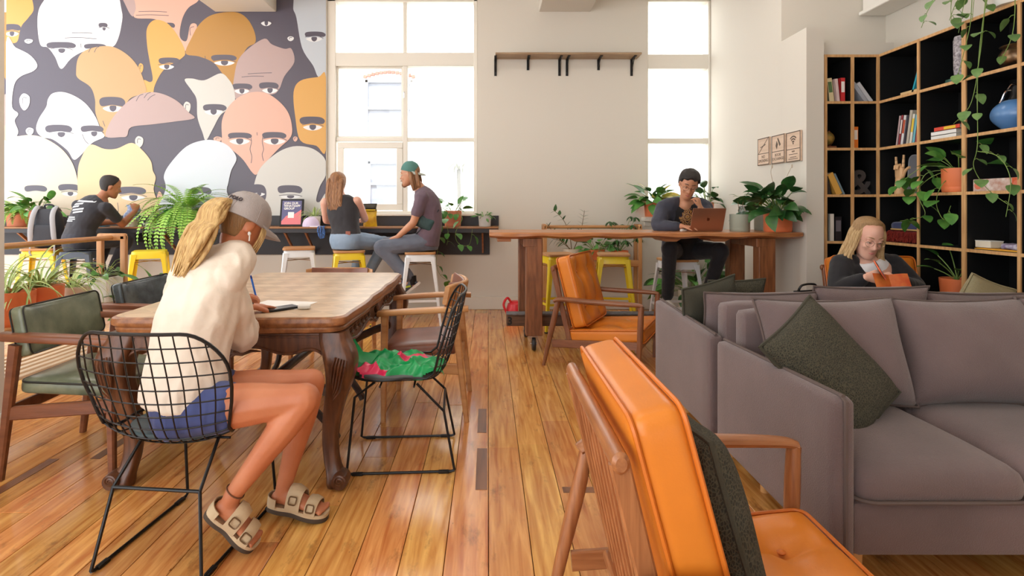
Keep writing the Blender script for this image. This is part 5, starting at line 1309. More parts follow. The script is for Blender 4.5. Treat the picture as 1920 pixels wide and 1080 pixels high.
# green and pink bag on the wire chair
t = thing('tote_bag', 'crumpled green and pink bag lying on the wire chair seat', 'bag', (-.44, 2.79, .436), 0)
gn = mat('green_nylon', (26, 164, 92), .34, bump=.25, bscale=22, col2=(20, 140, 78), vscale=8); pk = mat('pink_nylon', (226, 44, 92), .36, bump=.25, bscale=22)
from mathutils import noise as _nz
def crumple(x, y):
    a = V((x * 9 + 3, y * 9, 1.7)); r = 1 - abs(_nz.noise(a)) * 2.4; r2 = 1 - abs(_nz.noise(a * 2.1 + V((5, 1, 0)))) * 2.2
    e = 1 - max(((x + .0) / .215) ** 4, ((y + .02) / .165) ** 4)
    return max(0, e) ** .45 * (.034 + .030 * r + .014 * r2 + .02 * math.exp(-((x + .08) ** 2 + (y - .04) ** 2) / .006))
nx_, ny_ = 110, 88; P_ = {}; vs_ = []; fs_ = []; mi_ = []
for i in range(nx_ + 1):
    for j in range(ny_ + 1):
        x, y = -.215 + .43 * i / nx_, -.185 + .33 * j / ny_
        P_[i, j] = len(vs_); vs_.append(V((x + .012 * math.sin(y * 40), y + .01 * math.sin(x * 35), .003 + crumple(x, y))))
for i in range(nx_):
    for j in range(ny_):
        x, y = -.215 + .43 * (i + .5) / nx_, -.185 + .33 * (j + .5) / ny_; w = .02 * math.sin(x * 30)
        if ((x / .215) ** 4 + ((y + .02) / .165) ** 4) > 1.15: continue
        fs_.append((P_[i, j], P_[i + 1, j], P_[i + 1, j + 1], P_[i, j + 1]))
        mi_.append(1 if (.0 < y - .35 * x + .02 + w < .075 and -.02 < x < .17) or (y < -.13 + w and x < -.03) else 0)
g = G(); g.add(vs_, fs_); g.m = mi_; g.build('bag_cloth', [gn, pk], t, ang=60)
g = G(); rings = []
for i, (x, y, z, w) in enumerate(((-.14, -.06, .03, .085), (-.2, -.085, .06, .06), (-.225, -.1, .13, .042), (-.235, -.11, .2, .028))): rings.append([V((x + a * .35, y + a, z + b + .3 * a)) for a, b in ((-w, -.008), (-w * .4, .012), (w * .3, -.004), (w, .01), (w * .9, .018), (w * .2, .01), (-w * .4, .026), (-w * .9, .006))])
g.loft(rings); g.build('handle', gn, t, ang=35)

# ---------------------------------------------------------------- laptop, red can, black bag
lap = mat('copper_aluminium', (184, 134, 108), .32, .75); keyb = mat('keyboard_dark', (40, 38, 40), .5)
t = thing('laptop', 'open rose gold laptop on the high table', 'laptop', (at(1314, 435, 5.05).x, 5.07, HZ), PI + .12)
g = G(); rbox(g, (0, .0, .006), (.31, .22, .012), .005, 5); g.build('base', lap, t)
g = G(); g.box((0, .02, .0128), (.27, .10, .001)); g.build('keyboard', keyb, t, smooth=False)
Ml = Matrix.Translation((0, .112, .008)) @ rotx(-.30)
g = G(); rbox(g, (0, 0, .105), (.31, .007, .21), .0033, 5); g.v = [Ml @ q for q in g.v]; lid = g.build('lid', lap, t)
g = G(); g.box((0, -.0042, .108), (.29, .001, .19)); g.v = [Ml @ q for q in g.v]; g.build('screen', mat('laptop_screen', (90, 110, 130), .1), lid, smooth=False)
lg = mat('logo_dark_copper', (120, 76, 56), .25, .8)
g = G(); ap = []
for i in range(36):
    a = 2 * PI * i / 36; r = .0145 * (1 + .06 * math.cos(2 * a + PI)) ; x, z = r * math.cos(a), r * .98 * math.sin(a)
    if math.hypot(x - .018, z - .001) < .0085: x = .018 - math.sqrt(max(0, .0085 ** 2 - (z - .001) ** 2))
    if abs(x) < .006 and z > .008: z -= .004 * (1 - abs(x) / .006)
    ap.append((x, z))
g.prism(ap, .0006, Ml @ frame((0, .0036, .108), X, Z, Y)); g.prism([(.0, .016), (.007, .024), (.0075, .0165)], .0006, Ml @ frame((0, .0036, .108), X, Z, Y)); g.build('logo', lg, lid, smooth=False)
t = thing('mouse', 'small white charger lying beside the laptop', 'charger', (at(1274, 436, 5.1).x, 5.0, HZ), .3); g = G(); rbox(g, (0, 0, .01), (.06, .03, .02), .008, 5); g.build('body', pot_white, t); g = G(); g.tube(crom([(.03, 0, .006), (.06, .02, .004), (.09, .02, .004), (.12, .05, .004)], 5), .002, 5); g.build('cable', pot_white, t)
t = thing('watering_can', 'red plastic watering can on the floor beside the high table', 'watering can', (at(966, 590, 6.2).x, 6.2, 0), .5)
red = mat('red_can_plastic', (222, 52, 62), .35)
g = G(); g.lathe([(.09, 0), (.10, .02), (.10, .12), (.085, .17), (.05, .19), (.05, .2)], n=22); g.build('body', red, t); g = G(); g.tube(crom([(-.05, 0, .18), (-.1, 0, .24), (-.15, 0, .17), (-.1, 0, .06)], 6), .014, 8); g.build('handle', red, t); g = G(); g.tube([(.08, 0, .06), (.16, 0, .15), (.2, 0, .2)], [.024, .018, .022], 10); g.build('spout', red, t)
t = thing('leather_bag', 'black leather handbag on the armchair arm side of the reading woman', 'handbag', (at(1512, 540, 4.0).x, 4.0, .42), .3); g = G(); bagshape(g, .25, .13, .23, seed=12); g.build('bag_body', mat('black_leather', (26, 26, 30), .35, bump=.2, bscale=60), t); g = G(); g.tube(crom([(-.08, 0, .21), (-.06, -.02, .27), (.06, -.02, .27), (.08, 0, .21)], 5), .008, 6); g.build('handle', black_metal, t)
g = G(); t = thing('pouffe', 'black leather stool beside the reading woman carrying the handbag', 'stool', (at(1512, 540, 4.0).x, 4.0, 0)); g.lathe([(.18, 0), (.2, .03), (.2, .37), (.17, .415), (.0, .42)], n=24); g.build('body', mat('black_leather', (26, 26, 30), .35), t); g = G(); g.tube([(.2 * math.cos(a), .2 * math.sin(a), .37) for a in [i * PI / 12 for i in range(24)]], .005, 5, closed=True); g.build('piping', black_metal, t)

# ---------------------------------------------------------------- three wall signs
sg_w = wood('sign_ply', (222, 194, 170), (206, 176, 150), 1, .6); sg_d = mat('engraved_brown', (92, 76, 64), .7)
def sign(label, y, zc):
    t = thing('wall_sign', label, 'sign', (2.728, y, zc), 0, 'engraved plywood signs')
    t['_M'] = 0; del t['_M']
    g = G(); g.box((-.009, 0, 0), (.018, .225, .268), bev=.002); g.build('board', sg_w, t, smooth=False)
    g = G()
    for b in ((0, .129, .225, .008), (0, -.129, .225, .008), (0, -.02, .225, .006)): g.box((-.0188, b[0], b[1]), (.0012, b[2], b[3]))
    for b in (-.109, .109): g.box((-.0188, b, 0), (.0012, .008, .268))
    g.build('border', sg_d, t, smooth=False)
    return t
SF = lambda y, z: frame((-.0184, y, z), -Y, Z, -X)
t = sign('plywood no smoking sign, furthest of the three wall signs', 5.46, 1.795)
g = text('NO\nSMOKING', .042, SF(0, -.065), .0006, 'CENTER', .95); g.build('lettering', sg_d, t, smooth=False)
g = G(); M = SF(0, .05); g.prism([(-.10, -.065), (-.09, -.065), (.10, .075), (.09, .075)], .001, M); g.prism([(-.055, -.012), (.045, .012), (.045, .02), (-.055, -.004)], .001, M); g.build('cigarette_icon', sg_d, t, smooth=False)
t = sign('plywood book exchange sign, middle of the three wall signs', 5.185, 1.79)
text('BOOK\nEXCHANGE', .038, SF(0, -.065), .0006, 'CENTER', .95).build('lettering', sg_d, t, smooth=False)
g = G(); M = SF(0, .05); g.prism([(-.01, .05), (.005, .055), (.05, -.01), (.03, -.025)], .001, M); g.prism([(-.02, .03), (.0, -.005), (-.02, -.05), (-.04, -.015)], .001, M); g.build('book_icon', sg_d, t, smooth=False)
t = sign('plywood wifi sign, closest of the three wall signs', 4.925, 1.785)
g = G(); M = SF(0, .025)
for r in (.028, .05, .072):
    a0 = [(r * math.cos(a), r * math.sin(a)) for a in [PI / 4 + PI / 2 * i / 10 for i in range(11)]]; a1 = [((r - .011) * math.cos(a), (r - .011) * math.sin(a)) for a in [PI / 4 + PI / 2 * (10 - i) / 10 for i in range(11)]]
    g.prism(a0 + a1, .001, M)
g.prism([(.009 * math.cos(i * .63), .004 + .009 * math.sin(i * .63)) for i in range(10)], .001, M); g.build('wifi_icon', sg_d, t, smooth=False)
g = text('WIFI', .024, SF(0, -.05), .0006, 'CENTER'); g.build('lettering', sg_d, t, smooth=False)
g = G()
for z, w in ((-.066, .14), (-.092, .1), (-.108, .15)): g.box((-.0188, 0, z), (.0008, w, .005))
g.build('small_print', sg_d, t, smooth=False)

# ---------------------------------------------------------------- books and objects in the bookcase
page = mat('book_pages', (236, 226, 206), .9)
def book(label, cat, loc, w, h, d, col, rot, grp='books in the bookcase', spine=None, twocol=None):
    """spine faces local -y, thickness along x, height z, depth y; origin at spine foot"""
    t = thing('book', label, cat, loc, 0, grp, rot=rot)
    m = mat('cover_%d_%d_%d' % col, col, .5)
    g = G(); g.box((-w / 2 + .001, d / 2, h / 2), (.002, d, h)); g.box((w / 2 - .001, d / 2, h / 2), (.002, d, h)); g.box((0, .001, h / 2), (w, .002, h)); g.build('cover', m, t, smooth=False)
    g = G(); g.box((0, d / 2 - .002, h / 2), (w - .004, d - .006, h - .008)); g.build('pages', page, t, smooth=False)
    if spine:
        g = G(); g.box((0, -.0006, h * .62), (w * .7, .001, h * .45)); g.build('spine_label', mat('cover_%d_%d_%d' % spine, spine, .5), t, smooth=False)
    return t
zr = [z + .011 for z in ZS]
FY = 4.815
def fb(u, z): return ((u - CU) * FY / F, FY, z)
book('dark green leaning book, first on the top left shelf of the bookcase', 'book', fb(1551, zr[1]), .03, .17, .14, (44, 62, 50), (0, -.10, 0))
book('cream book with green print on the top left shelf of the bookcase', 'book', fb(1560, zr[1]), .045, .205, .15, (222, 204, 160), (0, -.12, 0), spine=(92, 120, 76))
book('pale pink book between cream and red ones on the top left shelf', 'book', fb(1572, zr[1]), .03, .20, .15, (226, 200, 196), (0, -.10, 0))
book('red and white spined book on the top left shelf of the bookcase', 'book', fb(1580.5, zr[1]), .04, .207, .15, (206, 48, 52), (0, 0, 0), spine=(244, 240, 236))
for k, c in enumerate(((204, 206, 212), (176, 180, 190))): book(('pale silver', 'grey')[k] + ' book leaning left in the second cell of the top shelf', 'book', fb(1634 - 9 * k, zr[1]), .035, .20 , .15, c, (0, -.62, 0))
book('orange spined book standing alone below the leaning grey books', 'book', fb(1604.5, zr[2]), .045, .185, .14, (236, 122, 34), (0, 0, 0), spine=(240, 226, 210))
book('dark leaning book at the far left of the yellow book shelf', 'book', fb(1556, zr[3]), .03, .16, .14, (50, 40, 38), (0, -.18, 0))
book('thick yellow book leaning left beside the ampersand', 'book', fb(1574, zr[3]), .055, .20, .15, (222, 168, 78), (0, -.42, 0))
book('blue and yellow book leaning on the thick yellow book', 'book', fb(1583, zr[3]), .02, .20, .15, (120, 140, 150), (0, -.44, 0))
book('black book, left of the three standing books beside the reading woman', 'book', fb(1550, zr[4]), .028, .235, .15, (38, 36, 36), (0, 0, 0))
book('cream book, middle of the three standing books beside the reading woman', 'book', fb(1560, zr[4]), .036, .235, .15, (222, 216, 204), (0, 0, 0))
book('black book with white lettering beside the cream one', 'book', fb(1572, zr[4]), .06, .21, .15, (34, 32, 38), (0, 0, 0), spine=(110, 104, 112))
# right wing: books stand with spines to -x
def rb(y, z, x=3.42): return (x, y, z)
for k, (y, w, h, c, sp, lab) in enumerate(((4.645, .02, .25, (196, 170, 172), None, 'pale pink spined book, first of the leaning row on the second bookcase shelf'), (4.618, .022, .25, (150, 60, 66), (236, 226, 220), 'dark red and white book, second of the leaning row on the second bookcase shelf'), (4.588, .028, .245, (224, 222, 222), (196, 90, 60), 'white book with orange print, third of the leaning row on the second shelf'), (4.557, .022, .24, (60, 58, 70), None, 'dark book, fourth of the leaning row on the second bookcase shelf'), (4.527, .03, .275, (196, 188, 172), None, 'tall grey book in the middle of the leaning row'), (4.493, .028, .24, (232, 228, 214), (236, 206, 70), 'cream book with yellow top in the leaning row'), (4.462, .026, .23, (120, 190, 206), None, 'light blue book near the right end of the leaning row'), (4.428, .034, .255, (170, 84, 84), None, 'dusty red book at the right end of the leaning row'))):
    book(lab, 'book', rb(y, zr[2]), w, h, .17, c, (0, .17, -PI / 2), spine=sp)
book('open cream paperback lying flat on the top bookcase shelf', 'book', (3.42, 4.60, zr[1] + .016), .03, .21, .15, (226, 194, 140), (0, PI / 2, -PI / 2))
book('turquoise book leaning on the divider of the top bookcase shelf', 'book', rb(4.475, zr[1]), .02, .19, .15, (44, 168, 190), (0, .35, -PI / 2))
for k, (c, lab, yy) in enumerate((((236, 234, 228), 'white book at the bottom of the flat pile in the bookcase', 4.17), ((238, 236, 232), 'white book in the middle of the flat pile in the bookcase', 4.19), ((222, 76, 58), 'red and yellow book on top of the flat pile in the bookcase', 4.18))):
    book(lab, 'book', (3.41 , yy + .1 - .02 * k, zr[2] + .016 + .031 * k), .03, .23, .16, c, (0, PI / 2, -PI / 2 ), spine=(236, 200, 60) if k == 2 else None)
t = thing('globe', 'small antique globe on a wooden base in the bookcase', 'globe', fb(1559, zr[2]), 0); t.location.y += .07
g = G(); g.box((.02, 0, .012), (.10, .07, .022), bev=.004); g.tube(crom([(.02, 0, .02), (.055, 0, .06), (.06, 0, .105), (.02, 0, .16)], 5), .005, 6); g.build('base', walnut, t)
g = G(); g.ell((.0, 0, .09), .062, None, 20, 12); g.build('ball', mat('antique_map', (168, 128, 50), .35, col2=(84, 80, 44), vscale=22), t)
t = thing('ampersand', 'dark metal ampersand ornament in the bookcase', 'ornament', fb(1603, zr[3]), 0); t.location.y += .06
text('&', .31, frame((-.01, .02, .005), X, Z, -Y), .022, bold=.006).build('letterform', mat('gunmetal', (96, 92, 92), .42, .6, bump=.2, bscale=40), t)
t = thing('lamp_vase', 'bubbled clear glass vase on a green base in the bookcase', 'vase', (3.47, 4.06, zr[1])); g = G(); g.lathe([(.10, 0), (.1, .02), (.05, .035), (.045, .05)], n=20); g.build('base', mat('green_glass', (50, 90, 80), .15), t); g = G(); g.lathe([(.045, .05), (.05, .1), (.052, .3), (.046, .335), (.04, .335)], n=20); g.build('bubbled_cylinder', mat('bubbled_glass', (206, 200, 204), .2, col2=(120, 112, 118), vscale=60, bump=1.0, bscale=70), t)
t = thing('brass_pot', 'tarnished brass pot on the top right bookcase shelf', 'pot', (3.50, 3.665, zr[1])); g = G(); g.lathe(crom([(.04, 0), (.085, .03), (.1, .08), (.085, .12), (.07, .135), (.085, .15), (.075, .15)], 4), n=28); g.build('body', mat('tarnished_brass', (150, 120, 84), .3, .9, col2=(90, 72, 60), vscale=16), t); g = G(); g.tube([(.088 * math.cos(i * PI / 12), .088 * math.sin(i * PI / 12), .15) for i in range(24)], .005, 5, closed=True); g.build('rim', mat('tarnished_brass', (150, 120, 84), .3, .9), t)
t = thing('soda_siphon', 'blue round soda siphon with black and chrome head in the bookcase', 'siphon', (3.50, 3.675, zr[2])); g = G(); g.lathe(crom([(.05, 0), (.07, .008), (.118, .06), (.132, .105), (.118, .15), (.075, .19), (.04, .2)], 4), n=32); g.build('body', mat('blue_enamel', (92, 140, 196), .3, coat=.4), t)
g = G(); g.lathe([(.04, .198), (.036, .215), (.026, .23), (.024, .27), (.02, .29)], n=16); hd = g.build('head', black_metal, t); g = G(); g.tube(crom([(0, .02, .27), (0, .07, .27), (0, .1, .22), (0, .115, .2)], 5), .009, 8); g.tube(crom([(0, -.01, .29), (0, .03, .31), (0, .075, .26)], 5), .006, 6); g.build('lever', chrome, hd)
t = thing('tablet_panel', 'grey rounded panel leaning beside the wooden hand', 'panel', (3.46, 4.47, zr[3]), 0, rot=(0, .1, -PI / 2)); g = G(); g.prism(rrect(.2, .31, .05), .012, frame((0, 0, .155), X, Z, -Y)); g.build('panel', mat('grey_plastic', (104, 106, 112), .4), t)
g = G(); g.tube([(x, -.012, .155 + z) for x, z in rrect(.2, .31, .05)], .003, 5, closed=True); g.build('edge', mat('grey_plastic2', (130, 132, 138), .4), t)
t = thing('puzzle_box', 'white and orange puzzle box lying on the bookcase shelf', 'box', (3.42, 3.72, zr[3])); g = G(); g.box((.1, .0, .042), (.22, .36, .084), bev=.002); g.build('box', mat('puzzle_print', (226, 214, 206), .5, col2=(190, 140, 120), vscale=26), t, smooth=False)
g = G(); g.box((-.011, -.145, .042), (.002, .065, .082)); g.build('end_panel', mat('orange_print', (216, 96, 52), .5), t, smooth=False)
g = G(); M = frame((-.0105, .14, .042), Y, Z, -X); g.prism([(.028 * math.cos(i * .35), .028 * math.sin(i * .35)) for i in range(18)], .001, M); M = frame((-.0125, -.145, .042), Y, Z, -X); g.prism([(.024 * math.cos(i * .35), .024 * math.sin(i * .35)) for i in range(18)], .001, M); g.build('round_logo', mat('logo_red', (222, 120, 90), .5), t, smooth=False)
t = thing('grey_stand', 'grey plastic holder at the back of the puzzle box shelf', 'holder', (3.58, 3.60, zr[3] + .086)); g = G(); g.box((0, 0, .03), (.06, .12, .06), bev=.006); g.box((.02, .0, .12), (.02, .1, .2), bev=.006); g.build('holder_body', mat('dim_grey_plastic', (120, 116, 118), .5), t, smooth=False)
t.location.z = zr[3]; t.location.x = 3.66 - .03
t = thing('folded_blanket', 'dark red shaggy folded throw on the bookcase shelf', 'blanket', (3.53, 4.58, zr[4])); g = G(); rbox(g, (0, 0, .05), (.24, .38, .1), .03, 8); g.build('folds', mat('red_shag', (140, 42, 34), .95, col2=(96, 24, 22), vscale=60, bump=1.0, bscale=90, stretch=(1, 1, .2)), t)
g = G(); rr = random.Random(3)
for k in range(160):
    y = rr.uniform(-.18, .18); z = rr.uniform(.02, .095); g.tube([(-.12, y, z), (-.132, y + rr.uniform(-.006, .006), z - .008), (-.134, y + rr.uniform(-.01, .01), z - .03)], .0022, 3)
g.build('fringe', mat('red_shag2', (150, 50, 38), .95), t)['kind'] = 'stuff'
t = thing('blue_cushion', 'navy blue cushion lying on the red shaggy throw', 'cushion', (3.53, 4.56, zr[4] + .1)); g = G(); rbox(g, (0, 0, .035), (.22, .33, .07), .03, 8); g.build('cover', mat('navy_velvet', (38, 54, 100), .9, sheen=.4), t); g = G(); g.tube([(x, y, .008) for x, y in rrect(.225, .335, .04)], .007, 6, closed=True); g.build('trim', mat('gold_trim', (206, 170, 110), .6), t)
t = thing('card_box', 'small white box on the yellow folder low in the bookcase', 'box', (3.43, 3.84, zr[4] + .014)); g = G(); g.box((.04, 0, .022), (.09, .12, .044), bev=.002); g.build('box', page, t, smooth=False); g = G(); g.box((.04, 0, .046), (.092, .122, .004)); g.build('lid', paper_w, t, smooth=False)
t = thing('folder', 'flat yellow folder low in the bookcase', 'folder', (3.42, 3.74, zr[4])); g = G(); g.box((.12, 0, .004), (.24, .32, .006), bev=.001); g.box((.125, 0, .009), (.23, .31, .004)); g.build('cover', mat('yellow_card', (226, 166, 50), .6), t, smooth=False)
t = thing('purple_pouch', 'purple plastic pouch lying on the yellow folder', 'pouch', (3.5, 3.64, zr[4] + .014), 0); g = G(); rbox(g, (0, 0, .018), (.16, .14, .036), .017, 7, lambda p: V((p.x, p.y, p.z * (1 + .3 * math.sin(p.y * 60 + p.x * 40))))); g.build('pouch', mat('purple_plastic', (124, 100, 150), .3, col2=(200, 196, 206), vscale=40, bump=.4, bscale=40), t)
# wooden hand with index and little finger raised
t = thing('wooden_hand', 'jointed wooden hand making a horn gesture in the bookcase', 'ornament', (3.45, 4.645, zr[3]), 0)
hw = mat('pale_wood', (222, 178, 130), .5, bump=.03, bscale=60)
g = G(); g.lathe([(.04, 0), (.038, .06), (.032, .12), (.034, .13)], n=18); g.build('wrist', hw, t)
g = G(); rbox(g, (0, 0, .175), (.04, .085, .1), .018, 7, lambda p: V((p.x, p.y * (1 + 1.2 * p.z), p.z))); g.build('palm', hw, t)
for y, ln, up in ((.038, .095, 1), (.013, .04, 0), (-.013, .04, 0), (-.037, .105, 1)):
    g = G()
    if up:
        for q in range(3): g.tube([(0, y * (1 + .06 * q), .222 + ln / 3 * q), (0, y * (1.06 + .06 * q), .222 + ln / 3 * (q + .92))], [.0115 - .001 * q, .0105 - .001 * q], 10)
    else: g.tube([(0, y, .222), (-.012, y, .245), (-.03, y, .235), (-.034, y, .205)], [.0115, .0115, .011, .01], 10)
    g.build('finger', hw, t)
g = G(); g.tube(crom([(0, -.04, .15), (-.005, -.065, .185), (-.005, -.095, .21), (-.005, -.12, .215)], 4), .0115, 10); g.build('thumb', hw, t)
# ---------------------------------------------------------------- people
from mathutils.bvhtree import BVHTree
def skin(name, c, c2): return mat(name, c, .5, col2=c2, vscale=7, bump=.04, bscale=150, sss=.06)
def nrm(v): return V(v).normalized()
def limb(g, pts, rad, n=12, k=4):
    """tapered limb through joints with rounded ends"""
    P = crom([tuple(p) + (r,) for p, r in zip([V(q) for q in pts], rad)], k)
    g.tube([q[:3] for q in P], [max(.003, q[3]) for q in P], n)
    g.ell(P[0][:3], P[0][3] * .985, None, 12, 8); g.ell(P[-1][:3], P[-1][3] * .985, None, 12, 8)
def torso(g, st, n=20, k=4):
    """st: (centre, right vector, half width, half depth)"""
    P = crom([tuple(c) + tuple(nrm(r)) + (w, d) for c, r, w, d in [(V(a), b, w, d) for a, b, w, d in st]], k)
    rings = []
    for i, q in enumerate(P):
        c = V(q[:3]); nx = V(P[min(i + 1, len(P) - 1)][:3]) - V(P[max(i - 1, 0)][:3])
        r = nrm(q[3:6]); t = nx.normalized(); f = t.cross(r).normalized() * -1; r = f.cross(t).normalized() * (1 if f.cross(t).dot(r) > 0 else -1)
        rings.append([c + r * q[6] * math.copysign(abs(math.cos(a)) ** .85, math.cos(a)) + f * q[7] * math.copysign(abs(math.sin(a)) ** .85, math.sin(a)) for a in [2 * PI * j / n for j in range(n)]])
    g.loft(rings)
HR = ((-.118, .022, .060, .022), (-.103, .040, .046, .044), (-.075, .054, .024, .068), (-.035, .064, .006, .086), (0, .070, -.004, .094), (.04, .074, -.008, .099), (.078, .067, -.008, .091), (.102, .049, -.008, .069), (.118, .018, -.008, .028))
def headframe(c, f, u, s=1.0):
    f = nrm(f); u = V(u); u = (u - f * u.dot(f)).normalized(); r = f.cross(u)
    M = Matrix((r * s, f * s, u * s)).transposed().to_4x4(); M.translation = V(c); return M
def headpts(n=24, k=3):
    out = []
    for z, rx, yo, ry in crom(HR, k):
        out.append([V((rx * math.cos(a), yo + ry * math.sin(a), z)) for a in [2 * PI * j / n for j in range(n)]])
    return out
def head(g, M):
    g2 = G(); g2.loft(headpts())
    g2.tube([(0, .088, .018), (0, .099, -.008), (0, .108, -.03), (0, .094, -.04)], [.006, .009, .0125, .008], 8)
    for s in (-1, 1):
        g2.ell((s * .010, .095, -.034), (.009, .010, .008), None, 8, 6)
        g2.ell((s * .074, -.006, -.008), (.007, .019, .031), rotz(s * -.35) @ rotx(-.15), 10, 7)
        g2.ell((s * .034, .072, -.028), (.022, .016, .02), None, 8, 6)
        g2.ell((s * .03, .082, .03), (.026, .010, .008), None, 8, 6)
    g2.ell((0, .080, -.062), (.022, .012, .007), None, 10, 6); g2.ell((0, .077, -.074), (.018, .012, .007), None, 10, 6); g2.ell((0, .07, -.1), (.018, .014, .014), None, 8, 6)
    g.add([M @ p for p in g2.v], g2.f)
def hair_shell(M, name, m, parent, t=.012, line=lambda z, x: (.055 if z > .085 else .012 + .5 * max(0, z) if z > 0 else -.02), zmin=-.085, lump=.0):
    g = G(); rings = headpts(36, 5); out = []
    for r in rings:
        q = []
        for p in r:
            d = V((p.x, p.y + .005, p.z * .6)).normalized(); e = line(p.z, p.x) - p.y
            k = max(0, min(1, .5 + e / .016)) * max(0, min(1, (p.z - zmin) / .02))
            q.append(p + d * (-.012 + (t + .012) * k + lump * k * math.sin(p.x * 90) * math.cos(p.z * 70 + p.y * 60)))
        out.append(q)
    g.loft(out); g.v = [M @ p for p in g.v]
    return g.build(name, m, parent, ang=80)
def strands(name, m, parent, M, roots, fn, r=.011, seed=0, n=7):
    """locks of hair: fn(root, rng) gives the points of one lock in head space"""
    rr = random.Random(seed); g = G()
    for q in roots:
        P = crom([tuple(M @ V(p)) for p in fn(q, rr)], 4); L = len(P)
        g.tube(P, [r * (.55 + .6 * math.sin(PI * min(1, .2 + .72 * i / L))) * (1 - .75 * max(0, (i / L - .7) / .3)) for i in range(L)], n, flat=(1.2, .7))
    return g.build(name, m, parent, ang=80)
def hand(g, w, d, nr, side, curl=(.5, .5, .5, .5), s=1.0, spread=.1, tcurl=.4, thumb_out=.7):
    """wrist w, direction d, palm normal nr; side=+1 puts the thumb on d x nr"""
    d = nrm(d); nr = V(nr); nr = (nr - d * nr.dot(d)).normalized(); x = d.cross(nr) * side
    w = V(w)
    rings = []
    for q, hw, th in ((0, .024, .018), (.03, .034, .017), (.065, .04, .014), (.088, .04, .012)):
        rings.append([w + d * q * s + x * hw * s * math.cos(a) + nr * th * s * math.sin(a) for a in [2 * PI * j / 12 for j in range(12)]])
    g.loft(rings)
    for i, (o, ln) in enumerate(((.03, .070), (.0105, .078), (-.0095, .073), (-.0285, .057))):
        p = w + d * .082 * s + x * o * s; t = (d + x * o * spread * 20 * .6).normalized(); P = [p - t * .015]; P.append(p)
        for k in range(3):
            a = curl[i] * (.8, 1.0, .7)[k]
            ax = t.cross(nr).normalized(); t = Quaternion(ax, a) @ t
            nr2 = Quaternion(ax, a) @ nr
            p = p + t * ln * s * (.42, .32, .26)[k]; P.append(p)
        limb(g, P, [.0095 * s, .0095 * s, .009 * s, .0082 * s, .0072 * s], 8, 3)
    p = w + d * .022 * s + x * .026 * s; t = (d * .7 + x * thumb_out + nr * .3).normalized(); P = [p - t * .01, p]
    for k in range(3):
        t = (t + (d * .25 + nr * .2 * tcurl - x * .25 * tcurl)).normalized(); p = p + t * s * (.034, .03, .025)[k]; P.append(p)
    limb(g, P, [.013 * s, .0135 * s, .0115 * s, .0105 * s, .0085 * s], 8, 3)
def foot(g, H, T, U, wid=1.0, bare=True, hgt=1.0):
    H, T, U = V(H), V(T), nrm(U); d = (T - H); L = d.length; d.normalize(); U = (U - d * U.dot(d)).normalized(); x = d.cross(U)
    rings = []
    for q, hw, h in ((0.0, .016, .035), (.06, .028, .052), (.2, .033, .075), (.4, .034, .07), (.6, .041, .048), (.8, .046, .032), (.92, .04, .025), (1.0, .022, .016)):
        rings.append([H + d * L * q + x * hw * wid * math.cos(a) + U * (h * hgt * .5 + h * hgt * .5 * math.sin(a)) for a in [2 * PI * j / 14 for j in range(14)]])
    g.loft(rings)
    if bare:
        for k in range(5):
            o = -.036 + .018 * k; g.ell(H + d * L * (1.0 - .012 * abs(k - 1)) + x * o * wid + U * .012, (.0095 + .003 * (k == 0),) * 3, None, 8, 6)
def sandal(t, name, H, T, U, m, sole_m, buckle_m):
    """two-strap cork sandal"""
    H, T, U = V(H), V(T), nrm(U); d = T - H; L = d.length; d.normalize(); U = (U - d * U.dot(d)).normalized(); x = d.cross(U)
    out = [(-.03, .0), (-.04, .05), (-.036, .12), (-.046, .17), (-.05, .21), (-.04, .25), (-.015, .268), (.02, .265), (.042, .24), (.05, .2), (.046, .16), (.036, .11), (.04, .05), (.03, .0), (0, -.012)]
    P = crom(out, 3, True); k = L / .25
    sd = bpy.data.objects.new(name, None); COL.objects.link(sd); sd.parent = t; sd['label'] = 'beige two strap sandal'
    def w(a, b, c): return H + x * a + d * b * k + U * c
    g = G(); g.loft([[w(a * .96, b, -.026) for a, b in P], [w(a, b, -.02) for a, b in P], [w(a, b, -.008) for a, b in P]]); g.build('outsole', sole_m, sd)
    g = G(); g.loft([[w(a, b, -.008) for a, b in P], [w(a * 1.01, b, .006) for a, b in P], [w(a * .9, b, .004) for a, b in P]]); g.build('footbed', m, sd)
    def band(b0, b1, top, wd):
        g = G(); rings = []
        for i in range(17):
            a = PI * i / 16; cx, cz = -math.cos(a) * wd, math.sin(a) ** .7 * top
            f = 1 - .1 * math.sin(a)
            rings.append([w(cx, b0, cz), w(cx, (b0 + b1) / 2, cz * 1.03), w(cx, b1, cz * .86), w(cx * 1.05, b1, cz * .86 + .004), w(cx * 1.05, (b0 + b1) / 2, cz * 1.03 + .005), w(cx * 1.05, b0, cz + .004)])
        g.loft(rings); return g
    band(.03, .055, .035, .042).build('heel_cup', m, sd) if False else None
    a = band(.085, .15, .083, .046).build('strap', m, sd, ang=50); b = band(.175, .225, .05, .05).build('strap', m, sd, ang=50)
    g = G(); rings = []
    for i in range(13):
        a2 = PI + PI * i / 12; rings.append([w(math.cos(a2) * .04, .04 + math.sin(a2) * .05, 0), w(math.cos(a2) * .042, .04 + math.sin(a2) * .052, .035), w(math.cos(a2) * .046, .04 + math.sin(a2) * .056, .035), w(math.cos(a2) * .046, .04 + math.sin(a2) * .056, 0)])
    g.loft(rings); g.build('heel_rim', m, sd, ang=50)
    for q, zz in ((.118, .05), (.2, .032)):
        g = G(); c0 = w(.052, q, zz)
        g.tube([c0 + d * a + (U * .9 - x * .35) * b for a, b in rrect(.03, .03, .006, 2)], .0028, 5, closed=True); g.build('buckle', buckle_m, sd)
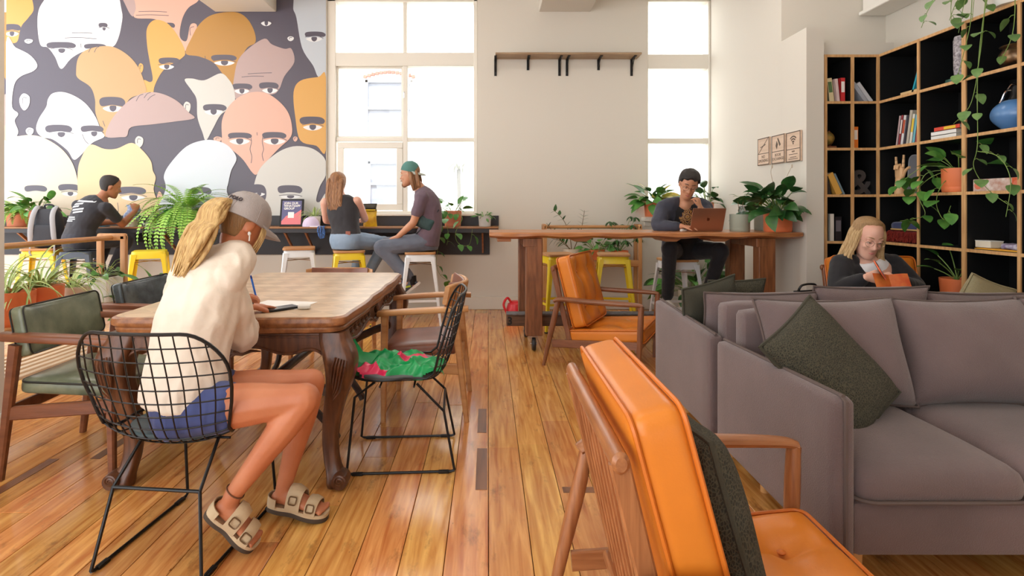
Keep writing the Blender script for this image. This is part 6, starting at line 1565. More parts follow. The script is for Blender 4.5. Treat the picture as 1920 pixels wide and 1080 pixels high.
def shoe(t, name, H, T, U, m, sole_m, label=None):
    H, T, U = V(H), V(T), nrm(U); sh = bpy.data.objects.new(name, None); COL.objects.link(sh); sh.parent = t
    if label: sh['label'] = label
    g = G(); foot(g, H, T, U, 1.12, False, 1.12); g.build('upper', m, sh)
    d = (T - H); L = d.length; d.normalize(); U = (U - d * U.dot(d)).normalized(); x = d.cross(U); g = G()
    P = crom([(-.035, .0), (-.038, .1), (-.05, .2), (-.03, .275), (.03, .275), (.05, .2), (.038, .1), (.035, .0), (0, -.02)], 3, True); k = L / .255
    g.loft([[H + x * a + d * b * k + U * c for a, b in P] for c in (-.018, .008)]); g.build('sole', sole_m, sh)
def build_skin(t, name, g, m, voxel=.0075, it=3, label=None):
    me = smooth_remesh(g, name, voxel, it); me.materials.append(m); return put(name, me, t, label=label)
def eyes(M, t, iris=(70, 50, 36), lids=.55, sk=None, browm=None, lipm=None, brow_z=.034):
    """half-lowered eyes, eyebrows and lips"""
    ew = mat('eye_white', (236, 232, 226), .3); im = mat('iris_%d' % iris[0], iris, .2)
    for s in (-1, 1):
        g = G(); g.ell((s * .031, .0795, .010), .0115, None, 12, 8); g.v = [M @ p for p in g.v]; e = g.build('eye', ew, t)
        g = G(); g.ell((s * .031, .0885, .0065), (.0055, .003, .0055), None, 10, 6); g.v = [M @ p for p in g.v]; g.build('iris', im, e)
        g = G(); g.ell((s * .031, .080, .0135), (.0135, .0128, .0105), rotx(-.25), 12, 8); g.v = [M @ p for p in g.v]; g.build('eyelid', sk, e)
        g = G(); P = [M @ V((s * (.016 + .011 * i), .0895 - .0022 * i * i * .6, .0035 + (.0 if i != 1 else -.0015))) for i in range(4)]; g.tube(P, [.0009, .0014, .0014, .0008], 5); g.build('eyelash', mat('lash', (40, 28, 24), .7), e)
        if browm:
            g = G(); P = [M @ V((s * (.012 + .0125 * i), .0925 - .0028 * i * i * .8, brow_z + (.0, .004, .005, .0)[i])) for i in range(4)]; g.tube(P, [.0025, .0034, .003, .0015], 6); g.build('eyebrow', browm, t)
    if lipm:
        g = G(); g.tube([M @ V(p) for p in ((-.024, .079, -.067), (-.012, .089, -.065), (0, .092, -.0655), (.012, .089, -.065), (.024, .079, -.067))], [.001, .0042, .005, .0042, .001], 8); g.tube([M @ V(p) for p in ((-.02, .08, -.071), (0, .0905, -.073), (.02, .08, -.071))], [.001, .005, .001], 8); g.build('lips', lipm, t)
def glasses(M, t, m, round_=True, s=1.0):
    g = G()
    for sd in (-1, 1):
        g.tube([M @ V((sd * .033 + .024 * math.cos(a), .099 - .006 * abs(math.cos(a)) * (1 if math.cos(a) * sd > 0 else .2), .002 + .021 * math.sin(a) * (1 if round_ else .85))) for a in [2 * PI * j / 20 for j in range(20)]], .0015 * s, 6, closed=True)
        g.tube([M @ V(p) for p in ((sd * .057, .093, .008), (sd * .074, .04, .01), (sd * .0765, -.01, .008))], .0014 * s, 6)
    g.tube([M @ V(p) for p in ((-.010, .1, .006), (0, .104, .009), (.010, .1, .006))], .0014 * s, 6)
    return g.build('glasses', m, t)
def cloth_mat(name, c, c2=None, fold=.5, rough=.85): return mat(name, c, rough, col2=c2, vscale=5, bump=fold, bscale=14, sheen=.15, detail=3)
def worn_cap(t, M, m, brim, back=False, s=1.0, z=.035, tilt=.0):
    e = bpy.data.objects.new('cap', None); COL.objects.link(e); e.parent = t
    e.matrix_local = M @ Matrix.Translation((0, -.006, z)) @ rotx(tilt) @ rotz(PI if back else 0) @ Matrix.Scale(s, 4)
    cap(e, m, brim); return e
def person(label, loc): return thing('person', label, 'person', loc)
def rel(loc): return Matrix.Translation(-V(loc))
def drape(g0, name, m, t, voxel=.010, it=4, amp=.0, freq=(16, 9), seed=0, label=None):
    """cloth surface: fused, smoothed and rippled into folds"""
    me = smooth_remesh(g0, name, voxel, it)
    if amp:
        from mathutils import noise
        vs = [(v.co.copy(), v.normal.copy()) for v in me.vertices]
        for v, (c, nn) in zip(me.vertices, vs):
            q = V((c.x * freq[0], c.y * freq[0], c.z * freq[1])) + V((seed, seed, seed))
            a = 1 - abs(noise.noise(q)) * 2.2; b = noise.noise(q * 2.3)
            v.co = c + nn * amp * (a * .7 + b * .5)
    me.materials.append(m); return put(name, me, t, label=label)

sk_tan = skin('tanned_skin', (200, 128, 90), (182, 108, 72)); sk_light = skin('fair_skin', (232, 184, 162), (222, 166, 146)); sk_mid = skin('olive_skin', (206, 150, 116), (190, 132, 100)); sk_brown = skin('brown_skin', (176, 118, 84), (156, 100, 70))
blonde = mat('blonde_hair', (222, 188, 126), .5, col2=(176, 136, 82), vscale=30, bump=.5, bscale=120, stretch=(2.5, 2.5, .35))
lightbrown = mat('light_brown_hair', (170, 120, 78), .5, col2=(120, 80, 50), vscale=30, bump=.5, bscale=120, stretch=(2.5, 2.5, .35))
darkblond = mat('dark_blonde_hair', (176, 140, 96), .5, col2=(146, 112, 74), vscale=60, bump=.5, bscale=120, stretch=(2.5, 2.5, .35))
blackhair = mat('black_hair', (36, 30, 28), .55, bump=.6, bscale=160)

# ---- woman writing at the dining table
L0 = (-1.12, 2.08, 0)
t = person('blonde woman in cream shirt and grey cap writing at the dining table', L0); B = rel(L0)
pel, rp, rc = V((-1.12, 2.075, .515)), V((.5, -.85, 0)), V((.90, -.43, 0))
nb = V((-1.03, 2.235, 1.05)); hc = V((-1.018, 2.30, 1.178))
shR, shL = V((-1.005, 2.125, .955)), V((-1.225, 2.245, .96))
elR, wrR = V((-1.0, 2.255, .725)), V((-1.085, 2.50, .80)); elL, wrL = V((-1.36, 2.44, .82)), V((-1.225, 2.665, .805))
hipR, hipL = V((-1.07, 2.0, .515)), V((-1.15, 2.14, .515)); knR, knL = V((-.665, 2.02, .555)), V((-.715, 2.25, .54))
anR, anL = V((-.918, 2.0, .215)), V((-.822, 2.235, .125))
HRs, TRs, URs = V((-.995, 2.0, .165)), V((-.845, 2.01, .035)), V((.66, -.05, .75))
HLs, TLs, ULs = V((-.875, 2.24, .06)), V((-.655, 2.22, .028)), V((.1, 0, 1))
Mh = headframe(hc, (.46, .68, -.50), (.25, .25, 1), 1.0)
g = G(B)
torso(g, [(pel - V((0, 0, .07)), rp, .13, .10), (pel, rp, .16, .11), (V((-1.12, 2.08, .68)), rc, .125, .09), (V((-1.09, 2.13, .87)), rc, .125, .085), (V((-1.06, 2.19, .98)), rc, .085, .06), (nb, rc, .055, .055)])
limb(g, [nb - V((0, 0, .05)), nb, hc + V((-.03, -.02, -.05))], [.06, .052, .05])
limb(g, [shR, (shR + elR) / 2, elR], [.046, .042, .037]); limb(g, [elR, elR.lerp(wrR, .35), wrR], [.038, .037, .025])
limb(g, [shL, (shL + elL) / 2, elL], [.046, .042, .037]); limb(g, [elL, elL.lerp(wrL, .35), wrL], [.038, .037, .025])
for h, k, a in ((hipR, knR, anR), (hipL, knL, anL)):
    limb(g, [h, h.lerp(k, .5), h.lerp(k, .85), k], [.088, .078, .058, .054]); limb(g, [k, k.lerp(a, .28), k.lerp(a, .6), a], [.053, .056, .044, .031])
foot(g, HRs, TRs, URs); foot(g, HLs, TLs, ULs); limb(g, [anR, HRs.lerp(TRs, .22) + nrm(URs) * .03], [.033, .03]); limb(g, [anL, HLs.lerp(TLs, .22) + nrm(ULs) * .03], [.033, .03])
hand(g, wrR, (.5, .85, -.12), (0, 0, -1), -1, (.12, .12, .15, .2), .95, .12)
hand(g, wrL, (.62, .7, -.1), (.55, -.5, -.6), -1, (.75, .85, .95, 1.0), .95, .02, .9)
head(g, B @ Mh @ Matrix() if False else Mh)
body = build_skin(t, 'body', g, sk_tan, .0065, 3)
BM = B @ Mh
eyes(BM, t, sk=sk_tan, browm=darkblond, lipm=mat('soft_lips', (190, 110, 96), .45))
shirt_m = cloth_mat('cream_cotton', (236, 222, 206), (228, 212, 194), .7)
g = G(B); torso(g, [(V((-1.135, 2.065, .525)), rp.lerp(rc, .5), .17, .135), (V((-1.13, 2.07, .60)), rp.lerp(rc, .6), .172, .13), (V((-1.125, 2.085, .70)), rc, .146, .115), (V((-1.105, 2.13, .86)), rc, .152, .118), (V((-1.08, 2.18, .97)), rc, .132, .098), (V((-1.045, 2.225, 1.035)), rc, .075, .068), (nb + V((0, .005, .025)), rc, .056, .058)])
limb(g, [shR + V((-.03, .01, .01)), shR.lerp(elR, .3), shR.lerp(elR, .7), elR + V((0, .0, -.005)), elR.lerp(wrR, .25)], [.064, .066, .064, .060, .05]); limb(g, [shL, shL.lerp(elL, .4), elL, elL.lerp(wrL, .5)], [.066, .066, .058, .045])
limb(g, [shL + V((0, 0, .012)), nb + V((-.03, .0, -.005)), nb + V((.03, -.01, -.005)), shR + V((0, 0, .012))], [.062, .064, .064, .066])
drape(g, 'shirt', shirt_m, t, .0075, 4, .008, (15, 6), 3, 'cream cotton shirt')
g = G(B); g.tube([nb + V((.058 * math.cos(a) * .95 - .0, .058 * math.sin(a), .022 + .012 * math.sin(a))) for a in [2 * PI * j / 20 for j in range(20)]], .012, 8, closed=True, flat=(.6, 1.6)); g.build('collar', shirt_m, t)
g = G(B); a = elR.lerp(wrR, .24); dd = nrm(wrR - elR); sx = nrm(dd.cross(V((0, 0, 1)))); sy = dd.cross(sx)
g.tube([a + (sx * math.cos(q) + sy * math.sin(q)) * .05 for q in [2 * PI * j / 18 for j in range(18)]], .013, 8, closed=True); g.build('rolled_cuff', shirt_m, t)
g = G(B); torso(g, [(pel - V((0, 0, .085)), rp, .14, .115), (pel - V((0, 0, .02)), rp, .178, .13), (pel + V((0, 0, .06)), rp, .16, .12)])
for h, k in ((hipR, knR), (hipL, knL)): limb(g, [h, h.lerp(k, .12), h.lerp(k, .27)], [.097, .095, .093])
drape(g, 'shorts', cloth_mat('denim_blue', (72, 84, 138), (52, 62, 108), .4), t, .01, 3, .004, label='blue denim shorts')
beige = mat('beige_suede', (196, 172, 138), .75, bump=.1, bscale=140); dsole = mat('dark_rubber_sole', (72, 58, 46), .8); buck = mat('dark_buckle', (110, 84, 56), .4, .5)
m4 = B.copy()
for H, T, U in ((HRs, TRs, URs), (HLs, TLs, ULs)): sandal(t, 'sandal', B @ H, B @ T, U, beige, dsole, buck)
g = G(B); dd = nrm(knR - anR); sx = nrm(dd.cross(V((0, 1, 0)))); sy = dd.cross(sx); g.tube([anR + dd * .012 + (sx * math.cos(q) + sy * math.sin(q)) * .0345 for q in [2 * PI * j / 20 for j in range(20)]], .0025, 5, closed=True); g.build('anklet', mat('brown_cord', (110, 70, 46), .7), t)
g = G(B); dd = nrm(wrR - elR); sx = nrm(dd.cross(V((0, 0, 1)))); sy = dd.cross(sx); g.tube([wrR + (sx * math.cos(q) + sy * math.sin(q)) * .0285 for q in [2 * PI * j / 20 for j in range(20)]], .003, 5, closed=True); g.build('bracelet', mat('dark_beads', (90, 70, 60), .6), t)
hair_shell(BM, 'hair', mat('hair_roots', (150, 112, 70), .5, col2=(132, 98, 60), vscale=30, bump=.5, bscale=120, stretch=(2.5, 2.5, .35)), t, .005)
capm = mat('grey_cap_cotton', (172, 163, 160), .85, bump=.25, bscale=160, var=.15, vscale=9)
cp = worn_cap(t, BM, capm, capm, False, 1.1, .012, .06)
Mc = frame((0, -.1, 0), X, Z, Y)
_n = nrm((.45, -.84, .3)); g = text('POLO', .02, frame(V((.034, -.083, .048)) + _n * .004, nrm((.88, .47, 0)), _n.cross(nrm((.88, .47, 0))), _n), .0015, 'CENTER', bold=.0006); g.build('lettering', mat('dark_thread', (70, 62, 66), .8), cp, smooth=False)
def pony(q, rr):
    a, b = q; w = rr.uniform(.9, 1.1)
    x0 = a * .014; z0 = .04 + b * .014
    return [(x0, -.088, z0), (a * .04, -.125 - .010 * b, z0 - .016), (a * .066 * w, -.138 - .015 * b, -.035 + b * .012), (a * .08 * w + rr.uniform(-.01, .01), -.135 + b * .018, -.105), (a * .074 * w + rr.uniform(-.012, .012), -.125 + b * .022, -.18 + rr.uniform(-.02, .02)), (a * .04 + rr.uniform(-.015, .015), -.115 + b * .015, -.25 + rr.uniform(-.05, .03))]
rr = random.Random(8)
strands('ponytail', blonde, t, BM, [(rr.uniform(-1, 1), rr.uniform(-1, 1)) for _ in range(120)], pony, .0105, 4)
g = G(); g.tube([BM @ V((.016 * math.cos(q), -.1, .045 + .016 * math.sin(q))) for q in [2 * PI * j / 14 for j in range(14)]], .005, 6, closed=True); g.build('hair_tie', mat('tan_elastic', (176, 132, 86), .8), t)
strands('loose_strands', blonde, t, BM, [(s, k) for s in (1, -1) for k in range(4)], lambda q, r2: [(q[0] * .07, .045 + .006 * q[1], .02), (q[0] * .076, .052 + .007 * q[1], -.03), (q[0] * .072, .05 + .008 * q[1], -.085 - .012 * q[1])], .003, 5, 5)['kind'] = 'stuff'
g = G(); g.ell(BM @ V((.078, .004, -.035)), (.007, .007, .009), None, 8, 6); g.tube([BM @ V((.079, .008, -.04)), BM @ V((.077, .02, -.06))], .003, 6); g.build('earbud', pot_white, t)
t = thing('pen', 'blue pen in the writing hand of the blonde woman', 'pen', (0, 0, 0)); pc = wrL + V((.075, .085, -.002)); t.location = pc; q = nrm((-.12, -.25, .95))
g = G(); g.tube([q * -.025, q * .10], [.0048, .0048], 10); g.build('barrel', mat('blue_plastic', (40, 110, 210), .35), t); g = G(); g.tube([q * -.04, q * -.025], [.001, .0048], 8); g.build('tip', mat('blue_grip', (30, 70, 150), .4), t); g = G(); g.tube([q * .10, q * .115], [.0052, .004], 8); g.build('cap_end', mat('dark_blue_plastic', (30, 60, 140), .35), t)

# ---- generic seated adult from a joint table
def seated(label, loc, J, skm, s=1.0, hd=1.0, thick=1.0, voxel=.009, hands=None, neck=.05):
    t = person(label, loc); B = rel(loc); g = G(B); j = {k: V(v) for k, v in J.items() if k not in ('f', 'hf', 'hu')}
    f = nrm(J['f']); rt = V((f.y, -f.x, 0)); Mh = headframe(j['head'], J['hf'], J.get('hu', (0, 0, 1)), hd)
    rc = nrm(j['shR'] - j['shL'])
    k = thick
    torso(g, [(j['pel'] - V((0, 0, .07)), rt, .13 * k, .10 * k), (j['pel'], rt, .16 * k, .11 * k), (j['waist'], rt.lerp(rc, .4), .13 * k, .095 * k), (j['chest'], rc, .155 * k, .11 * k), (j['chest'].lerp(j['neck'], .6), rc, .13 * k, .085 * k), (j['neck'], rc, .055, .055)])
    limb(g, [j['neck'] - V((0, 0, .05)), j['neck'], Mh @ V((0, -.02, -.06))], [.06, .052, neck])
    for S in 'RL':
        limb(g, [j['sh' + S], j['sh' + S].lerp(j['el' + S], .5), j['el' + S]], [.052 * k, .047 * k, .04]); limb(g, [j['el' + S], j['el' + S].lerp(j['wr' + S], .35), j['wr' + S]], [.04, .038, .027])
        h = j['pel'] + rt * (.09 if S == 'R' else -.09) * k + f * .02; kn, an = j['kn' + S], j['an' + S]; j['hip' + S] = h
        limb(g, [h, h.lerp(kn, .5), h.lerp(kn, .85), kn], [.085 * k, .075 * k, .06, .056]); limb(g, [kn, kn.lerp(an, .3), kn.lerp(an, .65), an], [.055, .056, .044, .034])
        foot(g, an + V((0, 0, -.07)) - f * .05, an + V((0, 0, -.075)) + f * .17, (0, 0, 1), 1, False)
    for w, d, nr, sd, cu in hands or []: hand(g, w, d, nr, sd, cu, .98)
    head(g, Mh); build_skin(t, 'body', g, skm, voxel, 3)
    return t, B, j, Mh, B @ Mh, f, rt, rc
def top(t, B, j, rt, rc, f, m, name, k=1.0, sleeve=.45, amp=.004, hem=-.02, lbl=None, neckw=.06, slr=.056, extra=None):
    g = G(B)
    torso(g, [(j['pel'] + V((0, 0, hem)), rt, .168 * k, .122 * k), (j['pel'].lerp(j['waist'], .5), rt, .16 * k, .115 * k), (j['waist'], rt.lerp(rc, .4), .145 * k, .108 * k), (j['chest'], rc, .167 * k, .122 * k), (j['chest'].lerp(j['neck'], .6), rc, .145 * k, .097 * k), (j['neck'] - V((0, 0, .015)), rc, neckw, neckw)])
    for S in 'RL':
        if sleeve > 0:
            a, b, c = j['sh' + S], j['el' + S], j['wr' + S]
            pts = [a.lerp(j['chest'], .1), a, a.lerp(b, min(1, sleeve * .6)), a.lerp(b, min(1, sleeve))]; rd = [slr * k, slr * 1.08 * k, slr * 1.02, slr]
            if sleeve > 1: pts += [b, b.lerp(c, (sleeve - 1) * .5), b.lerp(c, sleeve - 1)]; pts[2:4] = [a.lerp(b, .5)]; rd = [slr * k, slr * 1.08 * k, slr, slr * .95, slr * .88, slr * .72]
            limb(g, pts, rd)
    if extra: extra(g)
    return drape(g, name, m, t, .011, 4, amp, label=lbl)
def trousers(t, B, j, rt, f, m, name='trousers', k=1.0, amp=.003, lbl=None, to=.93, r=1.0):
    g = G(B); torso(g, [(j['pel'] - V((0, 0, .085)), rt, .14 * k, .115 * k), (j['pel'], rt, .172 * k, .125 * k), (j['pel'] + V((0, 0, .08)), rt, .158 * k, .115 * k)])
    for S in 'RL':
        h, kn, an = j['hip' + S], j['kn' + S], j['an' + S]
        limb(g, [h, h.lerp(kn, .5), h.lerp(kn, .85), kn, kn.lerp(an, .15)], [.096 * k, .086 * k, .074 * r, .07 * r, .066 * r]); limb(g, [kn, kn.lerp(an, .35), kn.lerp(an, to)], [.068 * r, .064 * r, .056 * r])
    return drape(g, name, m, t, .011, 3, amp, (14, 14), label=lbl)
def decal(t, name, m, quads, o, r, u, d, target, off=.004):
    """flat print laid onto a cloth surface"""
    bv = BVHTree.FromPolygons([v.co for v in target.data.vertices], [p.vertices for p in target.data.polygons]); g = G()
    for (x0, x1, y0, y1, sl) in quads:
        n = 6; row = []
        for i in range(n + 1):
            for yy in (y0, y1):
                p = V(o) + V(r) * (x0 + (x1 - x0) * i / n) + V(u) * (yy + sl * (i / n)); h = bv.ray_cast(p - V(d) * .5, V(d))
                row.append((h[0] - V(d) * off) if h[0] else None)
        if all(row): g.add(row, [(2 * i, 2 * i + 2, 2 * i + 3, 2 * i + 1) for i in range(n)])
    if g.v: return g.build(name, m, t)

# ---- man in the printed black shirt at the bar
t, B, j, Mh, BM, f, rt, rc = seated('man in a printed black shirt eating at the bar', (-4.38, 5.95, 0), dict(f=(.35, .93, 0), hf=(.72, .66, -.28), pel=(-4.40, 5.95, .885), waist=(-4.38, 5.98, 1.04), chest=(-4.33, 6.03, 1.19), neck=(-4.235, 6.09, 1.355), head=(-4.18, 6.14, 1.475), shR=(-4.125, 5.99, 1.24), shL=(-4.495, 6.09, 1.265), elR=(-4.10, 6.22, 1.055), wrR=(-4.045, 6.36, 1.20), elL=(-4.55, 6.36, 1.07), wrL=(-4.32, 6.48, 1.075), knR=(-4.13, 6.34, .87), knL=(-4.40, 6.40, .87), anR=(-4.25, 6.22, .45), anL=(-4.44, 6.25, .45)), sk_brown,
    hands=[((-4.045, 6.36, 1.20), (-.1, .45, .8), (-.6, .5, -.3), 1, (.9, .9, .9, .9)), ((-4.32, 6.48, 1.075), (.9, .2, -.05), (0, 0, -1), -1, (.3, .3, .3, .3))])
sh1 = top(t, B, j, rt, rc, f, cloth_mat('black_tee', (44, 44, 52), (36, 36, 44), .3), 'tee_shirt', 1.06, .62, lbl='black tee shirt with white back print')
trousers(t, B, j, rt, f, cloth_mat('dark_jeans', (44, 46, 58), (32, 34, 44), .4)); hair_shell(BM, 'hair', blackhair, t, .007)
for S in 'RL': a = B @ j['an' + S]; shoe(t, 'shoe', a - V((0, 0, .075)) - f * .05, a - V((0, 0, .075)) + f * .19, (0, 0, 1), black_metal, st_gap)
prn = mat('white_print', (206, 210, 216), .8); rr = random.Random(2)
bd = nrm((.35, .93, .0)); rv = V((.93, -.35, 0))
decal(t, 'back_print', prn, [(-.13, .13, .10, .116, -.012)] + [(-.15 + .03 * k + rr.uniform(-.02, .02), -.02 + .03 * k + rr.uniform(-.02, .05), .055 - .028 * k, .072 - .028 * k, .015) for k in range(4)] + [(-.15, .0, -.075, -.064, 0), (-.14, .01, -.095, -.084, 0), (-.15, -.02, -.115, -.104, 0)], B @ V((-4.33, 6.02, 1.21)), rv, V((0, 0, 1)), bd, sh1)

# ---- woman in the black tank top at the bar
t, B, j, Mh, BM, f, rt, rc = seated('woman in black tank top and pale jeans sitting at the bar', (-1.52, 5.95, 0), dict(f=(.25, .97, 0), hf=(.12, .99, -.15), pel=(-1.52, 5.95, .885), waist=(-1.535, 5.97, 1.04), chest=(-1.565, 6.0, 1.20), neck=(-1.60, 6.02, 1.375), head=(-1.635, 6.05, 1.50), shR=(-1.415, 5.99, 1.315), shL=(-1.765, 6.01, 1.30), elR=(-1.36, 6.13, 1.12), wrR=(-1.45, 6.36, 1.09), elL=(-1.79, 6.14, 1.10), wrL=(-1.68, 6.38, 1.075), knR=(-1.16, 6.22, .85), knL=(-1.46, 6.40, .87), anR=(-1.36, 6.2, .46), anL=(-1.50, 6.25, .46)), sk_light,
    hands=[((-1.45, 6.36, 1.09), (-.5, .8, .1), (-.5, 0, -.8), 1, (.5, .5, .5, .5)), ((-1.68, 6.38, 1.075), (.5, .8, 0), (0, 0, -1), -1, (.3, .3, .3, .3))])
top(t, B, j, rt, rc, f, cloth_mat('black_tank', (52, 50, 54), (44, 42, 46), .3), 'tank_top', 1.02, 0, .004, .0, 'black tank top', .09)
trousers(t, B, j, rt, f, cloth_mat('pale_denim', (150, 170, 192), (126, 148, 172), .35), 'jeans', 1.06, lbl='pale blue jeans')
g = G(B); q = j['pel'] + V((.05, -.125, .09)); g.box(q, (.055, .006, .04), rotz(-.3)); g.build('leather_patch', mat('patch_leather', (150, 84, 64), .6), t)
for S in 'RL': a = B @ j['an' + S]; shoe(t, 'shoe', a - V((0, 0, .075)) - f * .05, a - V((0, 0, .075)) + f * .18, (0, 0, 1), pot_white, st_gap)
hair_shell(BM, 'hair', lightbrown, t, .014, lambda z, x: .05 if z > .06 else .02 if z > -.03 else 0.0, -.12)
strands('long_hair', lightbrown, t, BM, [(rr.uniform(-1, 1), rr.uniform(0, 1)) for _ in range(64)], lambda q, r2: [(q[0] * .06, -.02 - .05 * q[1], .085 - .03 * abs(q[0])), (q[0] * .082, -.075 - .02 * q[1], .02), (q[0] * .082, -.09 - .015 * q[1], -.08), (q[0] * .075 + r2.uniform(-.01, .01), -.10 - .015 * q[1], -.17), (q[0] * .055 + .03 * r2.uniform(-1, 1) + .02, -.11 - .01 * q[1], -.24 - r2.uniform(0, .07))], .014, 6)

# ---- man in the green cap, in profile
t, B, j, Mh, BM, f, rt, rc = seated('man in a backwards green cap and purple tee shirt on a white stool', (-.68, 5.97, 0), dict(f=(-1, .05, 0), hf=(-.97, .12, -.12), pel=(-.66, 5.97, .875), waist=(-.615, 5.97, 1.05), chest=(-.64, 5.97, 1.26), neck=(-.735, 5.97, 1.465), head=(-.84, 5.97, 1.595), shR=(-.70, 6.14, 1.355), shL=(-.69, 5.80, 1.35), elR=(-.80, 6.17, 1.09), wrR=(-.98, 6.08, .93), elL=(-.775, 5.76, 1.085), wrL=(-.955, 5.845, .93), knR=(-1.13, 6.09, .835), knL=(-1.135, 5.86, .825), anR=(-.90, 6.05, .46), anL=(-.80, 5.87, .47)), sk_mid,
    hands=[((-.98, 6.08, .93), (-.9, -.2, -.25), (0, 0, -1), 1, (.2, .2, .25, .3)), ((-.955, 5.845, .93), (-.9, .25, -.25), (0, .0, -1), -1, (.2, .2, .25, .3))])
top(t, B, j, rt, rc, f, cloth_mat('purple_tee', (112, 92, 104), (96, 78, 90), .3), 'tee_shirt', 1.08, .6, .005, -.03, 'faded purple tee shirt', slr=.062)
trousers(t, B, j, rt, f, cloth_mat('grey_trousers', (112, 118, 132), (92, 98, 112), .45), lbl='grey trousers', k=1.04, to=.86, r=1.12)
shm = mat('grey_trainer', (92, 96, 108), .7, bump=.2, bscale=120)
for S, tx in (('L', -.88), ('R', -.97)):
    a = B @ j['an' + S]; d = nrm((-.78, 0, -.62)); H = a - d * .04 + V((.03, 0, -.05)); shoe(t, 'trainer', H, H + d * .27, nrm((-.62, 0, .78)), shm, mat('white_sole', (220, 214, 206), .7))
    g = G(); q = H + d * .12 + V((-.02, (-.043 if S == 'L' else .043), .04)); g.box(q, (.08, .004, .018), roty(-.2)); g.build('trainer_stripe', mat('lime_stripe', (190, 206, 60), .5), t)
    g = G(); g.tube([B @ j['an' + S] + V((.0, 0, .05)), B @ j['an' + S] - V((-.005, 0, .04))], .042, 12); g.build('sock', black_metal, t)
hair_shell(BM, 'hair', lightbrown, t, .010, lambda z, x: .045 if z > .06 else .0, -.1)
strands('shoulder_hair', lightbrown, t, BM, [(s * (.4 + .6 * rr.random()), rr.random()) for s in (-1, 1) for _ in range(22)], lambda q, r2: [(q[0] * .075, .0 - .09 * q[1], .03), (q[0] * .085, -.01 - .09 * q[1], -.04), (q[0] * .082, -.015 - .085 * q[1], -.1), (q[0] * .07, -.02 - .09 * q[1], -.15 - r2.uniform(0, .03))], .012, 7)
tealm = mat('teal_cap_cotton', (84, 130, 122), .85, bump=.2, bscale=160); worn_cap(t, BM, tealm, mat('pale_brim', (176, 182, 172), .8), True, 1.03, .034, .32)
eyes(BM, t, sk=sk_mid, browm=lightbrown, lipm=mat('lips_m', (176, 110, 96), .5)); glasses(BM, t, mat('pale_frame', (232, 220, 190), .3)); 
g = G(); g.ell(BM @ V((0, .074, -.1)), (.03, .022, .03), None, 12, 8); g.ell(BM @ V((0, .092, -.054)), (.024, .007, .006), None, 10, 6); g.build('beard', mat('stubble', (150, 108, 78), .9), t)
g = G(B); pk_ = [V((-.52, 5.86, 1.22)), V((-.60, 5.845, 1.12)), V((-.70, 5.845, 1.02)), V((-.76, 5.86, .97))]; g.tube(crom([tuple(p) for p in pk_], 4), [.02] * 13, 8, flat=(1, .35)); g.build('bag_strap', mat('dark_strap', (60, 64, 70), .7), t)
g = G(); rbox(g, B @ V((-.665, 5.835, 1.085)), (.19, .07, .14), .032, 8, None, roty(.45)); g.build('belt_bag', mat('teal_belt_bag', (62, 92, 92), .6, col2=(40, 66, 68), vscale=16, bump=.3, bscale=40), t, label='teal belt bag worn across the chest')

# ---- man with the laptop
t, B, j, Mh, BM, f, rt, rc = seated('man in dark denim jacket resting his chin at the laptop', (1.93, 5.52, 0), dict(f=(-.05, -1, 0), hf=(-.22, -.84, -.48), hu=(.12, -.3, 1), pel=(1.93, 5.50, .82), waist=(1.92, 5.44, .97), chest=(1.875, 5.32, 1.13), neck=(1.845, 5.19, 1.315), head=(1.835, 5.075, 1.458), shR=(1.655, 5.23, 1.24), shL=(2.045, 5.24, 1.245), elR=(1.575, 5.14, 1.075), wrR=(1.745, 5.01, 1.075), elL=(2.015, 5.05, 1.075), wrL=(1.905, 4.975, 1.24), knR=(1.68, 5.13, .86), knL=(2.17, 5.16, .845), anR=(1.74, 5.38, .36), anL=(2.10, 5.32, .40)), sk_mid, hd=1.06,
    hands=[((1.745, 5.01, 1.075), (.9, -.4, -.05), (0, 0, -1), -1, (.3, .3, .35, .4)), ((1.905, 4.975, 1.24), (-.25, -.02, 1), (-.75, .6, .0), 1, (1.1, 1.15, 1.2, 1.25))])
def openfront(g): pass
tee = cloth_mat('black_inner_tee', (26, 24, 26), (20, 19, 20), .2)
it = top(t, B, j, rt, rc, f, tee, 'inner_tee', 1.0, .3, .002, -.03, 'black tee shirt with red and gold print')
jm = cloth_mat('dark_denim_jacket', (66, 68, 82), (44, 46, 58), .4)
g = G(B)
for S, sg in (('R', 1), ('L', -1)):
    o = rc * (.085 if S == 'R' else -.085); bk = V((0, .03, 0))
    limb(g, [j['pel'] + o * 1.15 + bk, j['waist'] + o * 1.1 + bk, j['chest'] + o * 1.15 + bk, j['sh' + S] - rc * .03 * sg, j['neck'].lerp(j['sh' + S], .35) + V((0, .03, .0))], [.105, .105, .11, .085, .06])
    a, b, c = j['sh' + S], j['el' + S], j['wr' + S]; limb(g, [a, a.lerp(b, .5), b, b.lerp(c, .5), b.lerp(c, .82)], [.074, .07, .062, .05, .042])
limb(g, [j['pel'] + V((0, .07, .02)), j['waist'] + V((0, .06, 0)), j['chest'] + V((0, .06, 0)), j['neck'] + V((0, .06, -.06))], [.10, .10, .10, .07])
drape(g, 'jacket', jm, t, .011, 4, .006, seed=5, label='dark denim jacket')
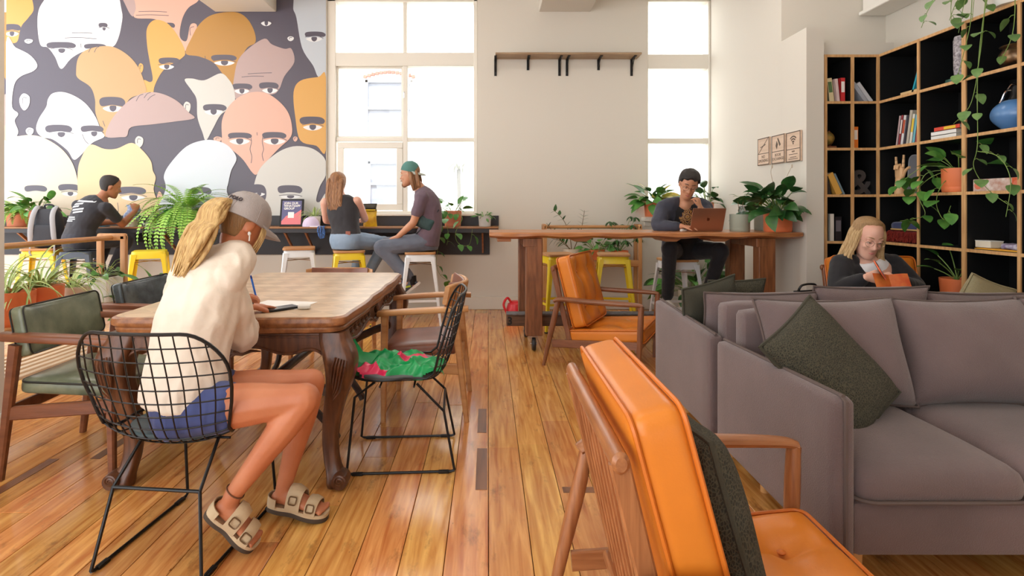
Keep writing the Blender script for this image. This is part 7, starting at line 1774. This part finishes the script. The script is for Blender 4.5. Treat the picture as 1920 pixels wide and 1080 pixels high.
def paisley():
    m = bpy.data.materials.new('paisley_print'); m.use_nodes = True; N = m.node_tree.nodes; L = m.node_tree.links; b = N['Principled BSDF']
    tc = N.new('ShaderNodeTexCoord'); vo = N.new('ShaderNodeTexVoronoi'); vo.inputs['Scale'].default_value = 15; L.new(tc.outputs['Object'], vo.inputs['Vector']); wv = N.new('ShaderNodeMath'); wv.operation = 'SINE'; ml = N.new('ShaderNodeMath'); ml.operation = 'MULTIPLY'; ml.inputs[1].default_value = 26; L.new(vo.outputs['Distance'], ml.inputs[0]); L.new(ml.outputs[0], wv.inputs[0])
    mr = N.new('ShaderNodeMapRange'); mr.inputs[1].default_value = -1; L.new(wv.outputs[0], mr.inputs[0]); rp = N.new('ShaderNodeValToRGB'); cr = rp.color_ramp; cr.interpolation = 'CONSTANT'
    for q, c in ((0.0, (40, 24, 50)), (.3, (226, 160, 40)), (.55, (170, 44, 34)), (.75, (240, 206, 90)), (.92, (40, 60, 120))):
        e = cr.elements[0] if q == 0 else cr.elements.new(q); e.position = q; e.color = lin(c)
    cr.elements.remove(cr.elements[-1]); L.new(mr.outputs[0], rp.inputs[0]); L.new(rp.outputs[0], b.inputs['Base Color']); b.inputs['Roughness'].default_value = .8; return m
decal(t, 'chest_print', paisley(), [(-.075 + .012 * abs(k - 5), .075 - .012 * abs(k - 5), -.12 + .021 * k, -.099 + .021 * k, 0) for k in range(10)], B @ V((1.86, 5.2, 1.15)), (-1, 0, 0), (0, .12, 1), (0, 1, 0), it)
trousers(t, B, j, rt, f, cloth_mat('black_trousers', (26, 26, 32), (18, 18, 24), .3))
for S in 'RL': a = B @ j['an' + S]; shoe(t, 'shoe', a - V((0, 0, .08)) - f * .05, a - V((0, 0, .085)) + f * .2, (0, 0, 1), mat('white_canvas', (226, 218, 206), .8), pot_white)
hair_shell(BM, 'hair', blackhair, t, .017, lambda z, x: (.078 if z > .07 else .03 + .3 * max(0, z)) if z > .03 else -.005 if z > -.02 else -.03, -.085, .002)
eyes(BM, t, sk=sk_mid, browm=blackhair, lipm=mat('lips_d', (176, 104, 92), .5)); glasses(BM, t, mat('wire_frame', (120, 96, 80), .3, .6))

# ---- reading woman
t, B, j, Mh, BM, f, rt, rc = seated('woman in black cardigan reading in an orange armchair', (2.83, 4.0, 0), dict(f=(-.14, -.99, 0), hf=(-.10, -.90, -.36), hu=(.06, -.2, 1), pel=(2.80, 4.02, .44), waist=(2.78, 4.03, .60), chest=(2.75, 4.03, .72), neck=(2.715, 3.98, .895), head=(2.690, 3.935, 1.03), shR=(2.555, 4.0, .83), shL=(2.925, 4.02, .83), elR=(2.46, 3.88, .67), wrR=(2.53, 3.72, .775), elL=(3.0, 3.9, .68), wrL=(2.79, 3.73, .745), knR=(2.60, 3.64, .50), knL=(2.90, 3.64, .50), anR=(2.60, 3.72, .09), anL=(2.90, 3.72, .09)), sk_light, hd=1.12, thick=1.22, neck=.056,
    hands=[((2.53, 3.72, .775), (.75, -.2, .25), (.2, .9, -.3), -1, (.7, .8, .9, 1.0)), ((2.79, 3.73, .745), (-.85, -.1, .2), (-.1, .8, .5), 1, (.6, .7, .8, .8))])
top(t, B, j, rt, rc, f, cloth_mat('white_inner_top', (236, 234, 238), None, .2), 'inner_top', 1.06, 0, .002, .02, 'white top', .085)
cm = cloth_mat('black_cardigan_knit', (26, 26, 32), (20, 20, 26), .25)
g = G(B)
for S, sg in (('R', 1), ('L', -1)):
    o = rc * (.11 if S == 'R' else -.11)
    limb(g, [j['pel'] + o * .9 + V((0, -.03, .0)), j['waist'] + o * .85 + V((0, -.045, 0)), j['chest'] + o * 1.0 + V((0, -.035, -.02)), j['sh' + S] - rc * .035 * sg + V((0, 0, .0)), j['neck'].lerp(j['sh' + S], .62)], [.135, .14, .115, .085, .055])
    a, b, c = j['sh' + S], j['el' + S], j['wr' + S]; limb(g, [a, a.lerp(b, .5), b, b.lerp(c, .5), b.lerp(c, .85)], [.082, .08, .07, .056, .045])
limb(g, [j['pel'] + V((0, -.05, .02)), j['waist'] + V((0, -.06, -.01)), j['waist'] + V((0, -.05, .05))], [.13, .13, .11])
limb(g, [j['pel'] + V((0, .05, 0)), j['chest'] + V((0, .05, 0)), j['neck'] + V((0, .05, -.07))], [.15, .15, .09])
drape(g, 'cardigan', cm, t, .011, 4, .003, seed=9, label='black cardigan')
trousers(t, B, j, rt, f, cloth_mat('dark_skirt_cloth', (40, 40, 48), (30, 30, 36), .3), k=1.2)
for S in 'RL': a = B @ j['an' + S]; shoe(t, 'shoe', a - V((0, 0, .07)) - f * .05, a - V((0, 0, .07)) + f * .18, (0, 0, 1), black_metal, st_gap)
hair_shell(BM, 'hair', darkblond, t, .016, lambda z, x: (.05 - .3 * abs(x) if z > .098 else .028) if z > .0 else -.0, -.12)
dbm = mat('honey_hair', (214, 184, 136), .5, col2=(178, 142, 96), vscale=60, bump=.5, bscale=120, stretch=(2.5, 2.5, .35))
strands('wavy_hair', dbm, t, BM, [(s * rr.uniform(.75, 1), rr.random()) for s in (-1, 1) for _ in range(34)], lambda q, r2: [(q[0] * .05, .01 - .06 * q[1], .10), (q[0] * .085, .03 - .09 * q[1], .04), (q[0] * .095, .035 - .09 * q[1], -.04), (q[0] * (.10 + r2.uniform(0, .02)), .04 - .09 * q[1], -.11), (q[0] * (.115 + r2.uniform(-.03, .04)), .045 - .08 * q[1], -.165), (q[0] * (.115 + r2.uniform(-.045, .07)), .05 - .08 * q[1], -.20 - r2.uniform(0, .03))], .012, 9)
eyes(BM, t, sk=sk_light, browm=darkblond, lipm=mat('pink_lips', (206, 124, 120), .45)); glasses(BM, t, mat('thin_gold_frame', (206, 180, 150), .25, .7), True, .9)
t = thing('book', 'orange paperback held open by the reading woman', 'book', (2.655, 3.655, .735), 0, rot=(-.5, 0, -.1)); 
g = G(); rings = []
for s in (-1, 1):
    g = G(); rings = []
    for i in range(7):
        q = i / 6; x = s * .105 * q; z0 = .03 * math.sin(PI * q * .5) - .03 * q * .2
        rings.append([V((x, -.0 - z0, -.07)), V((x, -.0 - z0, .07)), V((x, .004 + .012 * (1 - q) - z0, .07)), V((x, .004 + .012 * (1 - q) - z0, -.07))])
    g.loft(rings); g.build('page_block', page, t); g = G(); g.loft([[p + V((0, -.003, 0)) for p in (r[0], r[1])] + [r[1] + V((0, -.0005, 0)), r[0] + V((0, -.0005, 0))] for r in [[V((q.x * 1.03, q.y, q.z * 1.03)) for q in rr_] for rr_ in rings]]); g.build('cover', mat('orange_cover', (206, 84, 40), .4, col2=(226, 130, 60), vscale=14), t)
t = thing('phone', 'phone in an orange case held by the reading woman', 'phone', (2.60, 3.68, .83), 0, rot=(-.9, .9, .2)); g = G(); rbox(g, (0, 0, 0), (.078, .01, .155), .0045, 5); g.build('case', mat('orange_case', (236, 110, 70), .4), t); g = G(); g.box((-.018, -.0062, .052), (.03, .003, .034), bev=.001); g.build('camera_bump', black_metal, t); g = G(); g.box((0, .0056, 0), (.07, .001, .146)); g.build('screen', mat('dark_screen', (18, 20, 26), .1), t, smooth=False); g = G(); g.prism(rrect(.05, .08, .01), .001, frame((.008, -.0052, -.03), X, Z, -Y)); g.build('case_print', mat('violet_print', (150, 130, 170), .5), t, smooth=False)
